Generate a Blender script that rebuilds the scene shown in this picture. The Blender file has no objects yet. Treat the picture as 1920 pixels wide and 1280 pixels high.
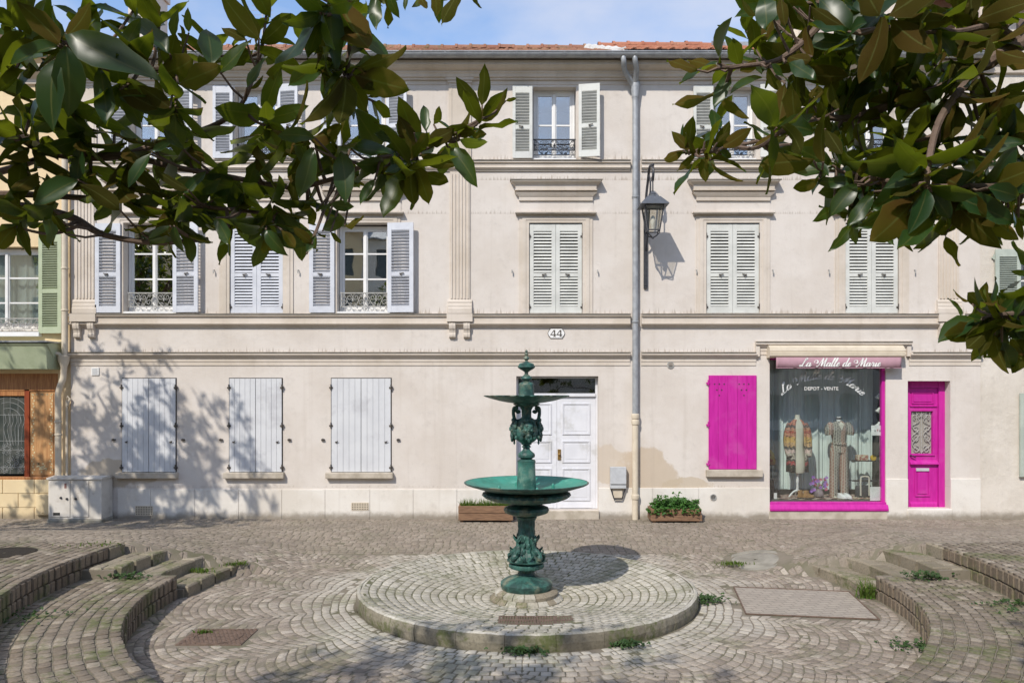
import bpy, math, random
import numpy as np
from mathutils import Vector, Matrix
random.seed(7)
rng = np.random.default_rng(11)
sc = bpy.context.scene
COL = sc.collection
R = math.radians

# ------------------------------------------------------------------ camera, sky, sun, exposure
EYE = 2.27            # eye height above the foot of the facade
FPX = 1428.0          # focal length in photo pixels (1920 wide)
F = 14.28             # distance of the facade: 100 photo pixels to the metre
cam = bpy.data.cameras.new('camera')
camo = bpy.data.objects.new('camera', cam); COL.objects.link(camo)
camo.location = (0, 0, EYE); camo.rotation_euler = (R(90), 0, 0)
cam.sensor_width = 36; cam.lens = 36 * FPX / 1920
cam.shift_y = 105 / 1920
cam.clip_start = 0.05; cam.clip_end = 600
sc.camera = camo

SUN_DIR = Vector((0.56, 1.0, -1.08)).normalized()
world = bpy.data.worlds.new('World'); sc.world = world; world.use_nodes = True
wn = world.node_tree.nodes; wl = world.node_tree.links
wn.clear()
wo = wn.new('ShaderNodeOutputWorld'); bg = wn.new('ShaderNodeBackground')
sky = wn.new('ShaderNodeTexSky'); sky.sky_type = 'NISHITA'; sky.sun_disc = False
sky.sun_elevation = math.asin(-SUN_DIR.z)
sky.sun_rotation = math.atan2(-SUN_DIR.x, -SUN_DIR.y)
sky.air_density = 1.0; sky.dust_density = 0.25; sky.ozone_density = 3.0
wtc = wn.new('ShaderNodeTexCoord')
wmp = wn.new('ShaderNodeMapping'); wmp.inputs['Scale'].default_value = (1.0, 1.0, 2.2); wmp.inputs['Location'].default_value = (0.30, 0.1, 0.0)
wnz = wn.new('ShaderNodeTexNoise'); wnz.inputs['Scale'].default_value = 2.6; wnz.inputs['Detail'].default_value = 7; wnz.inputs['Roughness'].default_value = 0.52
wcr = wn.new('ShaderNodeValToRGB'); wcr.color_ramp.elements[0].position = 0.40; wcr.color_ramp.elements[1].position = 0.62
wcr.color_ramp.elements[0].color = (0.05, 0.05, 0.05, 1); wcr.color_ramp.elements[1].color = (0.85, 0.85, 0.85, 1)
wmx = wn.new('ShaderNodeMix'); wmx.data_type = 'RGBA'
wmx.inputs[7].default_value = (2.9, 3.1, 3.7, 1)
wl.new(wtc.outputs['Generated'], wmp.inputs['Vector']); wl.new(wmp.outputs['Vector'], wnz.inputs['Vector'])
wl.new(wnz.outputs['Fac'], wcr.inputs['Fac']); wl.new(wcr.outputs['Color'], wmx.inputs[0])
wl.new(sky.outputs['Color'], wmx.inputs[6]); wl.new(wmx.outputs[2], bg.inputs['Color'])
bg.inputs['Strength'].default_value = 0.15
wl.new(bg.outputs[0], wo.inputs['Surface'])

sun = bpy.data.lights.new('sun', 'SUN'); sun.energy = 2.6; sun.angle = R(0.6); sun.color = (1.0, 0.94, 0.85)
suno = bpy.data.objects.new('sun', sun); COL.objects.link(suno)
suno.rotation_euler = SUN_DIR.to_track_quat('-Z', 'Y').to_euler(); suno.location = (-12, -20, 25)

vs = sc.view_settings
vs.view_transform = 'Standard'; vs.look = 'None'; vs.gamma = 1.0; vs.use_curve_mapping = False
vs.exposure = 0.70
sc.cycles.max_bounces = 8; sc.cycles.transparent_max_bounces = 12; sc.cycles.diffuse_bounces = 4
try:
    sc.cycles.use_denoising = True
    sc.cycles.sample_clamp_indirect = 6.0
except Exception: pass

# ------------------------------------------------------------------ helpers
def fx(px): return (px - 960) / 100.0          # facade plane, photo column -> metres
def fz(py): return (972 - py) / 100.0          # facade plane, photo row -> metres
def at(px, py, Y): return Vector(((px - 960) / FPX * Y, Y, EYE - (py - 745) / FPX * Y))
def proj(x, y, z): return 960 + FPX * x / y, 745 - FPX * (z - EYE) / y

WPOS = {}
def tag(o, label=None, cat=None, group=None, kind=None):
    if label: o['label'] = label
    if cat: o['category'] = cat
    if group: o['group'] = group
    if kind: o['kind'] = kind
    return o
def empty(name, loc, label, cat, group=None):
    o = bpy.data.objects.new(name, None); COL.objects.link(o); o.location = loc; o.empty_display_size = 0.1
    WPOS[o.name] = Vector(loc)
    return tag(o, label, cat, group)
def wpos(o): return WPOS.get(o.name, Vector((0, 0, 0))) if o else Vector((0, 0, 0))
def add_obj(name, me, parent=None, loc=(0, 0, 0), mw=None):
    o = bpy.data.objects.new(name, me); COL.objects.link(o)
    pw = wpos(parent)
    if parent: o.parent = parent
    if mw is not None:
        WPOS[o.name] = mw.translation.copy()
        o.matrix_basis = Matrix.Translation(-pw) @ mw
    else:
        WPOS[o.name] = Vector(loc); o.location = Vector(loc) - pw
    return o

class MB:
    """collects faces of one mesh object"""
    def __init__(s): s.v = []; s.f = []; s.mi = []; s.cur = 0
    def face(s, *pts):
        n = len(s.v); s.v += [tuple(p) for p in pts]; s.f.append(tuple(range(n, n + len(pts)))); s.mi.append(s.cur)
    def box(s, x0, x1, y0, y1, z0, z1):
        n = len(s.v)
        s.v += [(x0,y0,z0),(x1,y0,z0),(x1,y1,z0),(x0,y1,z0),(x0,y0,z1),(x1,y0,z1),(x1,y1,z1),(x0,y1,z1)]
        for q in ((0,3,2,1),(4,5,6,7),(0,1,5,4),(1,2,6,5),(2,3,7,6),(3,0,4,7)):
            s.f.append(tuple(n + i for i in q)); s.mi.append(s.cur)
        return s
    def tbox(s, M, sx, sy, sz):
        n = len(s.v)
        for c in ((-1,-1,-1),(1,-1,-1),(1,1,-1),(-1,1,-1),(-1,-1,1),(1,-1,1),(1,1,1),(-1,1,1)):
            s.v.append(tuple(M @ Vector((c[0]*sx/2, c[1]*sy/2, c[2]*sz/2))))
        for q in ((0,3,2,1),(4,5,6,7),(0,1,5,4),(1,2,6,5),(2,3,7,6),(3,0,4,7)):
            s.f.append(tuple(n + i for i in q)); s.mi.append(s.cur)
        return s
    def bar(s, a, b, w, h=None):
        a = Vector(a); b = Vector(b); h = h or w
        d = b - a; q = d.to_track_quat('X', 'Z').to_matrix().to_4x4()
        return s.tbox(Matrix.Translation((a + b) / 2) @ q, d.length, w, h)
    def rings(s, rs, close=True, cap=True):
        """loft through lists of points"""
        n0 = len(s.v); k = len(rs[0])
        for r in rs: s.v += [tuple(p) for p in r]
        for i in range(len(rs) - 1):
            for j in range(k if close else k - 1):
                a = n0 + i*k + j; b = n0 + i*k + (j+1) % k
                s.f.append((a, b, b + k, a + k)); s.mi.append(s.cur)
        if cap and close:
            s.f.append(tuple(n0 + j for j in reversed(range(k)))); s.mi.append(s.cur)
            m = n0 + (len(rs)-1)*k
            s.f.append(tuple(m + j for j in range(k))); s.mi.append(s.cur)
        return s
    def tube(s, pts, r, seg=6, cap=True):
        pts = [Vector(p) for p in pts]; n = len(pts)
        rr = r if isinstance(r, (list, tuple)) else [r] * n
        rs = []; up = Vector((0.13, 0.31, 0.94))
        for i, p in enumerate(pts):
            t = (pts[min(i+1, n-1)] - pts[max(i-1, 0)])
            if t.length < 1e-9: t = Vector((0, 0, 1))
            t.normalize()
            a = t.cross(up)
            if a.length < 0.05: a = t.cross(Vector((1, 0, 0)))
            a.normalize(); b = a.cross(t).normalized()
            rs.append([p + (a*math.cos(2*math.pi*j/seg) - b*math.sin(2*math.pi*j/seg)) * rr[i] for j in range(seg)])
        return s.rings(rs, True, cap)
    def lathe(s, c, prof, seg=40, mod=None, cap=False):
        """prof: list of (r, z); mod(r, z, angle) -> r"""
        rs = []
        for r, z in prof:
            rs.append([(c[0] + (mod(r, z, 2*math.pi*j/seg) if mod else r)*math.cos(2*math.pi*j/seg),
                        c[1] + (mod(r, z, 2*math.pi*j/seg) if mod else r)*math.sin(2*math.pi*j/seg), z) for j in range(seg)])
        return s.rings(rs, True, cap)
    def loft(s, secs, seg=16):
        """secs: (z, cx, cy, rx, ry) ellipses"""
        return s.rings([[(cx + rx*math.cos(2*math.pi*j/seg), cy + ry*math.sin(2*math.pi*j/seg), z) for j in range(seg)] for z, cx, cy, rx, ry in secs])
    def prism(s, poly, x0, x1):
        """polygon of (y, z) extruded along x"""
        return s.rings([[(x0, y, z) for y, z in poly], [(x1, y, z) for y, z in poly]])
    def slab(s, poly, z0, z1):
        """polygon of (x, y) extruded along z"""
        return s.rings([[(x, y, z0) for x, y in poly], [(x, y, z1) for x, y in poly]])
    def plate(s, poly, y0, y1):
        """polygon of (x, z) extruded along y"""
        return s.rings([[(x, y1, z) for x, z in poly], [(x, y0, z) for x, z in poly]])
    def ball(s, c, rx, ry=None, rz=None, seg=12, ring=7, M=None):
        ry = ry or rx; rz = rz or rx; rs = []
        for i in range(ring + 1):
            a = math.pi * (i / ring) ; a = min(max(a, 0.02), math.pi - 0.02)
            rs.append([Vector((rx*math.sin(a)*math.cos(2*math.pi*j/seg), ry*math.sin(a)*math.sin(2*math.pi*j/seg), -rz*math.cos(a))) for j in range(seg)])
        rs = [[tuple((M @ p if M else p) + Vector(c)) for p in r] for r in rs]
        return s.rings(rs)
    def mesh(s, name, mats, smooth=False, loc=None):
        me = bpy.data.meshes.new(name)
        v = s.v if loc is None else [(p[0]-loc[0], p[1]-loc[1], p[2]-loc[2]) for p in s.v]
        me.from_pydata(v, [], s.f)
        for m in (mats if isinstance(mats, (list, tuple)) else [mats]): me.materials.append(m)
        if any(s.mi): me.polygons.foreach_set('material_index', s.mi)
        if smooth:
            me.polygons.foreach_set('use_smooth', [True] * len(me.polygons))
            try: me.set_sharp_from_angle(angle=R(38))
            except Exception: pass
        me.update(); return me
    def build(s, name, mats, parent=None, smooth=False, bevel=0):
        a = np.array(s.v); lo = a.min(0); hi = a.max(0)
        c = ((lo[0]+hi[0])/2, (lo[1]+hi[1])/2, lo[2])
        o = add_obj(name, s.mesh(name, mats, smooth, c), parent, c)
        if bevel:
            b = o.modifiers.new('bevel', 'BEVEL'); b.width = bevel; b.segments = 2; b.limit_method = 'ANGLE'; b.angle_limit = R(40)
        return o

def np_mesh(name, verts, faces, mats, attr=None, smooth=False, rib=None):
    """verts (N,3), faces (M,k) all the same size; attr: per-vertex float named rnd"""
    me = bpy.data.meshes.new(name)
    verts = np.asarray(verts, dtype=np.float32); faces = np.asarray(faces, dtype=np.int32); k = faces.shape[1]
    me.vertices.add(len(verts)); me.vertices.foreach_set('co', verts.ravel())
    me.loops.add(faces.size); me.loops.foreach_set('vertex_index', faces.ravel())
    me.polygons.add(len(faces)); me.polygons.foreach_set('loop_start', np.arange(0, faces.size, k, dtype=np.int32))
    if smooth: me.polygons.foreach_set('use_smooth', np.ones(len(faces), dtype=bool))
    for m in (mats if isinstance(mats, (list, tuple)) else [mats]): me.materials.append(m)
    me.update(calc_edges=True); me.validate()
    for nm, val in (('rnd', attr), ('rib', rib)):
        if val is not None:
            a = me.attributes.new(nm, 'FLOAT', 'POINT'); a.data.foreach_set('value', np.asarray(val, dtype=np.float32))
    return me

def catmull(pts, n=8, closed=False):
    pts = [Vector(p) for p in pts]; out = []
    m = len(pts)
    for i in range(m - 1):
        p0 = pts[max(i-1, 0)]; p1 = pts[i]; p2 = pts[i+1]; p3 = pts[min(i+2, m-1)]
        for j in range(n):
            t = j / n
            out.append(0.5*((2*p1) + (p2-p0)*t + (2*p0-5*p1+4*p2-p3)*t*t + (3*p1-p0-3*p2+p3)*t*t*t))
    out.append(pts[-1]); return out

# ------------------------------------------------------------------ materials
def new_mat(name):
    m = bpy.data.materials.new(name); m.use_nodes = True
    nt = m.node_tree; b = nt.nodes['Principled BSDF']
    return m, nt, b
def N(nt, t, **kw):
    n = nt.nodes.new(t)
    for k, v in kw.items():
        if k in n.inputs: n.inputs[k].default_value = v
        else: setattr(n, k, v)
    return n
def L(nt, a, b): nt.links.new(a, b)
def mixc(nt, fac, a, b, blend='MIX'):
    n = nt.nodes.new('ShaderNodeMix'); n.data_type = 'RGBA'; n.blend_type = blend
    for sock, v in ((0, fac), (6, a), (7, b)):
        if isinstance(v, (int, float)): n.inputs[sock].default_value = v
        elif isinstance(v, tuple): n.inputs[sock].default_value = v if len(v) == 4 else v + (1,)
        else: nt.links.new(v, n.inputs[sock])
    return n.outputs[2]
def math_n(nt, op, a, b=None, clamp=False):
    n = nt.nodes.new('ShaderNodeMath'); n.operation = op; n.use_clamp = clamp
    for i, v in enumerate((a, b)):
        if v is None: continue
        if isinstance(v, (int, float)): n.inputs[i].default_value = v
        else: nt.links.new(v, n.inputs[i])
    return n.outputs[0]
def sstep(nt, v, lo, hi):
    n = nt.nodes.new('ShaderNodeMapRange'); n.interpolation_type = 'SMOOTHSTEP'
    n.inputs['From Min'].default_value = lo; n.inputs['From Max'].default_value = hi
    nt.links.new(v, n.inputs['Value']); return n.outputs['Result']
def pos_node(nt): return nt.nodes.new('ShaderNodeNewGeometry').outputs['Position']
def noise(nt, vec, scale, detail=4, rough=0.55, stretch=None):
    if stretch:
        mp = N(nt, 'ShaderNodeMapping'); mp.inputs['Scale'].default_value = stretch; L(nt, vec, mp.inputs['Vector']); vec = mp.outputs['Vector']
    n = N(nt, 'ShaderNodeTexNoise', Scale=scale, Detail=detail, Roughness=rough); L(nt, vec, n.inputs['Vector']); return n.outputs['Fac']
def bump(nt, b, h, strength=0.2, dist=0.01):
    n = N(nt, 'ShaderNodeBump', Strength=strength, Distance=dist); L(nt, h, n.inputs['Height']); L(nt, n.outputs['Normal'], b.inputs['Normal'])
def mat(name, c1, c2=None, rough=0.7, scale=6.0, lo=0.35, hi=0.68, bs=0.0, bscale=60.0, metal=0.0, spec=0.4, stretch=None, c3=None, s3=1.0):
    m, nt, b = new_mat(name)
    b.inputs['Roughness'].default_value = rough; b.inputs['Metallic'].default_value = metal; b.inputs['Specular IOR Level'].default_value = spec
    c2 = c2 or tuple(x * 0.82 for x in c1)
    p = pos_node(nt)
    col = mixc(nt, sstep(nt, noise(nt, p, scale, 5, 0.6, stretch), lo, hi), c1, c2)
    if c3: col = mixc(nt, sstep(nt, noise(nt, p, s3, 6, 0.65), 0.52, 0.68), col, c3)
    L(nt, col, b.inputs['Base Color'])
    if bs: bump(nt, b, noise(nt, p, bscale, 4, 0.6, stretch), bs, 0.01)
    return m

def wall_mat(name, c1, c2, bands=(), patches=(), grain=0.35, dirt=(0.28, 0.22, 0.16)):
    """rendered wall: mottling, drip streaks standing on each ledge (bands: heights in metres), damp patches (x, z, rx, rz)"""
    m, nt, b = new_mat(name); p = pos_node(nt)
    b.inputs['Roughness'].default_value = 0.9; b.inputs['Specular IOR Level'].default_value = 0.2
    col = mixc(nt, sstep(nt, noise(nt, p, 1.1, 7, 0.62), 0.36, 0.66), c1, c2)
    col = mixc(nt, math_n(nt, 'MULTIPLY', sstep(nt, noise(nt, p, 5.5, 6, 0.7), 0.5, 0.75), 0.35), col, tuple(x*0.80 for x in c2))
    sep = N(nt, 'ShaderNodeSeparateXYZ'); L(nt, p, sep.inputs[0])
    z = sep.outputs['Z']
    if bands:
        st = noise(nt, p, 1.0, 3, 0.7, (26, 0.0, 0.35)); amp = noise(nt, p, 1.0, 2, 0.5, (1.4, 0, 0.0))
        tot = None
        for zb, hh in bands:
            d = math_n(nt, 'SUBTRACT', z, zb)
            lim = math_n(nt, 'MULTIPLY', sstep(nt, st, 0.40, 0.75), hh)
            a = math_n(nt, 'MULTIPLY', sstep(nt, math_n(nt, 'SUBTRACT', lim, d), -0.01, 0.06), math_n(nt, 'GREATER_THAN', d, -0.01))
            tot = a if tot is None else math_n(nt, 'MAXIMUM', tot, a)
        tot = math_n(nt, 'MULTIPLY', tot, math_n(nt, 'MULTIPLY', sstep(nt, amp, 0.28, 0.55), 0.58))
        col = mixc(nt, tot, col, dirt)
    for (x, zc, rx, rz, c) in patches:
        dx = math_n(nt, 'DIVIDE', math_n(nt, 'SUBTRACT', sep.outputs['X'], x), rx); dz = math_n(nt, 'DIVIDE', math_n(nt, 'SUBTRACT', z, zc), rz)
        d = math_n(nt, 'SQRT', math_n(nt, 'ADD', math_n(nt, 'MULTIPLY', dx, dx), math_n(nt, 'MULTIPLY', dz, dz)))
        d = math_n(nt, 'ADD', d, math_n(nt, 'MULTIPLY', math_n(nt, 'SUBTRACT', noise(nt, p, 2.6, 5, 0.6), 0.5), 1.3))
        col = mixc(nt, math_n(nt, 'MULTIPLY', sstep(nt, d, 1.0, 0.86), 0.75), col, c)
    rn = math_n(nt, 'MULTIPLY', sstep(nt, noise(nt, p, 1.0, 4, 0.65, (7, 0.0, 0.22)), .52, .74), .16)     # faint rain streaks
    col = mixc(nt, rn, col, (0.36, 0.30, 0.24))
    sp_ = math_n(nt, 'MULTIPLY', sstep(nt, noise(nt, p, 26, 3, .6), .68, .74), .35)                      # chips and specks
    col = mixc(nt, sp_, col, tuple(x*.7 for x in c2))
    # splash dirt low on the wall, ragged
    ft = math_n(nt, 'ADD', z, math_n(nt, 'MULTIPLY', noise(nt, p, 4.0, 6, 0.7), -0.22))
    col = mixc(nt, math_n(nt, 'MULTIPLY', sstep(nt, ft, 0.06, -0.09), 0.8), col, (0.20, 0.165, 0.12))
    L(nt, col, b.inputs['Base Color'])
    h = math_n(nt, 'ADD', noise(nt, p, 90, 3, 0.6), math_n(nt, 'MULTIPLY', noise(nt, p, 7, 4, 0.6), 1.3))
    bump(nt, b, h, grain, 0.012)
    return m

def cobble_mat(name, tones, moss=0.3, lime=0.0, rough=0.82):
    m, nt, b = new_mat(name); p = pos_node(nt)
    at_ = N(nt, 'ShaderNodeAttribute'); at_.attribute_name = 'rnd'
    oi = N(nt, 'ShaderNodeObjectInfo')
    r = math_n(nt, 'FRACT', math_n(nt, 'ADD', at_.outputs['Fac'], oi.outputs['Random']))
    cr = N(nt, 'ShaderNodeValToRGB'); cr.color_ramp.interpolation = 'LINEAR'
    while len(cr.color_ramp.elements) < len(tones): cr.color_ramp.elements.new(0.5)
    for i, t in enumerate(tones):
        cr.color_ramp.elements[i].position = i / (len(tones) - 1); cr.color_ramp.elements[i].color = t + (1,)
    L(nt, r, cr.inputs['Fac'])
    col = mixc(nt, math_n(nt, 'MULTIPLY', sstep(nt, noise(nt, p, 38, 5, 0.65), 0.42, 0.7), 0.5), cr.outputs['Color'], tuple(x*0.45 for x in tones[0]))
    col = mixc(nt, math_n(nt, 'MULTIPLY', sstep(nt, noise(nt, p, 1.3, 5, 0.6), 0.40, 0.66), 0.40), col, tuple(x*0.5 for x in tones[1]))
    if lime:
        sep = N(nt, 'ShaderNodeSeparateXYZ'); L(nt, p, sep.inputs[0])
        dx = math_n(nt, 'SUBTRACT', sep.outputs['X'], 0.18); dy = math_n(nt, 'SUBTRACT', sep.outputs['Y'], 9.5)
        d = math_n(nt, 'SQRT', math_n(nt, 'ADD', math_n(nt, 'MULTIPLY', dx, dx), math_n(nt, 'MULTIPLY', dy, dy)))
        d = math_n(nt, 'ADD', d, math_n(nt, 'MULTIPLY', math_n(nt, 'SUBTRACT', noise(nt, p, 1.6, 5, 0.6), 0.5), 2.2))
        col = mixc(nt, math_n(nt, 'MULTIPLY', sstep(nt, d, 3.3, 2.0), lime), col, (0.50, 0.47, 0.40))
        ls = sstep(nt, noise(nt, p, 0.9, 6, 0.68), 0.55, 0.68)
        col = mixc(nt, math_n(nt, 'MULTIPLY', ls, lime * 0.5), col, (0.46, 0.44, 0.38))
    if moss:
        ms = sstep(nt, math_n(nt, 'ADD', noise(nt, p, 1.9, 5, 0.65), math_n(nt, 'MULTIPLY', noise(nt, p, 24, 3, 0.6), 0.35)), 0.66, 0.84)
        col = mixc(nt, math_n(nt, 'MULTIPLY', ms, moss), col, (0.10, 0.115, 0.04))
    L(nt, col, b.inputs['Base Color'])
    b.inputs['Roughness'].default_value = rough; b.inputs['Specular IOR Level'].default_value = 0.3
    bump(nt, b, noise(nt, p, 120, 4, 0.65), 0.5, 0.006)
    return m

def glass_mat(name, refl=0.3, tint=(0.9, 0.95, 0.95), rough=0.015):
    m, nt, b = new_mat(name); nt.nodes.remove(b)
    out = nt.nodes['Material Output']
    t = N(nt, 'ShaderNodeBsdfTransparent'); t.inputs['Color'].default_value = tint + (1,)
    g = N(nt, 'ShaderNodeBsdfGlossy', Roughness=rough); g.inputs['Color'].default_value = (1, 1, 1, 1)
    bp = N(nt, 'ShaderNodeBump', Strength=0.06, Distance=0.02); L(nt, noise(nt, pos_node(nt), 2.5, 1, 0.4), bp.inputs['Height']); L(nt, bp.outputs['Normal'], g.inputs['Normal'])
    gm = nt.nodes.new('ShaderNodeNewGeometry'); dt = nt.nodes.new('ShaderNodeVectorMath'); dt.operation = 'DOT_PRODUCT'
    L(nt, gm.outputs['Normal'], dt.inputs[0]); L(nt, gm.outputs['Incoming'], dt.inputs[1])
    fr = math_n(nt, 'POWER', math_n(nt, 'SUBTRACT', 1.0, math_n(nt, 'ABSOLUTE', dt.outputs['Value'])), 5.0)   # Schlick, the same from both sides
    k = math_n(nt, 'ADD', math_n(nt, 'MULTIPLY', fr, 1.0 - refl), refl, True)
    mx = N(nt, 'ShaderNodeMixShader'); L(nt, k, mx.inputs[0]); L(nt, t.outputs[0], mx.inputs[1]); L(nt, g.outputs[0], mx.inputs[2])
    L(nt, mx.outputs[0], out.inputs['Surface'])
    return m

def leaf_mat(name, top, under, trans, rough=0.28, tfac=0.35, rib=False):
    m, nt, b = new_mat(name); out = nt.nodes['Material Output']; p = pos_node(nt)
    at_ = N(nt, 'ShaderNodeAttribute'); at_.attribute_name = 'rnd'
    oi = N(nt, 'ShaderNodeObjectInfo')
    r = math_n(nt, 'FRACT', math_n(nt, 'ADD', at_.outputs['Fac'], oi.outputs['Random']))
    g = nt.nodes.new('ShaderNodeNewGeometry')
    ct = mixc(nt, r, top, tuple(x*1.7 for x in top))
    cu = mixc(nt, r, under, (under[0]*0.45, under[1]*0.85, under[2]*0.6))
    ct = mixc(nt, math_n(nt, 'MULTIPLY', noise(nt, p, 30, 3, 0.6), 0.5), ct, tuple(x*0.6 for x in top))
    col = mixc(nt, g.outputs['Backfacing'], ct, cu)
    if rib:                                         # pale midrib and thin pale margin
        ra = N(nt, 'ShaderNodeAttribute'); ra.attribute_name = 'rib'
        mk = math_n(nt, 'MAXIMUM', sstep(nt, ra.outputs['Fac'], .10, .02), math_n(nt, 'MULTIPLY', sstep(nt, ra.outputs['Fac'], .93, .99), .6))
        col = mixc(nt, math_n(nt, 'MULTIPLY', mk, .7), col, (0.11, 0.12, 0.035))
    L(nt, col, b.inputs['Base Color'])
    rr = math_n(nt, 'ADD', math_n(nt, 'MULTIPLY', g.outputs['Backfacing'], 0.45), rough); L(nt, rr, b.inputs['Roughness'])
    L(nt, math_n(nt, 'SUBTRACT', 0.42, math_n(nt, 'MULTIPLY', g.outputs['Backfacing'], 0.34)), b.inputs['Specular IOR Level'])
    t = N(nt, 'ShaderNodeBsdfTranslucent'); L(nt, mixc(nt, r, trans, tuple(x*0.6 for x in trans)), t.inputs['Color'])
    mx = N(nt, 'ShaderNodeMixShader'); mx.inputs[0].default_value = tfac
    L(nt, b.outputs[0], mx.inputs[1]); L(nt, t.outputs[0], mx.inputs[2]); L(nt, mx.outputs[0], out.inputs['Surface'])
    return m

Mx = {}
LEDGES = [(fz(588), 0.16), (fz(660), 0.14), (fz(300), 0.15), (fz(337), 0.13), (fz(400), 0.11), (fz(912), 0.05)]
WALL1 = (0.655, 0.60, 0.545); WALL2 = (0.595, 0.535, 0.475)
Mx['wall'] = wall_mat('cream_render', WALL1, WALL2, LEDGES,
    [(2.55, 0.75, 0.62, 0.62, (0.50, 0.40, 0.29)), (3.3, 0.62, 0.5, 0.16, (0.50, 0.41, 0.30)), (-7.4, 0.85, 0.75, 0.28, (0.45, 0.37, 0.27)), (1.75, 1.0, 0.35, 0.4, (0.55, 0.46, 0.36))])
Mx['plinth'] = wall_mat('pale_plinth', (0.72, 0.68, 0.62), (0.63, 0.58, 0.51), (), (), 0.3)
Mx['trim'] = wall_mat('stone_trim', (0.63, 0.56, 0.485), (0.54, 0.47, 0.39), (), (), 0.25)
Mx['sill'] = mat('grey_sill', (0.50, 0.44, 0.36), (0.36, 0.31, 0.24), 0.85, 5, bs=0.3, bscale=70)
Mx['yellow'] = wall_mat('yellow_render', (0.74, 0.58, 0.36), (0.68, 0.52, 0.32), (), (), 0.3)
Mx['yblock'] = wall_mat('yellow_block', (0.74, 0.60, 0.37), (0.68, 0.54, 0.33), (), (), 0.2)
Mx['rough'] = wall_mat('roughcast', (0.70, 0.64, 0.56), (0.62, 0.56, 0.48), (), (), 0.9)
Mx['white'] = mat('white_paint', (0.78, 0.77, 0.75), (0.70, 0.69, 0.67), 0.45, 3)
Mx['shut1'] = mat('white_louvre_paint', (0.60, 0.615, 0.655), (0.52, 0.535, 0.575), 0.5, 4)
Mx['shut2'] = mat('ivory_louvre_paint', (0.63, 0.63, 0.585), (0.54, 0.54, 0.50), 0.5, 4)
Mx['gshut'] = mat('pale_grey_board_paint', (0.615, 0.62, 0.63), (0.56, 0.565, 0.58), 0.55, 3, c3=(0.49, 0.49, 0.505), s3=1.7)
Mx['door'] = mat('flaking_white_paint', (0.70, 0.70, 0.725), (0.64, 0.64, 0.665), 0.5, 3, c3=(0.55, 0.545, 0.54), s3=2.3)
Mx['magenta'] = mat('magenta_paint', (0.52, 0.020, 0.30), (0.45, 0.012, 0.255), 0.45, 3, stretch=(7, 7, .9), bs=.08, bscale=12, c3=(0.50, 0.045, 0.30), s3=2.2)
Mx['zinc'] = mat('zinc', (0.38, 0.39, 0.40), (0.28, 0.29, 0.30), 0.5, 8, metal=0.25)
Mx['castpipe'] = mat('cream_pipe', (0.62, 0.54, 0.42), (0.55, 0.47, 0.36), 0.5, 6)
Mx['iron'] = mat('dark_iron', (0.030, 0.030, 0.034), (0.05, 0.05, 0.055), 0.45, 20)
Mx['wiron'] = mat('grey_white_iron', (0.42, 0.41, 0.38), (0.30, 0.29, 0.27), 0.55, 20)
Mx['hinge'] = mat('hinge_iron', (0.06, 0.055, 0.05), (0.10, 0.08, 0.06), 0.6, 30)
Mx['tile'] = cobble_mat('clay_tile', [(0.27, 0.11, 0.07), (0.37, 0.18, 0.115), (0.31, 0.155, 0.105), (0.43, 0.24, 0.155)], moss=0.6)
Mx['tile2'] = cobble_mat('new_clay_tile', [(0.36, 0.13, 0.075), (0.47, 0.195, 0.12), (0.41, 0.165, 0.095), (0.52, 0.25, 0.165)], moss=0.08)
Mx['mortar'] = mat('roof_mortar', (0.60, 0.58, 0.54), (0.45, 0.43, 0.40), 0.9, 8, bs=0.6, bscale=40)
Mx['glass'] = glass_mat('window_glass', 0.30)
Mx['glassd'] = glass_mat('shop_glass', 0.10, (0.93, 0.96, 0.95))
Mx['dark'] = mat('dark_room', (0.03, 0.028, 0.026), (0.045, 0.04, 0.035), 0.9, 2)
Mx['brass'] = mat('brass', (0.40, 0.25, 0.09), (0.30, 0.18, 0.06), 0.4, 20, metal=0.7)
Mx['grey_metal'] = mat('grey_painted_metal', (0.50, 0.51, 0.52), (0.44, 0.45, 0.46), 0.5, 8)
Mx['cabinet'] = mat('cabinet_paint', (0.62, 0.58, 0.52), (0.53, 0.49, 0.43), 0.6, 4, c3=(0.40, 0.35, 0.29), s3=3)
Mx['concrete'] = mat('concrete', (0.29, 0.27, 0.225), (0.20, 0.185, 0.15), 0.9, 5, bs=0.5, bscale=80)
Mx['green_pale'] = mat('sage_paint', (0.42, 0.47, 0.32), (0.36, 0.41, 0.27), 0.5, 5)
Mx['green_grey'] = mat('grey_green_paint', (0.45, 0.49, 0.42), (0.38, 0.42, 0.36), 0.5, 5)
Mx['wood'] = mat('varnished_oak', (0.46, 0.215, 0.08), (0.30, 0.12, 0.045), 0.4, 5, stretch=(9, 9, 0.8), bs=0.15, bscale=30)
Mx['wood_red'] = mat('red_stained_wood', (0.28, 0.055, 0.018), (0.20, 0.04, 0.014), 0.4, 5, stretch=(9, 9, 0.8))
Mx['wood_pale'] = mat('pale_panel_wood', (0.52, 0.29, 0.125), (0.40, 0.20, 0.08), 0.45, 4, stretch=(8, 8, 0.7))
Mx['cream_paint'] = mat('cream_flower_paint', (0.66, 0.56, 0.33), None, 0.6)
Mx['lead'] = mat('lead_came', (0.30, 0.31, 0.30), None, 0.5)
Mx['stain'] = mat('stained_glass', (0.045, 0.055, 0.05), (0.085, 0.09, 0.08), 0.12, 7)
Mx['plank'] = mat('weathered_plank', (0.26, 0.15, 0.085), (0.15, 0.085, 0.05), 0.85, 6, stretch=(1.2, 8, 14), bs=0.4, bscale=30)
Mx['darkened_soil'] = mat('darkened_soil', (0.022, 0.016, 0.010), None, 0.95, 20, bs=0.6)  # darkened to stand for the deep shade inside the tree pits
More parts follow.
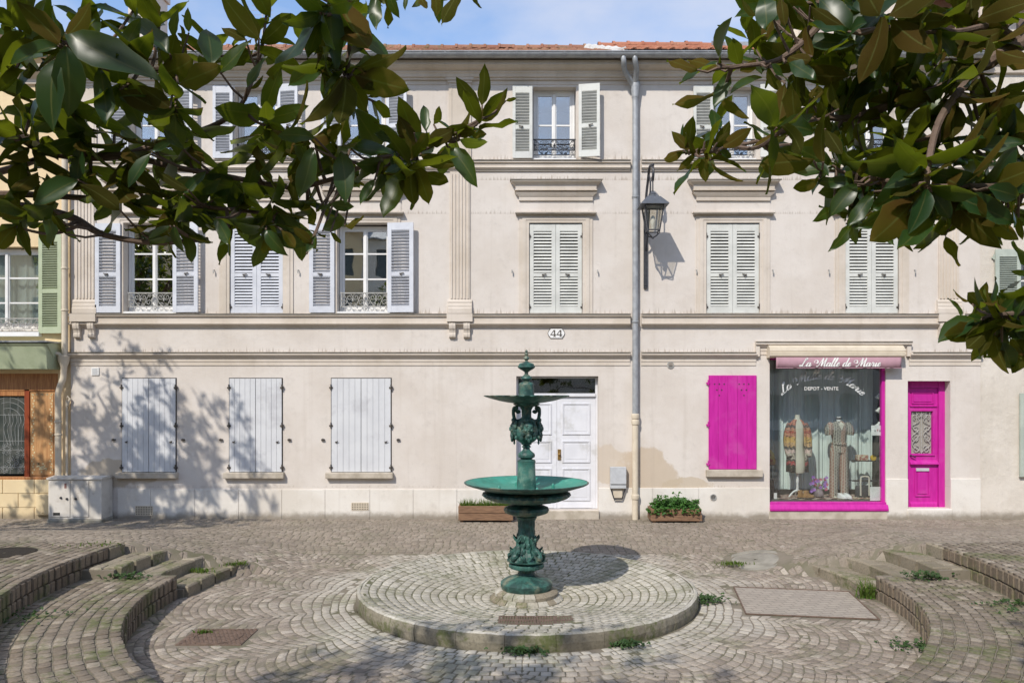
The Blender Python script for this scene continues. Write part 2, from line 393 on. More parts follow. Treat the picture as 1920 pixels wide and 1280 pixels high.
Mx['verdigris'] = mat('verdigris_iron', (0.042, 0.130, 0.105), (0.020, 0.056, 0.048), 0.48, 11, 0.36, 0.60, bs=0.6, bscale=38, c3=(0.17, 0.185, 0.13), s3=4.5, spec=0.45)
Mx['basin'] = mat('turquoise_basin', (0.05, 0.28, 0.215), (0.035, 0.20, 0.15), 0.5, 6, 0.35, 0.66, bs=0.2, bscale=40, c3=(0.11, 0.36, 0.28), s3=3)
Mx['pedestal'] = mat('pedestal_verdigris', (0.048, 0.155, 0.125), (0.028, 0.09, 0.072), 0.5, 7, 0.36, 0.64, bs=0.3, bscale=40, c3=(0.16, 0.24, 0.19), s3=4)
Mx['rust'] = mat('rusty_iron', (0.17, 0.115, 0.085), (0.11, 0.075, 0.055), 0.8, 14, bs=0.3)
Mx['cob_plaza'] = cobble_mat('plaza_cobble', [(0.20, 0.16, 0.125), (0.38, 0.32, 0.26), (0.25, 0.205, 0.165), (0.46, 0.40, 0.33)], 0.45, 0.72)
Mx['cob_terr'] = cobble_mat('terrace_cobble', [(0.15, 0.12, 0.088), (0.29, 0.24, 0.185), (0.20, 0.16, 0.12), (0.38, 0.325, 0.255)], 0.8)
Mx['cob_street'] = cobble_mat('street_cobble', [(0.22, 0.18, 0.14), (0.31, 0.26, 0.205), (0.26, 0.215, 0.17), (0.34, 0.29, 0.235)], 0.15)
Mx['cob_disc'] = cobble_mat('disc_cobble', [(0.36, 0.33, 0.265), (0.51, 0.475, 0.40), (0.42, 0.39, 0.325), (0.57, 0.535, 0.46)], 0.5)
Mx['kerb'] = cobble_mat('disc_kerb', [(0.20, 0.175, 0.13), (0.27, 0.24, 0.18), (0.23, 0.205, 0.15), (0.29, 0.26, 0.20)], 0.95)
Mx['stone'] = cobble_mat('wall_stone', [(0.15, 0.115, 0.08), (0.23, 0.18, 0.13), (0.18, 0.14, 0.10), (0.26, 0.21, 0.155)], 0.7)
Mx['block'] = cobble_mat('step_block', [(0.22, 0.185, 0.13), (0.31, 0.265, 0.195), (0.26, 0.22, 0.16), (0.35, 0.305, 0.235)], 0.85)
Mx['joint'] = mat('joint_sand', (0.20, 0.17, 0.13), (0.13, 0.12, 0.075), 0.95, 2.0, bs=0.5)
Mx['joint_pale'] = mat('pale_joint', (0.20, 0.185, 0.13), (0.12, 0.12, 0.065), 0.95, 2.5, bs=0.5)
Mx['slab'] = mat('slab_infill', (0.40, 0.36, 0.31), (0.33, 0.295, 0.25), 0.85, 7, bs=0.3, bscale=50, c3=(0.27, 0.24, 0.2), s3=2.5)
def slab_mat():
    m, nt, b = new_mat('slab_infill'); p = pos_node(nt)
    br = N(nt, 'ShaderNodeTexBrick', Scale=1.0); br.inputs['Brick Width'].default_value = .16; br.inputs['Row Height'].default_value = .085; br.inputs['Mortar Size'].default_value = .006; br.inputs['Color1'].default_value = (.35, .305, .25, 1); br.inputs['Color2'].default_value = (.30, .26, .215, 1); br.inputs['Mortar'].default_value = (.19, .165, .135, 1)
    mp = N(nt, 'ShaderNodeMapping'); mp.inputs['Rotation'].default_value = (0, 0, R(-10)); L(nt, p, mp.inputs['Vector']); L(nt, mp.outputs['Vector'], br.inputs['Vector'])
    col = mixc(nt, math_n(nt, 'MULTIPLY', sstep(nt, noise(nt, p, 5, 6, .65), .45, .7), .45), br.outputs['Color'], (.24, .21, .175))
    L(nt, col, b.inputs['Base Color']); b.inputs['Roughness'].default_value = .9; bump(nt, b, noise(nt, p, 90, 4, .6), .3, .01); return m
Mx['slab'] = slab_mat()
Mx['leaf'] = leaf_mat('magnolia_leaf', (0.014, 0.042, 0.010), (0.080, 0.042, 0.010), (0.24, 0.30, 0.014), rough=0.34, tfac=0.38, rib=True)
Mx['bark'] = mat('magnolia_bark', (0.16, 0.11, 0.085), (0.10, 0.07, 0.05), 0.85, 12, bs=0.5, bscale=40)
Mx['weed'] = leaf_mat('weed_leaf', (0.035, 0.075, 0.018), (0.04, 0.075, 0.02), (0.10, 0.15, 0.02), 0.6, 0.25)
Mx['flash'] = mat('dirty_zinc_flashing', (0.20, 0.175, 0.14), (0.12, 0.105, 0.085), 0.75, 6)
Mx['herb'] = leaf_mat('herb_leaf', (0.045, 0.125, 0.022), (0.055, 0.12, 0.03), (0.16, 0.27, 0.03), 0.5, 0.3)
Mx['grass'] = leaf_mat('grass_blade', (0.10, 0.15, 0.028), (0.11, 0.15, 0.03), (0.22, 0.28, 0.05), 0.6, 0.3)
# ------------------------------------------------------------------ ground: street, sunken round plaza, terraces, fountain disc
CX, CY = 0.18, 9.5
PZ = -0.21                    # plaza floor
RZ = [-0.07, 0.07, 0.21, 0.35]  # tops of the four risers
R_LOW, R_UP = 4.31, 5.38
K_SIDE = {-1: 0.0015, 1: 0.0008}      # the curves open a little towards the viewer
R_STEP = [4.2, 4.58, 4.95, 5.36]
A_END = [160.6, 165.0, 169.4, 173.2]   # where each step dies into the street ramp
def ss(a, b, v):
    t = np.clip((v - a) / (b - a), 0, 1); return t * t * (3 - 2 * t)
def end_line(dx): return np.interp(dx, [0, 3.84, 4.37, 4.86, 5.31, 12], [10.78, 10.78, 10.58, 10.34, 10.12, 10.12])
def zg(X, Y):
    X = np.asarray(X, float); Y = np.asarray(Y, float)
    dx = np.abs(X - CX)
    ramp = PZ + 0.55 * np.clip((dx - 3.35) / 1.98, 0, 1)
    endl = end_line(dx)
    ramp = PZ + (ramp - PZ) * np.where(dx > 3.3, ss(endl - 0.10, endl + 0.04, Y), 0)
    t = ss(10.6, 13.6, Y)
    return ramp * (1 - t)
def polp(Rr, deg, side=-1):
    """side -1: left terrace, angles as measured; +1: mirrored"""
    if deg > 180: Rr *= 1 + K_SIDE[side] * (deg - 180)
    a = R(deg); x = CX + Rr * math.cos(a) * (1 if side < 0 else -1)
    return x, CY + Rr * math.sin(a)

xs = np.unique(np.concatenate([np.linspace(-60, -12, 13), np.linspace(-12, 12, 241), np.linspace(12, 60, 13)]))
ys = np.unique(np.concatenate([np.linspace(-60, 2, 14), np.linspace(2, 14.6, 127), np.linspace(14.6, 60, 8)]))
gx, gy = np.meshgrid(xs, ys)
gz = zg(gx, gy) - 0.005
rr = np.hypot(gx - CX, gy - CY)
gz = np.where((gy < 9.7) & (rr > 6.3), 0.20, gz)
gz = np.where(gy < 3.5, 0.325, gz)
gz = np.where(gy > 14.4, -0.05, gz)
gz = np.where(rr < 1.98, -0.45, gz)
nx, ny = len(xs), len(ys)
idx = np.arange(nx * ny).reshape(ny, nx)
fq = np.stack([idx[:-1, :-1], idx[:-1, 1:], idx[1:, 1:], idx[1:, :-1]], -1).reshape(-1, 4)
ground = add_obj('ground', np_mesh('ground', np.stack([gx, gy, gz], -1).reshape(-1, 3), fq, Mx['joint'], smooth=True))
tag(ground, 'cobbled street and sunken round plaza in front of the houses', kind='structure')

# --- one cobble: a cushion-topped block given by its four top corners
def unit_cobble(var):
    g = np.random.default_rng(100 + var)
    base = np.array([(-.5, -.5), (.5, -.5), (.5, .5), (-.5, .5)])
    j = g.uniform(-0.05, 0.05, (4, 2))
    rings = []
    for k, (ins, z) in enumerate(((0.0, -0.04), (0.0, -0.004), (0.055, 0.0))):
        q = (base + j) * (1 - 2 * ins)
        rings.append(np.column_stack([q, np.full(4, z) + (g.uniform(-.002, .002, 4) if k == 2 else 0)]))
    v = np.concatenate(rings)
    f = []
    for k in range(2):
        for i in range(4): f.append((k*4+i, k*4+(i+1) % 4, k*4+4+(i+1) % 4, k*4+4+i))
    f.append((8, 9, 10, 11))
    return v, np.array(f)
UC = [unit_cobble(i) for i in range(6)]
def cobbles(quads, parent, m, nobj, name='cobble', gap=0.009, mass_name='cobble_field', zoff=0.0, jz=0.0025, warp=0.02, zfun=None):
    """quads (n,4,3): corners of the cells. The nobj that show largest become objects, the rest one mass."""
    q = np.array(quads, float); n = len(q)
    X_, Y_ = q[:, :, 0].copy(), q[:, :, 1].copy()      # laid by hand: courses wander a little
    q[:, :, 0] += warp * (np.sin(3.1*X_ + 1.7*Y_) * .5 + np.sin(7.3*Y_ - 4.1*X_ + 1.0) * .35 + np.sin(13.7*X_ + 11.1*Y_) * .25)
    q[:, :, 1] += warp * (np.sin(2.7*Y_ - 2.1*X_ + .6) * .5 + np.sin(6.1*X_ + 5.3*Y_) * .35 + np.sin(12.1*Y_ - 14.3*X_) * .25)
    if zfun is not None: q[:, :, 2] = zfun(q[:, :, 0], q[:, :, 1])
    c = q.mean(1)
    px, py = proj(c[:, 0], np.maximum(c[:, 1], 0.3), c[:, 2])
    vis = (px > -20) & (px < 1940) & (py < 1295)
    size = np.where(vis, 1.0 / np.maximum(c[:, 1], 0.3) ** 2, 0)
    order = np.argsort(-size)
    top = [i for i in order[:nobj] if size[i] > 0]; tops = set(top)
    meshes = []
    for k, (v, f) in enumerate(UC):
        meshes.append(np_mesh(name, v, f, m))
    g = np.random.default_rng(n)
    for i in top:
        e = ((q[i, 1] - q[i, 0]) + (q[i, 2] - q[i, 3])) / 2; h = ((q[i, 3] - q[i, 0]) + (q[i, 2] - q[i, 1])) / 2
        le, lh = np.linalg.norm(e), np.linalg.norm(h)
        ex = Vector(e / le); hy = Vector(h / lh)
        if ex.cross(hy).z < 0: hy = -hy
        nz = ex.cross(hy).normalized()
        ex = (ex + Vector(g.uniform(-.02, .02, 3))).normalized(); hy = nz.cross(ex).normalized(); nz = ex.cross(hy)
        sx, sy = max(le - gap, .02) * g.uniform(.93, 1.0), max(lh - gap, .02) * g.uniform(.93, 1.0)
        M4 = Matrix(((ex.x*sx, hy.x*sy, nz.x, 0), (ex.y*sx, hy.y*sy, nz.y, 0), (ex.z*sx, hy.z*sy, nz.z, 0), (0, 0, 0, 1)))
        M4.translation = Vector(c[i]) + Vector((0, 0, zoff + g.uniform(-jz, jz)))
        add_obj(name, meshes[i % 6], parent, mw=M4)
    rest = np.array([i for i in range(n) if i not in tops], int)
    if len(rest):
        qq = q[rest]; cc = qq.mean(1, keepdims=True); d = qq - cc
        ln = np.linalg.norm(d, axis=2, keepdims=True)
        d = d * np.maximum(1 - gap * 0.72 / ln, 0.3) * g.uniform(.88, 1.0, (len(rest), 1, 1)) + g.uniform(-.003, .003, d.shape) * np.array([1, 1, 0])
        dz = g.normal(0, jz*.8, (len(rest), 1)) - (g.random((len(rest), 1)) < .04)*.004 + zoff
        tilt = g.uniform(-.0025, .0025, (len(rest), 4))
        low = cc + d; mid = low.copy(); topv = cc + d * 0.86
        low[:, :, 2] += dz - 0.04; mid[:, :, 2] += dz - 0.003; topv[:, :, 2] += dz + tilt
        V = np.concatenate([low, mid, topv], 1).reshape(-1, 3)
        base = np.arange(len(rest))[:, None, None] * 12
        Fq = (base + UC[0][1][None]).reshape(-1, 4)
        a = np.repeat(g.random(len(rest)), 12)
        o = add_obj(mass_name, np_mesh(mass_name, V, Fq, m, a), parent)
        o['kind'] = 'stuff'
    return len(top), len(rest)

# things let into the plaza floor: no cobbles there
SLAB = [(2.90, 9.96), (4.30, 9.72), (4.10, 8.50), (2.68, 8.72)]
COVER = (3.62, 11.33, 0.47)
MANH = (-3.05, 7.9, 0.34, 0.27)
def in_poly(x, y, poly):
    ins = np.zeros(x.shape, bool); n = len(poly)
    for i in range(n):
        x0, y0 = poly[i]; x1, y1 = poly[(i+1) % n]
        c = ((y0 > y) != (y1 > y)) & (x < (x1-x0)*(y-y0)/((y1-y0) if y1 != y0 else 1e-9) + x0)
        ins ^= c
    return ins
def keep_mask(c):
    x, y = c[:, 0], c[:, 1]
    k = ~in_poly(x, y, [(3.49 + (a - 3.49)*1.07, 9.22 + (b_ - 9.22)*1.07) for a, b_ in SLAB])
    k &= ~(np.hypot(x - COVER[0], y - COVER[1]) < COVER[2] + 0.03)
    k &= ~((np.abs(x - MANH[0]) < MANH[2] + .045) & (np.abs(y - MANH[1]) < MANH[3] + .045))
    return k

# plaza floor: rings at the disc that open into segmental arcs further out
R_D = 2.08
quads = []
NF = 15                                       # fans round the circle
for k in range(0, 33):
    r0 = R_D + 0.015 + k * 0.097; r1 = r0 + 0.097
    per = max(8, int(round(2 * math.pi * (r0 + .05) / NF / 0.112)))
    for fno in range(NF):
        for j in range(per):
            u0 = (j + (0.5 if k % 2 else 0) ) / per; u1 = u0 + 1 / per
            if u1 > 1.0001: u1 = 1.0
            cs = []
            for rb, u in ((r0, u0), (r0, u1), (r1, u1), (r1, u0)):
                sag = 0.24 * float(ss(2.35, 3.1, rb)) * (1 - (2*u - 1) ** 2) - 0.06 * float(ss(2.35, 3.1, rb))
                a = 2 * math.pi * (fno + u) / NF + 0.07
                cs.append((CX - (rb + sag) * math.cos(a) * -1, CY + (rb + sag) * math.sin(a)))
            quads.append(cs)
        if k % 2:
            cs = []
            for rb, u in ((r0, 0), (r0, .5/per), (r1, .5/per), (r1, 0)):
                sag = 0.24 * float(ss(2.35, 3.1, rb)) * (1 - (2*u - 1) ** 2) - 0.06 * float(ss(2.35, 3.1, rb))
                a = 2 * math.pi * (fno + u) / NF + 0.07
                cs.append((CX + (rb + sag) * math.cos(a), CY + (rb + sag) * math.sin(a)))
            quads.append(cs)
q = np.array(quads); c = q.mean(1)
rc = np.hypot(c[:, 0] - CX, c[:, 1] - CY)
def street_line(x):                            # far edge of the plaza paving
    return 11.75 - 0.0 * x
th = np.degrees(np.arctan2(CY - c[:, 1], np.abs(c[:, 0] - CX)))
kk = np.where(c[:, 0] < CX, K_SIDE[-1], K_SIDE[1])
inside = (rc < np.where(c[:, 1] < 9.75, (R_LOW - 0.03) * (1 + kk * np.maximum(th, 0)), 4.7)) & (c[:, 1] < street_line(c[:, 0])) & (rc > R_D + 0.03)
# keep clear of the flights of steps
ang = np.degrees(np.arctan2(c[:, 1] - CY, -np.abs(c[:, 0] - CX)));
inside &= ~((rc > 4.15) & (np.abs(c[:, 0] - CX) > 3.95) & (c[:, 1] > 9.2) & (ang > 160.5))
inside &= (c[:, 1] > 3.5) & keep_mask(c)
q = q[inside]
q3 = np.dstack([q, zg(q[:, :, 0], q[:, :, 1])])
cobbles(q3, ground, Mx['cob_plaza'], 290, gap=0.009, zfun=zg)

# street: running rows from the plaza to the houses
quads = []
yy = 9.9; row = 0
while yy < 14.22:
    dy = 0.095; x = -10.6 + (row % 2) * 0.08
    while x < 10.6:
        w = 0.115 + 0.03 * random.random()
        quads.append([(x, yy), (x + w, yy), (x + w, yy + dy), (x, yy + dy)]); x += w
    yy += dy; row += 1
q = np.array(quads); q[:, :, 1] += 0.02 * np.sin(q[:, :, 0] * 0.5)
c = q.mean(1); rc = np.hypot(c[:, 0] - CX, c[:, 1] - CY); adx = np.abs(c[:, 0] - CX)
endl = end_line(adx)
inplaza = (rc < 4.7) & (c[:, 1] < 11.75) & ~((rc > 4.15) & (adx > 3.95))
out = (c[:, 1] > endl - 0.05) & ~inplaza & keep_mask(c)
q = q[out]; q3 = np.dstack([q, zg(q[:, :, 0], q[:, :, 1])])
street = add_obj('street', np_mesh('street', np.array([(-10.6, 12, -0.2), (10.6, 12, -0.2), (10.6, 14.2, -0.2), (-10.6, 14.2, -0.2)]), np.array([(0, 1, 2, 3)]), Mx['joint']))
tag(street, 'cobbled street running along the foot of the houses', kind='structure')
cobbles(q3, street, Mx['cob_street'], 0, gap=0.007, jz=0.0012, zfun=zg)

# --- terraces on both sides, wall faces of small stones, flights of blocks
def sector(m, r0, r1, a0, a1, z0, z1, side, n=48):
    """solid annular sector"""
    ra = [[polp(r1, a0 + (a1-a0)*i/n, side) for i in range(n+1)], [polp(r0, a0 + (a1-a0)*i/n, side) for i in range(n+1)]]
    for i in range(n):
        A, B = ra[0][i], ra[0][i+1]; C_, D = ra[1][i+1], ra[1][i]
        m.face((*A, z1), (*B, z1), (*C_, z1), (*D, z1)); m.face((*D, z0), (*C_, z0), (*C_, z1), (*D, z1))
    for i in (0, n):
        m.face((*ra[0][i], z0), (*ra[0][i], z1), (*ra[1][i], z1), (*ra[1][i], z0))
def face_stones(r, a0, a1, z0, z1, rows, w, side, parent, name='stone', depth=0.05):
    n = int(abs(R(a1 - a0)) * r / w); hh = (z1 - z0) / rows
    mesh = []
    for v in range(4):
        b = MB(); g = random.Random(v + int(w * 100))
        sx, sz = w - 0.012, hh - 0.012
        def P(x, y, z): return (x, y, z)
        rs = []
        for ins, y in ((0, depth), (0, 0.006), (0.009, -0.004)):
            rs.append([(sx*(.5) * s1 - math.copysign(ins, s1) + g.uniform(-.004, .004), y, sz*.5*s2 - math.copysign(ins, s2) + g.uniform(-.004, .004)) for s1, s2 in ((-1, -1), (1, -1), (1, 1), (-1, 1))])
        b.rings(rs[::-1]); mesh.append(b.mesh(name, Mx['stone']))
    for i in range(n):
        for k in range(rows):
            a = a0 + (a1 - a0) * (i + 0.5 + (0.25 if k % 2 else 0)) / n
            x, y = polp(r - random.uniform(0.0, 0.012), a, side)
            if y < 3.9: continue
            d = Vector((CX - x, CY - y, 0)).normalized()      # the face looks at the fountain
            M4 = Matrix.Translation((x, y, z0 + hh*(k + .5))) @ (-d).to_track_quat('Y', 'Z').to_matrix().to_4x4()
            add_obj(name, mesh[random.randrange(4)], parent, mw=M4)
def ring_quads(r0, r1, a0, a1, z, dr, w, side):
    out = []; k = 0; r = r0
    while r < r1 - dr * .5:
        n = int(abs(R(a1 - a0)) * r / w); off = (k % 2) * 0.5
        for i in range(n):
            aa = a0 + (a1-a0) * (i + off) / n; bb = a0 + (a1-a0) * (i + 1 + off) / n
            qd = [polp(r, aa, side), polp(r, bb, side), polp(r + dr, bb, side), polp(r + dr, aa, side)]
            if side < 0: qd = qd[::-1]
            if min(p[1] for p in qd) > 2.4 and abs(qd[0][0]) < 8.5: out.append([(x, y, z) for x, y in qd])
        r += dr; k += 1
    return np.array(out)
def block_mesh(L_, D, H, seed):
    g = random.Random(seed); b = MB(); rs = []
    j = lambda s=.006: g.uniform(-s, s)
    for ins, z in ((0.0, 0.0), (0.002, H*0.5), (0.0, H - 0.022), (0.016, H - 0.004)):
        rs.append([(sx*(L_/2 - ins) + j(), sy*(D/2 - ins) + j(), z + (j(.003) if z else 0)) for sx, sy in ((-1, -1), (1, -1), (1, 1), (-1, 1))])
    b.rings(rs); return b.mesh('step_block', Mx['block'])
BLK = [block_mesh(0.33, 0.21, 0.16, i) for i in range(6)]
BLK2 = [block_mesh(0.20, 0.15, 0.15, 20 + i) for i in range(6)]
PIT = {-1: (-6.3, 9.45), 1: (6.75, 8.75)}
for side, word in ((-1, 'left'), (1, 'right')):
    m = MB(); sector(m, R_LOW + 0.03, R_UP + 0.2, 180.5, 270, PZ - .1, RZ[1] - 0.006, side)
    low = m.build('lower_terrace', Mx['joint']); tag(low, f'low curved cobbled terrace on the {word} side of the plaza', kind='structure')
    face_stones(R_LOW, 181.0, 270, PZ - .02, RZ[1] - 0.015, 2, 0.115, side, low)
    q = ring_quads(R_LOW - 0.005, R_UP - 0.02, 181.0, 270, RZ[1], 0.103, 0.125, side)
    cobbles(q, low, Mx['cob_terr'], 260, gap=0.008, warp=0.016)
    m = MB(); sector(m, R_UP + 0.03, 12.5, 174.0, 270, PZ, RZ[3] - 0.006, side)
    up = m.build('upper_terrace', Mx['joint']); tag(up, f'high curved cobbled terrace on the {word} side of the plaza', kind='structure')
    face_stones(R_UP, 176.5, 270, RZ[1] - .02, RZ[3] - 0.015, 2, 0.125, side, up)
    q = ring_quads(R_UP - 0.005, 10.5, 174.0, 270, RZ[3], 0.105, 0.13, side)
    cc = q.mean(1); q = q[np.hypot(cc[:, 0] - PIT[side][0], cc[:, 1] - PIT[side][1]) > 0.36]
    q = q[q.mean(1)[:, 1] < 10.15]
    cobbles(q, up, Mx['cob_terr'], 260, gap=0.008, warp=0.016)
    # tree pit in the terrace: flush disc, near-black colour painted for the hole's shade
    m = MB(); px_, py_ = PIT[side]
    m.lathe((px_, py_), [(0.30, RZ[3] - 0.006), (0.33, RZ[3] + 0.004), (0.36, RZ[3] - 0.006)], 28)
    m.lathe((px_, py_), [(0.02, RZ[3] - 0.003), (0.31, RZ[3] - 0.003)], 28)
    o = m.build('tree_pit', Mx['darkened_soil']); tag(o, f'round dark tree pit in the upper terrace at the {word} edge', 'tree pit', 'tree pits')
    # flight of three steps (the top one is the end of the upper wall)
    st = empty('stone_steps', (*polp(4.6, 172, side), PZ), f'mossy curved stone steps climbing to the {word} terrace', 'steps', 'flights of stone steps')
    a_near = [180.6, 180.9, 182.6, 180.5]
    for k in range(4):
        r = R_STEP[k]; zt = RZ[k]
        n = max(2, int(round(abs(R(a_near[k] - A_END[k])) * r / 0.335)))
        for i in range(n):
            a = A_END[k] + (a_near[k] - A_END[k]) * (i + .5) / n
            if k == 3 and a > 176.5: continue
            x, y = polp(r + 0.105, a, side); d = Vector((x - CX, y - CY, 0)).normalized()
            M4 = Matrix.Translation((x, y, zt - 0.16 + random.uniform(-.006, .004))) @ d.to_track_quat('Y', 'Z').to_matrix().to_4x4() @ Matrix.Rotation(random.uniform(-.02, .02), 4, 'Z')
            add_obj('step_block', BLK[random.randrange(6)], st, mw=M4)
        if k < 3:
            n = max(2, int(round(abs(R(a_near[k] - A_END[k])) * (r + .3) / 0.205)))
            for i in range(n):
                a = A_END[k] + 0.6 + (a_near[k] - A_END[k] - .6) * (i + .5) / n
                x, y = polp(r + 0.29, a, side); d = Vector((x - CX, y - CY, 0)).normalized()
                M4 = Matrix.Translation((x, y, zt - 0.153 + random.uniform(-.008, .002))) @ d.to_track_quat('Y', 'Z').to_matrix().to_4x4()
                add_obj('tread_stone', BLK2[random.randrange(6)], st, mw=M4)
    m = MB()                                     # earth core under the flight
    for k in range(3): sector(m, R_STEP[k] + 0.05, R_UP + .1, A_END[k] + 0.8, a_near[k] + .3, PZ - .1, RZ[k] - 0.035, side, 12)
    m.build('core', Mx['joint'], st)

# --- fountain disc: kerb ring, dished cobbled floor
def zdish(r): return -0.04 - 0.20 * (1 - np.clip(np.asarray(r, float) / 2.0, 0, 1) ** 2)
m = MB()
m.lathe((CX, CY), [(0.02, float(zdish(0)) - .02)] + [(r, float(zdish(r)) - 0.006) for r in np.linspace(0.2, 2.0, 40)] + [(2.02, -0.06), (2.04, -0.3)], 72)
disc = m.build('fountain_disc', Mx['joint_pale'], smooth=False); tag(disc, 'raised round cobbled disc under the green fountain', 'disc')
GR = (0.27, 8.37, 0.42, 0.235)
quads = []
r = 0.36; k = 0
while r < 1.95:
    dr = 0.1045; n = max(14, int(2*math.pi*(r + .05) / 0.12))
    for i in range(n):
        a0 = 2*math.pi*(i + (k % 2)*.5 + random.uniform(-.06, .06))/n; a1 = a0 + 2*math.pi/n
        quads.append([(CX + rb*math.cos(a), CY + rb*math.sin(a), float(zdish(rb))) for rb, a in ((r, a0), (r + dr, a0), (r + dr, a1), (r, a1))])
    r += dr; k += 1
q = np.array(quads); cc = q.mean(1)
q = q[~((np.abs(cc[:, 0] - GR[0]) < GR[2] + .02) & (np.abs(cc[:, 1] - GR[1]) < GR[3] + .02))]
cobbles(q, disc, Mx['cob_disc'], 290, gap=0.011, jz=0.002, warp=0.014, zfun=lambda x, y: zdish(np.hypot(x - CX, y - CY)))
# kerb stones of the disc
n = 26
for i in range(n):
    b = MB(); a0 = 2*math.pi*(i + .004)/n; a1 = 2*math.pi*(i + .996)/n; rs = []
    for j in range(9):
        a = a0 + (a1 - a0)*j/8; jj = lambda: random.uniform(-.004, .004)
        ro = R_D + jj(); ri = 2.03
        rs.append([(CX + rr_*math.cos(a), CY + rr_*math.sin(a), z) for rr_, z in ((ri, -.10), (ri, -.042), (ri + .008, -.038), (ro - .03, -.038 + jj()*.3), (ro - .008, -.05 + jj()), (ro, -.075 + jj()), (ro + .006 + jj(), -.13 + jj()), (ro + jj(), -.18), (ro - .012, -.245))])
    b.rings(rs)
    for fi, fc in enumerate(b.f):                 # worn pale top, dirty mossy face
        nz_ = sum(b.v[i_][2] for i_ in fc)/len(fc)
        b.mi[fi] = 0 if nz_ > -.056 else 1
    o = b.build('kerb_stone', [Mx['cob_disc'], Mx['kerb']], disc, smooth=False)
# drain grate on the disc: two cast panels with staggered slots
gt = empty('drain_grate', (GR[0], GR[1], -0.15), 'rusty slotted drain grate set in the disc before the fountain', 'grate')
gzc = float(zdish(math.hypot(GR[0]-CX, GR[1]-CY))) + 0.006
for h in range(2):
    b = MB(); x0 = GR[0] - GR[2] + h * GR[2]; x1 = x0 + GR[2] - .006; y0 = GR[1] - GR[3]; y1 = GR[1] + GR[3]
    tl = 0.10                                     # follows the dish
    def add(xa, xb, ya, yb, za, zb):
        n0 = len(b.v); b.box(xa, xb, ya, yb, za, zb)
        for i in range(n0, len(b.v)):
            x, y, z = b.v[i]; b.v[i] = (x, y, z - (y - GR[1]) * tl)
    add(x0, x1, y0, y1, gzc - .05, gzc - .03)
    for xa, xb in ((x0, x0 + .022), (x1 - .022, x1), ((x0+x1)/2 - .012, (x0+x1)/2 + .012)): add(xa, xb, y0 + .02, y1 - .02, gzc - .03, gzc)
    for ya, yb in ((y0, y0 + .02), (y1 - .02, y1), (GR[1] - .03, GR[1] + .03)): add(x0, x1, ya, yb, gzc - .03, gzc + .001)
    for c2 in range(2):
        for r2 in range(2):
            cx0 = x0 + .022 + c2 * (GR[2] - .03) / 2; cy0 = y0 + .02 + r2 * (GR[3] + .01); off = .02 if (c2 + r2) % 2 else 0
            for s_ in range(6):
                xx = cx0 + .006 + s_ * .03 + off * .5; add(xx, xx + .015, cy0 + .002, cy0 + GR[3] - .052, gzc - .03, gzc - .001)
    b.build('grate_panel', Mx['rust'], gt)

# covers let into the floor
b = MB(); zt = PZ + 0.005
b.slab([(x, y) for x, y in SLAB], PZ - .06, zt)
fr = b.build('access_slab', Mx['slab']); tag(fr, 'large pale cobble-filled access hatch flush with the plaza, right', 'hatch')
b = MB(); 
for i in range(4):
    p0 = Vector((*SLAB[i], zt + .003)); p1 = Vector((*SLAB[(i+1) % 4], zt + .003)); b.bar(p0, p1, 0.014, 0.012)
b.build('frame', Mx['rust'], fr)
zc = float(zg(COVER[0], COVER[1]))
b = MB(); b.lathe(COVER[:2], [(0.02, zc + .012), (0.03, zc - .01), (0.05, zc + .014), (COVER[2]*.72, zc + .012), (COVER[2]*.8, zc - .004), (COVER[2]*.82, zc + .01), (COVER[2], zc + .006), (COVER[2] + .01, zc - .05)], 40)
nrm_ = Vector((-(float(zg(COVER[0]+.3, COVER[1])) - float(zg(COVER[0]-.3, COVER[1])))/.6, -(float(zg(COVER[0], COVER[1]+.3)) - float(zg(COVER[0], COVER[1]-.3)))/.6, 1)).normalized()
Mt_ = Matrix.Translation((COVER[0], COVER[1], zc + .012)) @ Vector((0, 0, 1)).rotation_difference(nrm_).to_matrix().to_4x4() @ Matrix.Translation((-COVER[0], -COVER[1], -zc))
b.v = [tuple(Mt_ @ Vector(v)) for v in b.v]
o = b.build('concrete_cover', Mx['concrete'], smooth=True); tag(o, 'round concrete cover ringed with moss beyond the disc', 'cover')
b = MB(); b.box(MANH[0]-MANH[2]+.01, MANH[0]+MANH[2]-.01, MANH[1]-MANH[3]+.01, MANH[1]+MANH[3]-.01, PZ-.06, PZ+.004)
mh = b.build('manhole_cover', Mx['rust']); tag(mh, 'brown studded iron manhole cover on the left of the plaza', 'manhole')
b = MB()
for i in range(14):
    for j in range(11):
        x = MANH[0] - MANH[2] + .04 + i*.046 + (j % 2)*.02; y = MANH[1] - MANH[3] + .035 + j*.047
        if x < MANH[0] + MANH[2] - .03: b.box(x, x + .02, y, y + .02, PZ + .004, PZ + .010)
b.lathe(MANH[:2], [(.235, PZ + .003), (.235, PZ + .011), (.25, PZ + .011), (.25, PZ + .003)], 36)
o = b.build('studs', Mx['rust'], mh); o['kind'] = 'stuff'
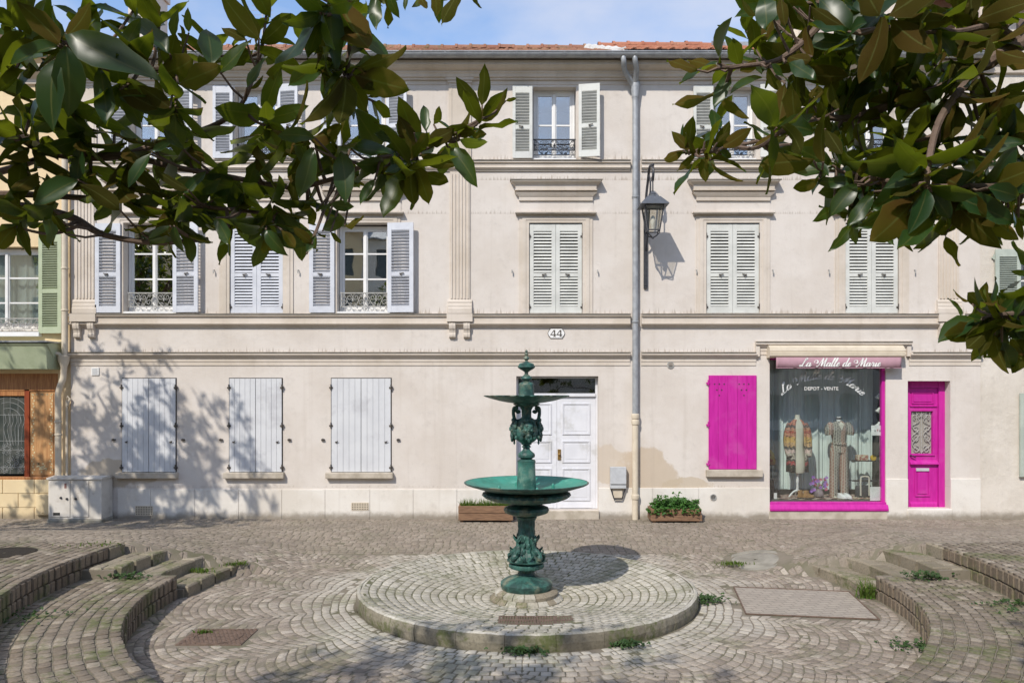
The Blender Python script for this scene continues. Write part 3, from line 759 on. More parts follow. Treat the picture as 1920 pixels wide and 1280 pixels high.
# ------------------------------------------------------------------ the pale house number 44
def course(name, x0, x1, prof, m, parent, Y=F, lab=None, smooth=False):
    """moulding: prof = [(proud, photo row)] from the wall, round and back"""
    b = MB(); b.prism([(Y - p + (0.01 if p == 0 else 0), EYE + (745 - py)/FPX*(Y - p)) for p, py in prof], x0, x1)
    o = b.build(name, m, parent)
    if lab: o['label'] = lab
    return o
def wall_grid(b, x0, x1, z0, z1, holes, Y, depth=0.28):
    """front face with rectangular openings (xa, xb, za, zb) and their reveals"""
    X = sorted({x0, x1, *[h[0] for h in holes], *[h[1] for h in holes]}); Z = sorted({z0, z1, *[h[2] for h in holes], *[h[3] for h in holes]})
    for i in range(len(X)-1):
        for j in range(len(Z)-1):
            cx, cz = (X[i]+X[i+1])/2, (Z[j]+Z[j+1])/2
            if any(h[0] < cx < h[1] and h[2] < cz < h[3] for h in holes): continue
            b.face((X[i], Y, Z[j]), (X[i+1], Y, Z[j]), (X[i+1], Y, Z[j+1]), (X[i], Y, Z[j+1]))
    for h in holes:
        d = h[4] if len(h) > 4 else depth; a, c, e, g = h[:4]
        b.face((a, Y, e), (a, Y, g), (a, Y+d, g), (a, Y+d, e)); b.face((c, Y, e), (c, Y+d, e), (c, Y+d, g), (c, Y, g))
        b.face((a, Y, g), (c, Y, g), (c, Y+d, g), (a, Y+d, g)); b.face((a, Y, e), (a, Y+d, e), (c, Y+d, e), (c, Y, e))

HX0, HX1, HZ1 = fx(133), fx(1838), 8.62
house = empty('pale_house', (0.2, F, 0), 'pale three-storey rendered house with shuttered windows and pink shop', 'house')
C2 = [285, 480, 682, 1040, 1378, 1637]                      # second-floor window axes
C1 = [282, 481, 682, 1042, 1374, 1634.5]                    # first-floor window axes
holes = [(fx(c-40), fx(c+40), fz(299), fz(163), 0.26) for c in C2] + [(fx(c-50), fx(c+50), fz(587), fz(418), 0.24) for c in C1]
DOOR = (fx(968), fx(1122), fz(956), fz(705), 0.20); SHOP = (fx(1443), fx(1661), fz(958), fz(668), 0.12); PDOOR = (fx(1702), fx(1782), fz(953), fz(714), 0.30)
holes += [DOOR, SHOP, PDOOR]
b = MB(); wall_grid(b, HX0, HX1, -0.05, HZ1, holes, F)
b.face((HX0, F, -.05), (HX0, F, HZ1), (HX0, F+8, HZ1), (HX0, F+8, -.05)); b.face((HX1, F, -.05), (HX1, F+8, -.05), (HX1, F+8, HZ1), (HX1, F, HZ1))
b.face((HX0, F+8, -.05), (HX0, F+8, HZ1), (HX1, F+8, HZ1), (HX1, F+8, -.05))
b.build('wall', Mx['wall'], house)
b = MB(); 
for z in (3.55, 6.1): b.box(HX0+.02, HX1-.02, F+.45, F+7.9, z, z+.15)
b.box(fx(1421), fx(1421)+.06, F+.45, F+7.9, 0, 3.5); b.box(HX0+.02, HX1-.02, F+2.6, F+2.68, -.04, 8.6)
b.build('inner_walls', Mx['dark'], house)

# plinth in slabs with fine joints; separate stretches
def plinth(x0, x1, ztop, joints, name='plinth', m=None, Y=F, p=0.022):
    xs_ = [x0] + joints + [x1]
    for i in range(len(xs_)-1):
        b = MB(); b.box(xs_[i] + .002, xs_[i+1] - .002, Y - p, Y + .02, -.06, ztop + random.uniform(-.004, .004)); b.build(name, m or Mx['plinth'], house, bevel=0.006)
plinth(HX0 + .88, fx(968), fz(917), [fx(283), fx(366), fx(448), fx(529), fx(610), fx(694), fx(775), fx(857)])
plinth(fx(1122), fx(1443), fz(914), [fx(1224), fx(1310)])
plinth(fx(1661), fx(1702), fz(897), []); plinth(fx(1782), HX1, fz(897), [])

# string courses (broken at the downpipe), cornice
UPPER = [(0, 299.5), (.085, 300.5), (.095, 304), (.06, 307), (.06, 312.5), (.075, 313.5), (.06, 316), (.03, 318), (.03, 320.5), (0, 321.5)]
MAIN = [(0, 587.5), (.105, 589.5), (.11, 592), (.07, 594), (.07, 604.5), (.095, 605.5), (.085, 608), (.04, 610), (.03, 613), (0, 614)]
LOWER = [(0, 659), (.095, 661.5), (.10, 665), (.065, 667), (.05, 670), (.025, 671.5), (.025, 677.5), (.014, 678.2), (.014, 685), (0, 685.4)]
for pr, nm in ((UPPER, 'upper_string_course'), (MAIN, 'main_string_course')):
    course(nm, HX0, fx(1181), pr, Mx['trim'], house); course(nm, fx(1202), HX1 - .06, pr, Mx['trim'], house)
course('lower_string_course', HX0, fx(1181), LOWER, Mx['trim'], house); course('lower_string_course', fx(1202), fx(1417), LOWER, Mx['trim'], house)
course('lower_string_course', fx(1704), HX1, LOWER, Mx['trim'], house)
up_ = [(p, y - 20) for p, y in LOWER]
course('lower_string_course', fx(1415), fx(1706), up_, Mx['trim'], house)
for x in (1415.2, 1698):
    b = MB(); b.box(fx(x), fx(x + 7.6), F - .062, F + .01, fz(668), fz(648)); b.build('lower_string_course', Mx['trim'], house)
CORN = [(0, 160), (.012, 159), (.012, 151), (.05, 149.5), (.05, 146), (.085, 144), (.10, 138), (.12, 136), (.12, 132), (.20, 127), (.24, 122), (.26, 121), (.26, 113), (0, 112)]
course('cornice', HX0, HX1, CORN, Mx['trim'], house)
def flashing(x0, x1, y0, p):                    # weathered metal strip along the top edge of a ledge
    za, zb = EYE + (745 - y0)/FPX*(F - p), EYE + (745 - y0 - 2.2)/FPX*(F - p)
    b = MB(); b.prism([(F + .005, za + .004), (F - p - .006, za), (F - p - .006, zb), (F - p + .004, zb), (F - p + .004, za - .006), (F + .005, za - .002)], x0, x1); b.build('flashing', Mx['flash'], house)
for xa_, xb_ in ((HX0, fx(1181)), (fx(1202), HX1 - .06)):
    flashing(xa_, xb_, 299.0, .098); flashing(xa_, xb_, 587.6, .113)
for xa_, xb_ in ((HX0, fx(1181)), (fx(1202), fx(1415)), (fx(1707), HX1)): flashing(xa_, xb_, 659.6, .103)
flashing(fx(1415), fx(1706), 639.6, .103)

# pilasters: panelled above, fluted below, moulded base; paired consoles beneath
def pilaster(cx):
    w = 21
    b = MB(); b.box(fx(cx-w), fx(cx+w), F-.028, F+.01, fz(299), fz(150))
    b.box(fx(cx-w+4), fx(cx-w+6), F-.036, F-.02, fz(290), fz(160)); b.box(fx(cx+w-6), fx(cx+w-4), F-.036, F-.02, fz(290), fz(160))
    b.box(fx(cx-w+6), fx(cx+w-6), F-.036, F-.02, fz(290), fz(288)); b.box(fx(cx-w+6), fx(cx+w-6), F-.036, F-.02, fz(162), fz(160))
    b.box(fx(cx-w-5), fx(cx+w+5), F-.075, F+.005, fz(152.5), fz(141)); b.box(fx(cx-w-2), fx(cx+w+2), F-.05, F+.005, fz(157), fz(153))
    o = b.build('pilaster', Mx['trim'], house)
    b = MB(); b.box(fx(cx-19), fx(cx+19), F-.022, F+.01, fz(562), fz(322))
    o = b.build('pilaster', Mx['trim'], house)
    for i in range(6):                                     # fillets between the flutes
        b = MB(); x = cx - 17.2 + i*6.2; b.rings([[(fx(x), F-.02, z), (fx(x+.5), F-.038, z), (fx(x+2.9), F-.038, z), (fx(x+3.4), F-.02, z)] for z in (fz(560), fz(327))])
        b.build('flute', Mx['trim'], o)
    b = MB(); b.prism([(F+.01, fz(588)), (F-.07, fz(588)), (F-.07, fz(579)), (F-.06, fz(577)), (F-.06, fz(572)), (F-.045, fz(570)), (F-.05, fz(566)), (F-.035, fz(562)), (F+.01, fz(562))], fx(cx-22.5), fx(cx+22.5))
    b.build('base', Mx['trim'], o)
    b = MB(); b.box(fx(cx-24), fx(cx+24), F-.125, F+.01, fz(603.8), fz(589.3)); b.build('main_string_course', Mx['trim'], house)
    for dx in (-14, 13):
        b = MB(); x0, x1 = fx(cx+dx-6), fx(cx+dx+6)
        prof = [(0, 606), (.10, 606), (.105, 611), (.095, 616), (.07, 620), (.06, 624), (.07, 628), (.065, 632), (.04, 634), (0, 634)]
        b.prism([(F - p + (.01 if p == 0 else 0), fz(y)) for p, y in prof], x0, x1)
        b.prism([(F - p - .006 if p else F + .005, fz(y)) for p, y in prof[:-1]], (x0*2+x1)/3 + .004, (x0+2*x1)/3 - .004)
        b.build('console', Mx['trim'], house, bevel=0.003)
for c in (161, 862.5, 1778): pilaster(c)

# first-floor window surrounds with cornices
def surround(cx):
    g = []
    for k, (w, p, y0) in enumerate(((69, .020, 404), (63, .032, 408), (56, .022, 413))):
        b = MB()
        wi = (63, 56, 50)[k] ; yi = (408, 413, 418)[k]
        for s in (-1, 1): b.box(min(fx(cx+s*w), fx(cx+s*wi)), max(fx(cx+s*w), fx(cx+s*wi)), F-p, F+.01, fz(587.6), fz(y0))
        b.box(fx(cx-wi), fx(cx+wi), F-p, F+.01, fz(yi), fz(y0))
        o = b.build('window_surround', Mx['trim'], house)
    b = MB(); b.prism([(F+.01, fz(404)), (F-.04, fz(404)), (F-.05, fz(402)), (F-.085, fz(400.5)), (F-.085, fz(398.5)), (F+.01, fz(397.5))], fx(cx-75), fx(cx+75)); b.build('window_ledge', Mx['trim'], house); flashing(fx(cx-76), fx(cx+76), 398.5, .09)
    b = MB(); b.box(fx(cx-70), fx(cx+70), F-.012, F+.01, fz(397.5), fz(376)); b.build('window_frieze', Mx['wall'], house)
    b = MB()
    for (w0, w1, y0, y1, p0, p1) in ((85, 83, 336, 340, .17, .165), (83, 76, 340, 347, .15, .10), (76, 75, 347, 354, .10, .095), (75, 77, 354, 356, .09, .11), (77, 69, 360, 368, .10, .06), (69, 69, 368, 376, .05, .045)):
        rs = []
        for w, p, y in ((w0, p0, y0), (w1, p1, y1)): zq_ = EYE + (745 - y)/FPX*(F - p); rs.append([(fx(cx-w), F+.01, zq_), (fx(cx-w), F-p, zq_), (fx(cx+w), F-p, zq_), (fx(cx+w), F+.01, zq_)])
        b.rings(rs[::-1])
    b.box(fx(cx-74.5), fx(cx+74.5), F-.088, F+.01, fz(360.2), fz(355.8))
    b.build('window_cornice', Mx['trim'], house); flashing(fx(cx-86), fx(cx+86), 335.5, .172)
for c in C1: surround(c)

# ---- louvred shutters: frame > slats one by one
SLATM = {}
slat_rest = {}
slat_count = [0]
def slat_mesh(w, m, h=.050):
    k = (round(w, 3), m.name, h)
    if k not in SLATM:
        b = MB(); b.box(-w/2, w/2, -.006, .006, -h/2, h/2); SLATM[k] = b.mesh('slat', m)
    return SLATM[k]
def louvre(x0, x1, z0, z1, Y, m, parent, n=24, tilt=-38, mid=0.43, name='shutter', stile=0.075, yaw=0.0, hinge_side=0, slat_obj=True, lab=None, latch=True):
    """shutter leaf standing in the wall plane; Y is its front face"""
    b = MB(); t = 0.035; w = x1 - x0
    top, bot = 0.13, 0.12; zm = z0 + (z1 - z0) * mid
    hx = x0 if hinge_side <= 0 else x1
    Mt = Matrix.Translation((hx, Y, 0)) @ Matrix.Rotation(yaw, 4, 'Z') @ Matrix.Translation((-hx, -Y, 0))
    def bx(a, c, e, g, y0=0, y1=t):
        n0 = len(b.v); b.box(a, c, Y + y0, Y + y1, e, g)
        if yaw:
            for i in range(n0, len(b.v)): b.v[i] = tuple(Mt @ Vector(b.v[i]))
    bx(x0, x0+stile, z0, z1); bx(x1-stile, x1, z0, z1)
    bx(x0+stile, x1-stile, z0, z0+bot, .002, t-.002); bx(x0+stile, x1-stile, z1-top, z1, .002, t-.002); bx(x0+stile, x1-stile, zm-.035, zm+.035, .002, t-.002)
    o = b.build(name, m, parent)
    if lab: o['label'] = lab
    sw = w - 2*stile + .004
    secs = ((z0+bot, zm-.035), (zm+.035, z1-top)); tot = sum(s[1]-s[0] for s in secs); pitch = tot / n
    mb = None
    for a, c in secs:
        k = max(1, round((c - a) / pitch))
        for i in range(k):
            z = a + (c - a) * (i + .5) / k
            M4 = Mt @ Matrix.Translation(((x0+x1)/2, Y + t/2, z)) @ Matrix.Rotation(R(tilt), 4, 'X')
            if slat_obj and slat_count[0] < 300:
                add_obj('slat', slat_mesh(sw, m), o, mw=M4); slat_count[0] += 1
            else:
                mb = mb or MB(); mb.tbox(M4, sw, .012, .05)
    if mb:
        q_ = mb.build('slats', m, o); q_['kind'] = 'stuff'
    if latch:
        b = MB(); xm = (x0 + x1)/2; s = 1 if hinge_side <= 0 else -1
        b.box(xm - .012, xm + .012, Y - .022, Y + .003, zm - .012, zm + .012); b.bar((xm, Y - .018, zm), (xm + .07*s, Y - .02, zm + .012), .012, .016); b.bar((xm, Y - .018, zm), (xm + .03*s, Y - .02, zm - .04), .01, .012)
        for i in range(len(b.v)): b.v[i] = tuple(Mt @ Vector(b.v[i]))
        b.build('latch', Mx['hinge'], o)
    return o
def hinges(x, zs, Y, parent, m=None, w=.035):
    for z in zs:
        b = MB(); b.tube([(x, Y - .012, z - .05), (x, Y - .012, z + .05)], .013, 6); b.box(x - w, x + w, Y - .008, Y + .012, z - .028, z + .004); b.build('hinge', m or Mx['hinge'], parent)

# ---- windows: frame with casements > panes, iron railing
def spiral(cx, cz, r, turns, a0, d=1, n=14):
    return [(cx + r*(1 - .82*i/n)*math.cos(a0 + d*turns*2*math.pi*i/n), cz + r*(1 - .82*i/n)*math.sin(a0 + d*turns*2*math.pi*i/n)) for i in range(n+1)]
def window(x0, x1, z0, z1, Y, rows, parent, glass=None, name='window', frame_m=None, fw=.05, lab=None, curtain=False, split=True):
    m = frame_m or Mx['white']; b = MB()
    b.box(x0, x0+fw, Y, Y+.06, z0, z1); b.box(x1-fw, x1, Y, Y+.06, z0, z1); b.box(x0+fw, x1-fw, Y, Y+.06, z1-fw, z1); b.box(x0+fw, x1-fw, Y, Y+.06, z0, z0+fw+.02)
    xm = (x0+x1)/2; st = .042
    leaves = ((x0+fw, xm), (xm, x1-fw)) if split else ((x0+fw, x1-fw),)
    panes = []
    for a, c in leaves:
        e, g = z0+fw+.02, z1-fw
        b.box(a+.003, a+st, Y+.008, Y+.052, e, g); b.box(c-st, c-.003, Y+.008, Y+.052, e, g); b.box(a+st, c-st, Y+.008, Y+.052, e, e+.06); b.box(a+st, c-st, Y+.008, Y+.052, g-.045, g)
        zs = [e+.06 + (g-.045-e-.06)*r for r in rows]
        for z in zs: b.box(a+st, c-st, Y+.012, Y+.048, z-.014, z+.014)
        lv = [e+.06] + zs + [g-.045]
        for i in range(len(lv)-1): panes.append((a+st, c-st, lv[i], lv[i+1]))
    if split: b.box(xm-.022, xm+.022, Y-.012, Y+.01, z0+fw+.03, z1-fw-.01)
    o = b.build(name, m, parent)
    if lab: o['label'] = lab
    for a, c, e, g in panes:
        p = MB(); p.box(a-.004, c+.004, Y+.026, Y+.030, e-.004, g+.004); p.build('pane', glass or Mx['glass'], o)
    if curtain:
        p = MB(); n = 40
        rs = [[(x0 + (x1-x0)*i/n, Y+.16 + .02*math.sin(i*1.3) + .012*math.sin(i*2.9), z) for i in range(n+1)] for z in (z0, z1)]
        p.rings(rs, False); p.build('curtain', Mx['curtain'], o)
    return o
def railing(x0, x1, z0, z1, Y, m, parent, name='railing', style=0):
    b = MB(); r = .009
    w = x1 - x0; h = z1 - z0
    P3 = lambda pts: [(x, Y, z) for x, z in pts]
    b.box(x0-.02, x1+.02, Y-.014, Y+.014, z1-.014, z1+.006); b.box(x0-.01, x1+.01, Y-.008, Y+.008, z0, z0+.014)
    if style == 0: b.box(x0-.01, x1+.01, Y-.007, Y+.007, z0-.09, z0-.078)
    b.box(x0, x0+.014, Y-.008, Y+.008, z0, z1); b.box(x1-.014, x1, Y-.008, Y+.008, z0, z1)
    n = 4; cw = w/n
    for i in range(n):
        c = x0 + cw*(i+.5); s = 1 if i % 2 else -1
        b.tube(P3(spiral(c - s*cw*.22, z1 - h*.30, h*.24, 1.4, R(90), s)), r*.8, 4); b.tube(P3(spiral(c + s*cw*.22, z0 + h*.32, h*.26, 1.4, R(-90), s)), r*.8, 4)
        b.tube(P3(catmull([Vector((c - s*cw*.44, z0 + .02, 0)), Vector((c - s*cw*.1, z0 + h*.3, 0)), Vector((c + s*cw*.1, z1 - h*.3, 0)), Vector((c + s*cw*.44, z1 - .02, 0))], 5)) if False else [(p.x, Y, p.y) for p in catmull([Vector((c - s*cw*.44, z0 + .02, 0)), Vector((c - s*cw*.1, z0 + h*.3, 0)), Vector((c + s*cw*.1, z1 - h*.3, 0)), Vector((c + s*cw*.44, z1 - .02, 0))], 5)], r*.8, 4)
        b.tube(P3(spiral(c - s*cw*.3, z0 + h*.2, h*.13, 1.2, 0, -s)), r*.7, 4); b.tube(P3(spiral(c + s*cw*.3, z1 - h*.2, h*.13, 1.2, R(180), -s)), r*.7, 4)
    for i in range(n+1): b.ball((min(max(x0 + cw*i, x0+.01), x1-.01), Y - .004, (z0+z1)/2), .017, .012, .03, 6, 4)
    return b.build(name, m, parent)
Mx['curtain'] = mat('sheer_curtain', (0.62, 0.62, 0.58), (0.5, 0.5, 0.47), 0.9, 5)
for i, c in enumerate(C1):                     # largest slats first
    x0, x1, z0, z1 = fx(c-49), fx(c+49), fz(586.5), fz(420)
    if i in (1, 3, 4, 5):
        m = Mx['shut2'] if i > 1 else Mx['shut1']
        for a, d, s in ((x0, (x0+x1)/2 - .003, -1), ((x0+x1)/2 + .003, x1, 1)):
            o = louvre(a, d, z0, z1, F + .005, m, house, n=23, tilt=-40, hinge_side=s, name='shutter', lab='closed ivory louvred shutter leaf' if i > 1 else None)
            hinges(a - .008 if s < 0 else d + .008, (z0 + .12, z1 - .22), F, o)
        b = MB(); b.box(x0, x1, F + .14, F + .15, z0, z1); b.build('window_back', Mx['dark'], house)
    else:
        louvre(fx(c-101), fx(c-54), z0, z1, F - .06, Mx['shut1'], house, n=23, tilt=42, hinge_side=1, name='shutter', lab='open white louvred shutter leaf')
        louvre(fx(c+46), fx(c+95), z0, z1, F - .10, Mx['shut1'], house, n=23, tilt=42, hinge_side=-1, name='shutter', yaw=R(-6), lab='open white louvred shutter leaf')
        w = window(fx(c-50)+.01, fx(c+50)-.01, z0+.02, fz(421), F + .17, (.36, .70), house)
        railing(fx(c-44), fx(c+44), fz(575), fz(548), F + .07, Mx['wiron'], w)
        b = MB(); b.box(fx(c-50)+.002, fx(c+50)-.002, F-.02, F+.2, fz(587.3), fz(584)); b.build('window_sill', Mx['white'], house)
for i, c in enumerate(C2):
    z0, z1 = fz(298), fz(163)
    louvre(fx(c-79), fx(c-42), z0, z1, F - .06, Mx['shut2'] if i > 2 else Mx['shut1'], house, n=19, tilt=42, hinge_side=1, stile=.055)
    louvre(fx(c+44), fx(c+83), z0, z1, F - .12, Mx['shut2'] if i > 2 else Mx['shut1'], house, n=19, tilt=42, hinge_side=-1, yaw=R(-9), stile=.055)
    w = window(fx(c-40)+.01, fx(c+40)-.01, z0+.01, z1-.005, F + .19, (.5,), house)
    railing(fx(c-40)+.02, fx(c+40)-.02, fz(280), fz(259), F + .08, Mx['iron'], w)
    b = MB(); b.box(fx(c-40)+.002, fx(c+40)-.002, F-.01, F+.22, fz(299.4), fz(297)); b.build('window_sill', Mx['white'], house)

# ---- boarded ground-floor shutters
def board_shutter(x0, x1, z0, z1, m, parent, nb, Y=F - .028, name='shutter', splits=True, hl=True):
    xm = (x0 + x1)/2
    leaves = ((x0, xm - .003), (xm + .003, x1)) if splits else ((x0, x1),)
    for k, (a, c) in enumerate(leaves):
        w = (c - a)/nb
        b = MB(); b.box(a + .004, c - .004, Y + .014, Y + .032, z0 + .002, z1 - .002)     # ledger behind the boards
        o = b.build(name, m, parent)
        for i in range(nb):
            b = MB(); b.box(a + w*i + .0018, a + w*(i+1) - .0018, Y + random.uniform(0, .002), Y + .014, z0, z1); b.build('board', m, o, bevel=.003)
        if hl:
            x = a - .006 if k == 0 else c + .006
            hinges(x, (z0 + .09, (z0+z1)/2, z1 - .16), Y, o)
            b = MB(); xx = a + .17*(c - a) if k == 0 else c - .17*(c - a); zz = z0 + .56
            b.box(xx - .02, xx + .02, Y - .02, Y + .004, zz - .015, zz + .008); b.bar((xx, Y-.018, zz), (xx + .035, Y-.03, zz + .02), .01); b.build('latch', Mx['hinge'], o)
for (a, c) in ((230, 330), (431, 529), (622, 733)):
    board_shutter(fx(a), fx(c), fz(884), fz(709.5), Mx['gshut'], house, 5)
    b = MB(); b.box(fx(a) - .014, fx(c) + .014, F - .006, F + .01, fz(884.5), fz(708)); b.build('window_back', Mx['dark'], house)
    b = MB(); b.box(fx(a-10), fx(c+5), F-.10, F+.01, fz(896), fz(884.8)); b.build('window_sill', Mx['sill'], house, bevel=.012)
    for x in (a - 16, c + 14):
        b = MB(); b.box(fx(x) - .03, fx(x) + .03, F - .035, F + .005, fz(826), fz(822.5)); b.ball((fx(x), F-.035, fz(823)), .018, .014, .018, 6, 4); b.build('shutter_stay', Mx['hinge'], house)
board_shutter(fx(1328), fx(1418), fz(879), fz(703.5), Mx['magenta'], house, 5, splits=False, hl=False)
sh_m = [o for o in bpy.data.objects if o.parent == house and o.name.startswith('shutter')][-1]; sh_m['label'] = 'magenta boarded shutter beside the shop window'
hinges(fx(1327), (fz(868), fz(795), fz(717)), F - .03, sh_m, Mx['magenta'])
for cxp in (1348, 1394):
    for k, (dx, dy) in enumerate(((-9, 0), (0, 0), (9, 0), (-4.5, 11), (4.5, 11), (0, 21))):
        b = MB(); b.tube([(fx(cxp+dx), F-.0305, fz(720+dy)), (fx(cxp+dx), F-.027, fz(720+dy))], .014, 8); b.build('peephole', Mx['dark'], sh_m)
b = MB(); b.box(fx(1323), fx(1428), F-.09, F+.01, fz(893), fz(879.8)); b.build('window_sill', Mx['sill'], house, bevel=.01)

# ---- white double door with transom
x0, x1 = DOOR[0], DOOR[1]; Yd = F + .15
b = MB(); b.box(x0, x0+.04, Yd, Yd+.06, fz(955), fz(706)); b.box(x1-.04, x1, Yd, Yd+.06, fz(955), fz(706)); b.box(x0+.04, x1-.04, Yd, Yd+.06, fz(708.5), fz(706)); b.box(x0+.04, x1-.04, Yd-.03, Yd+.06, fz(743), fz(737))
dr = b.build('white_door', Mx['door'], house); dr['label'] = 'flaking white panelled double door with dark transom'
p = MB(); p.box(x0+.03, x1-.03, Yd+.03, Yd+.036, fz(738), fz(707)); p.build('pane', Mx['glassd'], dr)
xm = (x0+x1)/2
for k, (a, c) in enumerate(((x0+.042, xm-.002), (xm+.002, x1-.042))):
    b = MB(); b.box(a, c, Yd+.012, Yd+.05, fz(955), fz(743.4)); lf = b.build('door_leaf', Mx['door'], dr)
    for y0, y1 in ((756, 815), (827, 868), (879, 940)):
        e, g = fz(y1), fz(y0); xa, xb = a+.10, c-.10
        b = MB()
        for i, (ins, pr) in enumerate(((0, .016), (.018, .008))):
            for u0, u1, v0, v1 in ((xa+ins, xb-ins, e+ins, e+ins+.016), (xa+ins, xb-ins, g-ins-.016, g-ins), (xa+ins, xa+ins+.016, e+ins+.016, g-ins-.016), (xb-ins-.016, xb-ins, e+ins+.016, g-ins-.016)):
                b.box(u0, u1, Yd+.012-pr, Yd+.013, v0, v1)
        b.box(xa+.06, xb-.06, Yd+.006, Yd+.013, e+.06, g-.06)
        b.build('panel', Mx['door'], dr)
    b = MB(); b.box(a+.06, c-.06, Yd+.002, Yd+.013, fz(953.5), fz(946)); b.build('panel', Mx['door'], dr)
b = MB(); b.box(xm+.015, xm+.075, Yd-.004, Yd+.013, fz(863), fz(843)); b.ball((xm+.045, Yd-.03, fz(852)), .022, .022, .022, 8, 6); b.build('handle', Mx['brass'], dr, smooth=True)
b = MB(); b.box(x0-.02, x1+.01, F-.06, F+.2, -.06, fz(956.3)); b.build('threshold', Mx['sill'], house, bevel=.012)

# ---- magenta panelled door
x0, x1 = PDOOR[0], PDOOR[1]; Yd = F + .22
Xd = lambda px: (px - 960)/FPX*Yd
Zd = lambda py: EYE + (745 - py)/FPX*Yd
b = MB(); fwd = .045
b.box(x0, Xd(1704.5), Yd-.02, Yd+.06, fz(953), fz(714)); b.box(Xd(1758), x1, Yd-.04, Yd+.06, fz(953), fz(714)); b.box(Xd(1704.5), Xd(1758), Yd-.03, Yd+.06, Zd(727), fz(714))
dr = b.build('magenta_door', Mx['magenta'], house); dr['label'] = 'narrow magenta panelled door with scrolled iron grille'
a, c = Xd(1704.5)+.002, Xd(1758)-.002
GZ0, GZ1 = Zd(850), Zd(771); gx0, gx1 = Xd(1708), Xd(1748)
b = MB(); wall_grid(b, a, c, fz(952.8), Zd(727.4), [(gx0, gx1, GZ0, GZ1, .05)], Yd); b.build('door_leaf', Mx['magenta'], dr)
def mould(xa, xb, e, g, w, pr, nm='panel', par=None):
    b = MB()
    for u0, u1, v0, v1 in ((xa, xb, e, e+w), (xa, xb, g-w, g), (xa, xa+w, e+w, g-w), (xb-w, xb, e+w, g-w)): b.box(u0, u1, Yd-pr, Yd+.002, v0, v1)
    b.box(xa+w*2.2, xb-w*2.2, Yd-pr*.7, Yd+.002, e+w*2.2, g-w*2.2) if nm == 'panel' else None
    b.build(nm, Mx['magenta'], par or dr, bevel=.004)
mould(Xd(1709), Xd(1750), Zd(757), Zd(735), .018, .018); mould(Xd(1715), Xd(1743), Zd(930), Zd(880), .022, .02)
mould(gx0-.04, gx1+.04, GZ0-.04, GZ1+.04, .035, .022, 'grille_frame')
b = MB(); b.prism([(Yd, Zd(870)), (Yd-.06, Zd(870)), (Yd-.06, Zd(868)), (Yd-.03, Zd(864)), (Yd, Zd(862))], a, Xd(1757)); b.prism([(Yd, Zd(951)), (Yd-.03, Zd(951)), (Yd-.03, Zd(944)), (Yd-.012, Zd(941)), (Yd, Zd(940))], a+.01, Xd(1756)); b.prism([(Yd, Zd(762.5)), (Yd-.025, Zd(762)), (Yd-.025, Zd(760)), (Yd, Zd(759))], a+.01, Xd(1756)); b.build('rail', Mx['magenta'], dr)
b = MB(); b.box(gx0, gx1, Yd+.044, Yd+.05, GZ0, GZ1); b.build('pane', Mx['frost'] if 'frost' in Mx else Mx.setdefault('frost', mat('frosted_glass', (0.34, 0.32, 0.28), (0.28, 0.26, 0.23), 0.35, 12)), dr)
b = MB(); Yg = Yd + .012; w = gx1 - gx0; cxg = (gx0+gx1)/2
tb = lambda pts, r=.0075: b.tube([(x, Yg, z) for x, z in pts], r, 5)
tb([(cxg, GZ0), (cxg, GZ1)])
for s in (-1, 1):
    tb(spiral(cxg + s*w*.26, GZ0 + .30, .085, 1.5, R(90 if s > 0 else 90), -s)); tb(spiral(cxg + s*w*.25, GZ0 + .09, .075, 1.4, R(90), s)); tb(spiral(cxg + s*w*.27, GZ0 + .47, .07, 1.4, R(-90), -s))
    tb([(p.x, p.y) for p in catmull([Vector((cxg, GZ0+.03, 0)), Vector((cxg + s*w*.42, GZ0+.17, 0)), Vector((cxg + s*w*.1, GZ0+.36, 0)), Vector((cxg + s*w*.44, GZ0+.52, 0)), Vector((cxg + s*w*.1, GZ0+.62, 0)), Vector((cxg + s*w*.3, GZ0+.74, 0))], 6)])
    tb(spiral(cxg + s*w*.3, GZ1 - .1, .055, 1.3, R(-90), s)); tb(spiral(cxg + s*w*.13, GZ1 - .07, .045, 1.3, R(-90), -s)); tb([(cxg + s*w*.22, GZ1 - .2), (cxg + s*w*.22, GZ1)], .006); tb([(cxg + s*w*.4, GZ1 - .26), (cxg + s*w*.4, GZ1)], .006)
b.build('grille', Mx['wiron'], dr)
b = MB(); b.box(Xd(1717), Xd(1741), Yd-.024, Yd+.002, Zd(882.5), Zd(877)); b.build('letter_slot', Mx['grey_metal'], dr)
b = MB(); b.tube([(Xd(1706), Yd-.002, Zd(852)), (Xd(1706), Yd-.05, Zd(853)), (Xd(1714), Yd-.055, Zd(857))], .011, 6); b.build('handle', Mx['iron'], dr)
b = MB(); b.box(x0-.02, x1+.02, F-.04, F+.29, -.06, fz(953.5)); b.build('threshold', Mx['plinth'], house, bevel=.015)

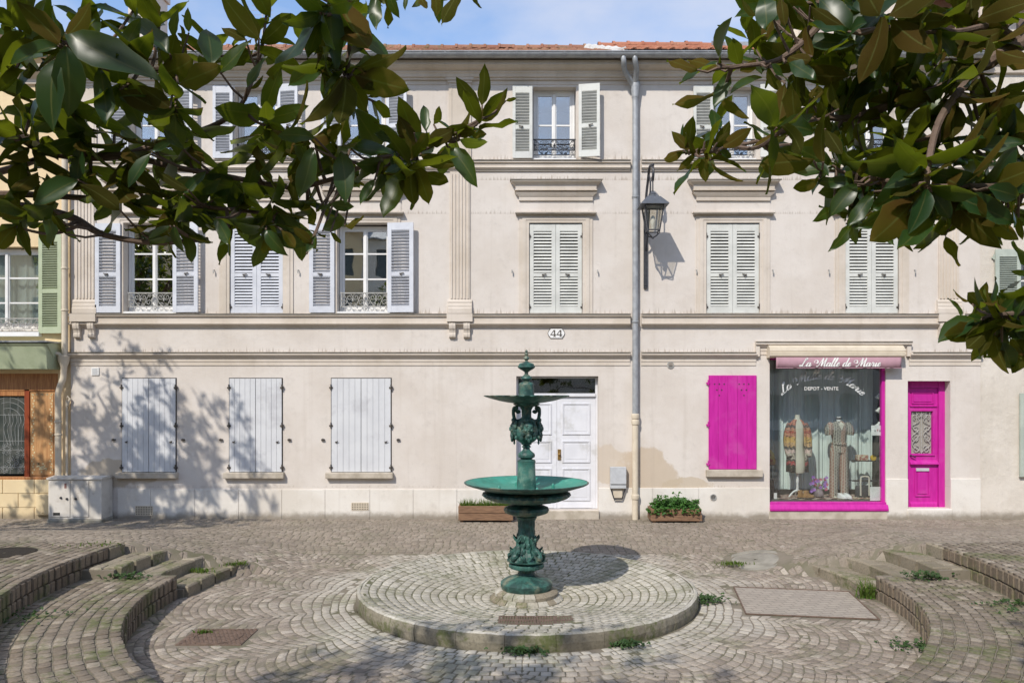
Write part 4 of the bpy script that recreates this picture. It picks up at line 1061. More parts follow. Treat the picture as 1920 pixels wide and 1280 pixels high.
# ---- roof: eaves gutter, tiles, ridge, party verge
def tile_slope(x0, x1, zoff, m, parent, pitch, name='roof'):
    y0, z0 = F - .30, 8.58 + zoff; y1, z1 = 18.0, 10.47 + zoff
    b = MB(); b.face((x0, y0, z0 - .03), (x1, y0, z0 - .03), (x1, y1, z1 - .03), (x0, y1, z1 - .03)); b.face((x0, y1, z1 - .03), (x1, y1, z1 - .03), (x1, 22.4, 8.6), (x0, 22.4, 8.6))
    o = b.build(name, m, parent)
    nrow, ncol = 24, int((x1 - x0)/pitch); V = []; Fc = []; A = []
    sl = Vector((0, y1 - y0, z1 - z0)); ln = sl.length; sl.normalize(); nn = Vector((0, -sl.z, sl.y))
    cs = [(-.5, .004), (-.28, .010), (0, .002), (.22, .030), (.42, .034), (.5, .012)]
    for r_ in range(nrow):
        for c_ in range(ncol):
            xx = x0 + (x1 - x0)*(c_ + .5 + (.0))/ncol; n0 = len(V); a = random.random()
            for t_, up in ((r_/nrow*ln - .01, .03), ((r_+1)/nrow*ln + .02, .004)):
                for u, h in cs:
                    p = Vector((xx + u*pitch*.99, y0, z0)) + sl*(t_ + random.uniform(-.006, .006)) + nn*(h + up); V.append(tuple(p)); A.append(a)
            for u, h in cs:                                   # front lip
                p = Vector((xx + u*pitch*.99, y0, z0)) + sl*(r_/nrow*ln - .01) + nn*(h + .008); V.append(tuple(p)); A.append(a)
            for j in range(5):
                Fc.append((n0+j, n0+j+1, n0+6+j+1, n0+6+j)); Fc.append((n0+12+j, n0+12+j+1, n0+j+1, n0+j))
    t = add_obj('tiles', np_mesh('tiles', np.array(V), np.array(Fc), m, np.array(A)), o); t['kind'] = 'stuff'
    bm_ = MB(); L_ = .335
    bm_.rings([[(x_, .13*math.cos(math.pi*j/8)*rr_, .12*math.sin(math.pi*j/8)*rr_) for j in range(9)] for x_, rr_ in ((-L_/2 - .03, 1.14), (-L_/2 + .03, 1.14), (-L_/2 + .035, 1.0), (L_/2, .95))], False, False)
    rm = bm_.mesh('ridge_tile', m)
    n = int((x1 - x0)/L_)
    for i in range(n): add_obj('ridge_tile', rm, o, mw=Matrix.Translation((x0 + (x1-x0)*(i+.5)/n, y1, z1 + random.uniform(-.012, .012))))
    return o
tile_slope(HX0 - .1, fx(1165), 0.0, Mx['tile'], house, .21)
tile_slope(fx(1165), HX1 + .1, 0.06, Mx['tile2'], house, .235)
b = MB(); n = 14                                           # mortar fillet between the two roofs
rs = []
for i in range(n + 1):
    t = i/n; y = F - .3 + (18.0 - F + .3)*t; z = 8.60 + 1.92*t; w_ = .11 + .035*math.sin(i*2.1); xx = fx(1163) - .25*(t) 
    rs.append([(xx - w_, y, z), (xx - w_*.6, y, z + .07 + .02*math.sin(i*3)), (xx + w_*.5, y, z + .09 + .02*math.cos(i*4)), (xx + w_, y, z + .02)])
b.rings(rs); b.build('verge_mortar', Mx['mortar'], house)
b = MB(); rs = []; GYc, GZc, gr = F - .38, 8.55, .085
for x in (HX0 - .12, HX1 + .08):
    rs.append([(x, GYc + gr*math.cos(math.pi + math.pi*j/10), GZc + gr*math.sin(math.pi + math.pi*j/10)) for j in range(11)] + [(x, GYc + (gr-.008)*math.cos(math.pi*2 - math.pi*j/10), GZc + (gr-.008)*math.sin(2*math.pi - math.pi*j/10)) for j in range(11)])
b.rings(rs[::-1]); gut = b.build('gutter', Mx['zinc'], house, smooth=True)
for i in range(40):
    x = HX0 + .1 + i*.434
    b = MB(); b.rings([[(x_, GYc + (gr+.006)*math.cos(math.pi + math.pi*j/8), GZc + (gr+.006)*math.sin(math.pi + math.pi*j/8)) for j in range(9)] for x_ in (x, x + .022)], False, False); b.build('gutter_strap', Mx['zinc'], gut)
b = MB(); b.tube([(HX0-.12, GYc - gr, GZc), (HX1+.08, GYc - gr, GZc)], .012, 6); b.build('gutter_bead', Mx['zinc'], gut)
# soffit board under the gutter
b = MB(); b.box(HX0 - .1, HX1 + .06, F - .30, F + .02, 8.52, 8.55); b.build('soffit', Mx['trim'], house)
# downpipe with two swan necks
Yp = F - .075; xp = fx(1190)
b = MB()
for sx in (1163, 1184): b.tube(catmull([(fx(sx), GYc, 8.50), (fx(sx) + .01, GYc, 8.40), (fx(sx) + .05, F - .26, 8.28), (xp - .06 + (.05 if sx > 1170 else 0), Yp - .03, 8.10), (xp - .02, Yp, 7.95)], 5), .05, 10)
b.lathe((xp, Yp), [(.09, 8.14), (.095, 8.10), (.062, 7.85), (.058, 7.80)], 14)
b.tube([(xp, Yp, 7.86), (xp, Yp, fz(782))], .056, 14)
for y in (185, 372, 604): b.lathe((xp, Yp), [(.056, fz(y-2)), (.068, fz(y-1)), (.068, fz(y)), (.058, fz(y+.6)), (.068, fz(y+1.2)), (.068, fz(y+2)), (.056, fz(y+3))], 14)
dp = b.build('downpipe', Mx['zinc'], house, smooth=True)
b = MB(); b.tube([(xp, Yp, fz(779)), (xp, Yp, -.03)], .058, 14)
for y in (779, 790, 929): b.lathe((xp, Yp), [(.057, fz(y+6)), (.072, fz(y+5)), (.078, fz(y)), (.072, fz(y-3)), (.057, fz(y-4))], 14)
b.build('downpipe', Mx['castpipe'], house, smooth=True)

# ---- small wall fittings
def grid_vent(xa, xb, ya, yb, nx_, nz_, m):
    b = MB(); x0, x1, z0, z1 = fx(xa), fx(xb), fz(yb), fz(ya); Y = F - .034
    b.box(x0, x1, F - .026, F - .02, z0, z1); o = b.build('vent', Mx['dark'], house)
    b = MB()
    for i in range(nx_+1): x = x0 + (x1-x0)*i/nx_; b.box(x - .007, x + .007, Y, F - .02, z0, z1)
    for j in range(nz_+1): z = z0 + (z1-z0)*j/nz_; b.box(x0, x1, Y + .001, F - .02, z - .007, z + .007)
    b.build('vent_grid', m, o)
grid_vent(256, 287, 948, 965, 10, 5, Mx['castpipe']); grid_vent(660, 691, 942, 955, 10, 4, Mx['castpipe'])
b = MB(); b.box(fx(172), fx(186), F-.02, F+.01, fz(703), fz(689)); o = b.build('vent', Mx['white'], house)
b = MB()
for k in range(6): b.box(fx(174), fx(184), F-.024, F-.018, fz(701 - k*1.9), fz(700 - k*1.9))
b.build('vent_grid', Mx['grey_metal'], o)
for (x, y, r_, pr) in ((1257, 684, .065, 0.0), (1336.5, 931, .06, .022)):
    b = MB()
    Mr = Matrix.Translation((fx(x), F - pr, fz(y))) @ Matrix.Rotation(R(90), 4, 'X')
    prof = [(.01, .012), (r_*.72, .012), (r_*.76, .02), (r_, .018), (r_*1.02, -.01)]
    b.lathe((0, 0), prof, 24); b.v = [tuple(Mr @ Vector(v)) for v in b.v]; o = b.build('round_vent', Mx['wiron'], house)
    b = MB()
    for k in range(-2, 3): b.box(fx(x) - .04, fx(x) + .04, F - pr - .018, F - pr - .012, fz(y) + k*.016 - .003, fz(y) + k*.016 + .003)
    b.build('vent_grid', Mx['hinge'], o)
# stay hooks beside the first-floor shutters
for x in (960, 1112+8, 1305, 1448, 1553, 1714, 402, 560):
    b = MB(); b.bar((fx(x), F, fz(506)), (fx(x), F - .05, fz(507)), .012); b.bar((fx(x), F-.05, fz(507)), (fx(x), F-.05, fz(513)), .014, .02); b.build('shutter_stay', Mx['wiron'], house)
# house number plate 44
pl = MB(); x0, x1, z0, z1 = fx(1028.5), fx(1057.5), fz(634.5), fz(615.5); xm, zm = (x0+x1)/2, (z0+z1)/2
def platepoly(g):
    a, c, e, h = x0 - g, x1 + g, z0 - g, z1 + g; n_ = .03
    return [(a+n_, e), (c-n_, e), (c-n_*.5, e+n_), (c, e+n_*1.4), (c+.018, zm), (c, h-n_*1.4), (c-n_*.5, h-n_), (c-n_, h), (a+n_, h), (a+n_*.5, h-n_), (a, h-n_*1.4), (a-.018, zm), (a, e+n_*1.4), (a+n_*.5, e+n_)]
pl.plate(platepoly(0), F-.012, F+.01); npz = pl.build('number_plate', Mx['hinge'], house); npz['label'] = 'white enamel house number plate reading 44'
pl = MB(); pl.plate(platepoly(-.009), F-.016, F-.011); pl.build('plate_face', Mx['white'], npz)
for k in (0, 1):
    b = MB(); ox = xm - .112 + k*.115; w_, h_ = .105, .125; oz = zm - h_/2
    q2 = lambda pts: [(ox + x*w_, oz + z*h_) for x, z in pts]
    b.plate(q2([(.52, .0), (.98, .0), (.98, .09), (.86, .12), (.86, .88), (.86, 1.0), (.70, 1.0), (.64, .9), (.64, .12), (.52, .09)]), F-.019, F-.0155)
    b.plate(q2([(.0, .24), (1.02, .24), (1.02, .36), (.16, .36), (.66, .88), (.70, 1.0), (.60, 1.0), (.0, .32)]), F-.0195, F-.0155)
    b.build('digit', Mx['hinge'], npz)

# ---- awning box and valance over the shop window
b = MB(); x0, x1 = fx(1437), fx(1687)
b.prism([(F+.005, fz(671)), (F-.16, fz(671)), (F-.20, fz(668)), (F-.205, fz(661.5)), (F-.19, fz(660.5)), (F-.20, fz(659)), (F-.185, fz(653)), (F-.12, fz(648)), (F+.005, fz(647))], x0, x1)
aw = b.build('awning_box', Mx['castpipe'], house); aw['label'] = 'cream rolled awning box over the shop window'
Mx['valance'] = mat('dusty_pink_canvas', (0.42, 0.245, 0.285), (0.37, 0.215, 0.25), 0.85, 6, bs=.2, bscale=20)
b = MB(); n = 60; xa, xb = fx(1449), fx(1681); VY = F - .185
rs = [[(xa + (xb-xa)*i/n, VY + .006*math.sin(i*.55)*t_ + .004*math.sin(i*1.9)*t_, fz(670.5 + 20*t_)) for i in range(n+1)] for t_ in (0, .5, 1.0)]
b.rings(rs[::-1], False); va = b.build('valance', Mx['valance'], house, smooth=True); va['label'] = 'dusty pink valance lettered in white script'
sl_ = va.modifiers.new('solid', 'SOLIDIFY'); sl_.thickness = .004
b = MB(); b.box(xa, xb, VY - .004, VY + .012, fz(691), fz(689.8)); b.build('hem_bar', Mx['valance'], va)
GLY = {
 'L': [[(.55,.80),(.62,.95),(.78,1.0),(.80,.88),(.60,.72),(.50,.45),(.36,.14),(.16,.0),(.02,.06),(.08,.17),(.28,.10),(.55,.0),(.78,.03),(.92,.18)]],
 'a': [[(.44,.36),(.34,.46),(.16,.38),(.05,.18),(.10,.02),(.24,.04),(.38,.2),(.46,.44),(.40,.16),(.44,.02),(.56,.08),(.64,.2)]],
 'M': [[(-.42,.42),(-.52,.56),(-.42,.74),(-.2,.72),(-.06,.5),(-.16,.36),(-.3,.44)],[(-.1,.06),(.0,-.02),(.12,.1),(.3,.5),(.52,1.0)],[(.52,1.0),(.52,.6),(.5,.04)],[(.5,.04),(.72,.5),(.98,1.0)],[(.98,1.0),(.93,.6),(.88,.16),(.94,.0),(1.06,.06),(1.16,.2)]],
 'l': [[(.0,.16),(.2,.5),(.34,.86),(.34,1.0),(.24,.96),(.14,.6),(.08,.2),(.14,.0),(.26,.06),(.36,.2)]],
 'e': [[(.02,.16),(.2,.22),(.34,.36),(.28,.46),(.14,.38),(.06,.18),(.12,.02),(.26,.03),(.42,.18)]],
 'd': [[(.44,.36),(.34,.46),(.16,.38),(.05,.18),(.10,.02),(.24,.04),(.38,.2)],[(.62,1.0),(.5,.6),(.42,.16),(.48,.0),(.6,.08),(.68,.2)]],
 'r': [[(.0,.16),(.12,.36),(.16,.5),(.22,.40),(.38,.40),(.32,.14),(.38,.0),(.5,.08),(.56,.18)]],
 'i': [[(.0,.16),(.16,.44),(.10,.14),(.14,.0),(.26,.06),(.36,.2)],[(.22,.64),(.25,.68)]]}
ADV = {'L': .92, 'a': .60, 'M': 1.16, 'l': .34, 'e': .40, 'd': .64, 'r': .54, 'i': .34, ' ': .42}
def script_text(s, place, h, name, m, parent, shear=.32, wgt=1.0):
    """pen-stroke lettering; place(u, v) -> 3D point for u along and v up, in units of h"""
    tot = sum(ADV[c] for c in s) + sum(.42 for c in s if c == 'M' ); u = -tot/2
    for ch in s:
        if ch == 'M': u += .42
        if ch != ' ':
            b = MB()
            for st_ in GLY[ch]:
                pts = catmull([Vector((x + shear*z, z, 0)) for x, z in st_], 6)
                nrm = []
                for i in range(len(pts)):
                    t_ = (pts[min(i+1, len(pts)-1)] - pts[max(i-1, 0)]); t_ = t_.normalized() if t_.length > 1e-6 else Vector((1, 0, 0))
                    wd = wgt * (.022 + .055*max(0, -t_.y if abs(t_.y) > .3 else 0) + .02*abs(t_.y)); nrm.append((pts[i], Vector((-t_.y, t_.x, 0))*wd))
                for i in range(len(nrm)-1):
                    (p, a), (q_, c_) = nrm[i], nrm[i+1]
                    b.face(*[place(u + w_.x, w_.y) for w_ in (p + a, p - a, q_ - c_, q_ + c_)])
            b.build('letter', m, parent)
        u += ADV[ch]
Mx['lettering'] = mat('white_lettering', (0.80, 0.79, 0.75), None, 0.6)
hv = .155; cv = fx(1566)
def pv(u, v):
    x = cv + u*hv*.92; i = (x - xa)/(xb - xa)*n; z = fz(687.5) + v*hv; t_ = (fz(670.5) - z)/.2
    return (x, VY - .007 + .006*math.sin(i*.55)*t_ + .004*math.sin(i*1.9)*t_, z)
script_text('La Malle de Marie', pv, hv, 'letter', Mx['lettering'], va)

# ---- shop window: magenta frame, glass, lettering on it
x0, x1, z0, z1 = SHOP[:4]; Ys = F + .05
b = MB(); b.box(x0, x0+.02, Ys, Ys+.07, fz(941), z1); b.box(x1-.055, x1, Ys-.02, Ys+.07, fz(941), z1); b.box(x0+.02, x1-.055, Ys, Ys+.07, z1-.06, z1)
b.prism([(Ys+.07, fz(957)), (F-.05, fz(957)), (F-.055, fz(953)), (F-.035, fz(948)), (F-.02, fz(945)), (F-.015, fz(941)), (Ys+.07, fz(941))], x0 - .004, x1 + .03)
sw = b.build('shop_window', Mx['magenta'], house, bevel=.004); sw['label'] = 'wide shop window in a magenta frame'
b = MB(); b.box(x0+.015, x1-.05, Ys+.03, Ys+.038, fz(942), z1-.05); gl = b.build('pane', Mx['glassd'], sw)
b = MB(); b.box(x0 - .02, x1 + .02, F-.03, F+.12, -.06, fz(957.4)); b.build('threshold', Mx['sill'], house, bevel=.012)
hs = .17; Yl = Ys + .027; cs_ = fx(1543.5)
Mx['lettering2'] = mat('pale_glass_lettering', (0.66, 0.67, 0.65), None, 0.6)
def pw_(u, v):
    a = u*hs*.98/1.05; rad = 1.05 + v*hs; th = a/1.0 * .95
    return (cs_ + rad*math.sin(th), Yl, fz(734) - .62 + rad*math.cos(th) - .19)
script_text('La Malle de Marie', pw_, hs, 'letter', Mx['lettering2'], sw)
def block_text(s, x, z, size, Y, m, parent, name='lettering'):
    cu = bpy.data.curves.new(name, 'FONT'); cu.body = s; cu.size = size; cu.align_x = 'CENTER'; cu.offset = size*.004; cu.extrude = .0005; cu.resolution_u = 2
    o = bpy.data.objects.new(name, cu); COL.objects.link(o)
    dg = bpy.context.evaluated_depsgraph_get(); me = bpy.data.meshes.new_from_object(o.evaluated_get(dg)); bpy.data.objects.remove(o)
    me.materials.clear(); me.materials.append(m)
    return add_obj(name, me, parent, mw=Matrix.Translation((x, Y, z)) @ Matrix.Rotation(R(90), 4, 'X'))
block_text('DEPOT - VENTE', fx(1543), fz(731.2), .092, Yl, Mx['lettering'], sw)
# ------------------------------------------------------------------ inside the shop window
def iat(px, py, Y): return (px - 960)/FPX*Y, EYE - (py - 745)/FPX*Y
SX0, SX1 = fx(1425), fx(1692); FZ = 0.33; CYb = F + .95
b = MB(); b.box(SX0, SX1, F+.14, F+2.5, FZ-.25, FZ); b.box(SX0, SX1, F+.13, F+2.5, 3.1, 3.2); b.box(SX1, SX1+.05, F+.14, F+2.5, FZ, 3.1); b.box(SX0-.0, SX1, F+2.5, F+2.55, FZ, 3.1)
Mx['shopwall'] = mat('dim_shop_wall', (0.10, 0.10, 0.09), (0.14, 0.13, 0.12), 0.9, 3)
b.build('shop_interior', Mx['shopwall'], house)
Mx['drape'] = mat('white_drape', (0.70, 0.76, 0.745), (0.62, 0.68, 0.67), 0.85, 3)
b = MB(); n = 120; x0, _ = iat(1440, 800, CYb); x1, _ = iat(1636, 800, CYb)
rs = [[(x0 + (x1-x0)*i/n, CYb + .035*math.sin(i*.42) + .02*math.sin(i*.97 + z_*.6) + .012*math.sin(i*2.1), FZ + z_) for i in range(n+1)] for z_ in (.10, 1.0, 2.0, 2.75)]
b.rings(rs, False); o = b.build('curtain', Mx['drape'], smooth=True); tag(o, 'white curtain hanging behind the mannequins in the shop window', 'curtain')
b = MB(); b.box(SX0, SX1, F+.9, F+1.02, FZ, FZ + .11); o = b.build('kick_board', Mx['dark'], house)
Mx['rug'] = mat('patterned_rug', (0.45, 0.36, 0.30), (0.20, 0.07, 0.06), 0.95, 14, .44, .56, c3=(0.66, 0.62, 0.55), s3=20)
b = MB(); xa, _ = iat(1450, 935, F+.4); xb, _ = iat(1652, 935, F+.4); nn_ = 30
b.rings([[(xa + (xb-xa)*i/nn_, F+.17 + .7*k/3, FZ + .012 + .008*math.sin(i*1.7 + k)) for i in range(nn_+1)] for k in range(4)], False)
o = b.build('rug', Mx['rug']); tag(o, 'patterned rug covering the floor of the shop window', 'rug')
# cardigan bust on a turned stand
Mx['manneq'] = mat('ivory_mannequin', (0.62, 0.58, 0.48), (0.55, 0.51, 0.42), 0.5, 4)
def band_mat(name, bands, z0, z1, zig=30, fine=60):
    m, nt, bs_ = new_mat(name); p = pos_node(nt); sp = N(nt, 'ShaderNodeSeparateXYZ'); L(nt, p, sp.inputs[0])
    zz = math_n(nt, 'DIVIDE', math_n(nt, 'SUBTRACT', sp.outputs['Z'], z0), z1 - z0)
    wv = math_n(nt, 'MULTIPLY', math_n(nt, 'PINGPONG', math_n(nt, 'MULTIPLY', sp.outputs['X'], zig), 1.0), .025)
    zz = math_n(nt, 'ADD', zz, math_n(nt, 'ADD', wv, math_n(nt, 'MULTIPLY', noise(nt, p, 9, 2), .05)))
    cr = N(nt, 'ShaderNodeValToRGB'); cr.color_ramp.interpolation = 'CONSTANT'
    while len(cr.color_ramp.elements) < len(bands): cr.color_ramp.elements.new(.5)
    for i, (t, c) in enumerate(bands): cr.color_ramp.elements[i].position = t; cr.color_ramp.elements[i].color = c + (1,)
    L(nt, zz, cr.inputs['Fac'])
    spk = sstep(nt, noise(nt, p, fine, 2, .5), .56, .62)
    col = mixc(nt, math_n(nt, 'MULTIPLY', spk, .6), cr.outputs['Color'], (0.55, 0.45, 0.33))
    spk2 = sstep(nt, noise(nt, p, fine*.45, 2, .5, (1, 1, 1.7)), .55, .60)
    col = mixc(nt, math_n(nt, 'MULTIPLY', spk2, .8), col, (0.03, 0.025, 0.025))
    L(nt, col, bs_.inputs['Base Color']); bs_.inputs['Roughness'].default_value = .95
    return m
cx, cz = iat(1495, 890, F+.45); cyb = F + .45
_, zsh = iat(0, 786, cyb); _, zhem = iat(0, 884, cyb); _, zft = iat(0, 936, cyb)
KB = [(0, (.02, .02, .02)), (.10, (.025, .025, .025)), (.17, (.40, .05, .06)), (.24, (.03, .03, .03)), (.28, (.42, .36, .30)), (.40, (.55, .40, .36)), (.47, (.06, .05, .05)), (.52, (.50, .30, .14)), (.60, (.58, .35, .10)), (.70, (.55, .26, .16)), (.78, (.40, .09, .07)), (.82, (.50, .24, .15)), (.88, (.09, .06, .05)), (.93, (.46, .16, .10))]
Mx['knit'] = band_mat('folk_knit', KB, zhem, zsh)
bust = empty('cardigan_mannequin', (cx, cyb, FZ), 'ivory bust mannequin in a folk-patterned cardigan on a turned stand', 'mannequin')
b = MB(); zs = lambda t: zhem + (zsh - zhem)*t
b.loft([(zs(-.02), cx, cyb, .13, .09), (zs(.1), cx, cyb, .165, .115), (zs(.3), cx, cyb, .15, .105), (zs(.5), cx, cyb, .115, .09), (zs(.75), cx, cyb, .14, .10), (zs(.9), cx, cyb, .15, .08), (zs(.98), cx, cyb, .09, .06), (zs(1.02), cx, cyb, .05, .045), (zs(1.09), cx, cyb, .045, .04)], 18)
b.build('torso', Mx['manneq'], bust, smooth=True)
def shell(secs, m, par, nm, a0, a1, seg=22):
    b = MB(); rs = []
    for z, x_, y_, rx, ry in secs: rs.append([(x_ + rx*math.cos(a0 + (a1-a0)*j/seg), y_ + ry*math.sin(a0 + (a1-a0)*j/seg), z) for j in range(seg+1)])
    b.rings(rs, False); o = b.build(nm, m, par, smooth=True); s_ = o.modifiers.new('solid', 'SOLIDIFY'); s_.thickness = .012; return o
shell([(zs(0), cx, cyb, .215, .15), (zs(.2), cx, cyb, .21, .15), (zs(.5), cx - .005, cyb, .19, .14), (zs(.75), cx, cyb, .175, .125), (zs(.88), cx, cyb, .17, .10), (zs(.96), cx, cyb, .12, .08), (zs(1.0), cx, cyb, .075, .065)], Mx['knit'], bust, 'cardigan', R(-58), R(246))
for s in (-1, 1):
    b = MB(); b.tube(catmull([(cx + s*.14, cyb, zs(.92)), (cx + s*.19, cyb - .01, zs(.75)), (cx + s*.205, cyb - .03, zs(.5)), (cx + s*.185, cyb - .09, zs(.30))], 5), [.055, .058, .062, .066, .07, .07, .072, .072, .07, .07, .068, .066, .065, .064, .062, .06], 12)
    b.build('sleeve', Mx['knit'], bust, smooth=True)
b = MB(); b.lathe((cx, cyb), [(.03, zs(-.02)), (.02, zs(-.1)), (.028, zs(-.14)), (.018, zs(-.2)), (.022, FZ + .38), (.032, FZ + .33), (.02, FZ + .28), (.028, FZ + .16), (.02, FZ + .12)], 12)
for k in range(3):
    a = R(200 + 120*k); b.tube(catmull([(cx, cyb, FZ + .15), (cx + .10*math.cos(a), cyb + .10*math.sin(a), FZ + .12), (cx + .2*math.cos(a), cyb + .2*math.sin(a), FZ + .03)], 4), [.022, .021, .02, .018, .016, .016, .016, .014, .014], 8)
b.build('stand', Mx['white'], bust, smooth=True)
# jumpsuit mannequin
def jump_mat():
    m, nt, bs_ = new_mat('ikat_jumpsuit'); p = pos_node(nt); sp = N(nt, 'ShaderNodeSeparateXYZ'); L(nt, p, sp.inputs[0])
    X_ = math_n(nt, 'ADD', sp.outputs['X'], math_n(nt, 'MULTIPLY', noise(nt, p, 4, 2), .02))
    st_ = math_n(nt, 'FRACT', math_n(nt, 'MULTIPLY', X_, 13.0)); row_ = math_n(nt, 'FRACT', math_n(nt, 'ADD', math_n(nt, 'MULTIPLY', sp.outputs['Z'], 36.0), math_n(nt, 'MULTIPLY', math_n(nt, 'FLOOR', math_n(nt, 'MULTIPLY', X_, 26.0)), .5)))
    dash = math_n(nt, 'GREATER_THAN', row_, .40)
    red = math_n(nt, 'GREATER_THAN', math_n(nt, 'FRACT', math_n(nt, 'MULTIPLY', X_, 4.5)), .58)
    ink = mixc(nt, red, (0.025, 0.022, 0.022), (0.24, 0.055, 0.022))
    col = mixc(nt, math_n(nt, 'MULTIPLY', dash, math_n(nt, 'GREATER_THAN', math_n(nt, 'FRACT', math_n(nt, 'MULTIPLY', X_, 26.0)), .20)), (0.50, 0.46, 0.39), ink)
    L(nt, col, bs_.inputs['Base Color']); bs_.inputs['Roughness'].default_value = .9; return m
Mx['ikat'] = jump_mat()
cx, _ = iat(1573, 860, F+.5); cyb = F + .50; zq = lambda py: iat(0, py, cyb)[1]
mq = empty('jumpsuit_mannequin', (cx, cyb, FZ), 'headless mannequin in a patterned rust and black jumpsuit', 'mannequin')
b = MB(); b.loft([(zq(848), cx, cyb, .165, .115), (zq(840), cx, cyb, .165, .115), (zq(832), cx, cyb, .135, .10), (zq(829), cx, cyb, .128, .095), (zq(815), cx, cyb, .145, .105), (zq(803), cx, cyb, .17, .11), (zq(795), cx, cyb, .16, .085), (zq(791), cx, cyb, .10, .06), (zq(789), cx, cyb, .06, .05)], 20)
b.build('bodice', Mx['ikat'], mq, smooth=True)
b = MB(); b.lathe((cx, cyb), [(.137, zq(833)), (.142, zq(831)), (.137, zq(829))], 20)
for s in (-.02, .03): b.bar((cx + s, cyb - .115, zq(830)), (cx + s*2.5, cyb - .12, zq(848)), .028, .008)
b.build('belt', Mx['ikat'], mq)
for s in (-1, 1):
    b = MB(); b.loft([(zq(931), cx + s*.105, cyb - .01, .078, .075), (zq(915), cx + s*.102, cyb, .080, .078), (zq(880), cx + s*.092, cyb, .086, .088), (zq(860), cx + s*.080, cyb, .094, .10), (zq(846), cx + s*.068, cyb, .102, .108), (zq(838), cx + s*.055, cyb, .10, .10)], 16); b.build('trouser_leg', Mx['ikat'], mq, smooth=True)
    b = MB(); b.tube(catmull([(cx + s*.13, cyb, zq(793.5)), (cx + s*.18, cyb, zq(799)), (cx + s*.205, cyb - .015, zq(807)), (cx + s*.20, cyb - .02, zq(815))], 4), [.04, .055, .065, .07, .074, .078, .08, .08, .08, .078, .076, .074, .07], 12); b.build('sleeve', Mx['ikat'], mq, smooth=True)
    b = MB(); b.loft([(FZ + .012, cx + s*.105, cyb - .04, .035, .085), (FZ + .05, cx + s*.105, cyb - .015, .033, .055), (FZ + .10, cx + s*.105, cyb, .028, .035), (zq(929), cx + s*.105, cyb, .03, .034)], 12); b.build('foot', Mx['manneq'], mq, smooth=True)
b = MB(); b.loft([(zq(792), cx, cyb, .06, .05), (zq(788), cx, cyb, .048, .045), (zq(783), cx, cyb, .046, .044), (zq(781), cx, cyb, .046, .044)], 14); b.build('neck', Mx['white'], mq, smooth=True)
b = MB(); b.lathe((cx, cyb), [(.05, zq(786)), (.053, zq(785)), (.053, zq(783.4)), (.05, zq(782.4))], 16); b.build('choker', Mx['hinge'], mq)
b = MB(); b.face((cx - .055, cyb - .115, zq(795)), (cx, cyb - .128, zq(806)), (cx + .055, cyb - .115, zq(795)), (cx, cyb - .085, zq(790))); b.build('neckline', Mx['manneq'], mq)
# boots, trainers, brown ankle boot pair
def boot(x, y, rot, m, label, name='ankle_boot', hgt=.13, L_=.24):
    t = empty(name, (x, y, FZ + .02), label, 'shoe')
    b = MB(); secs = [(0.0, 0, 0, .042, L_/2), (.02, 0, 0, .046, L_/2 + .005), (.045, 0, .01, .044, L_*.42), (.075, 0, .045, .038, L_*.24), (hgt, 0, .055, .042, L_*.22), (hgt + .006, 0, .055, .036, L_*.19)]
    b.loft([(z, a, c, d, e) for z, a, c, d, e in secs], 14)
    Mr = Matrix.Translation((x, y, FZ + .032)) @ Matrix.Rotation(rot, 4, 'Z'); b.v = [tuple(Mr @ Vector(v)) for v in b.v]; b.build('upper', m, t, smooth=True)
    b = MB(); b.loft([(0, 0, 0, .046, L_/2 + .006), (.014, 0, 0, .046, L_/2 + .006)], 14); Mr = Matrix.Translation((x, y, FZ + .019)) @ Matrix.Rotation(rot, 4, 'Z'); b.v = [tuple(Mr @ Vector(v)) for v in b.v]; b.build('sole', Mx['dark'] if hgt > .1 else Mx['white'], t)
Mx['suede'] = mat('tan_suede', (0.36, 0.21, 0.08), (0.26, 0.14, 0.05), 0.9, 20); Mx['black_lth'] = mat('dark_brown_leather', (0.05, 0.03, 0.02), None, 0.5)
xb_, _ = iat(1505, 930, F+.3); boot(xb_, F+.32, R(115), Mx['suede'], 'tan suede ankle boot nearer the turned stand'); boot(xb_ + .10, F+.27, R(100), Mx['suede'], 'tan suede ankle boot nearer the flower vase')
xb_, _ = iat(1578, 930, F+.28); boot(xb_, F+.26, R(35), Mx['white'], 'white trainer left of its pair below the jumpsuit', 'trainer', .075, .2); boot(xb_ + .10, F+.24, R(20), Mx['white'], 'white trainer right of its pair below the jumpsuit', 'trainer', .075, .2)
xb_, _ = iat(1452, 925, F+.4); boot(xb_, F+.42, R(70), Mx['black_lth'], 'tall dark brown boot in the left corner of the shop window', 'tall_boot', .30)
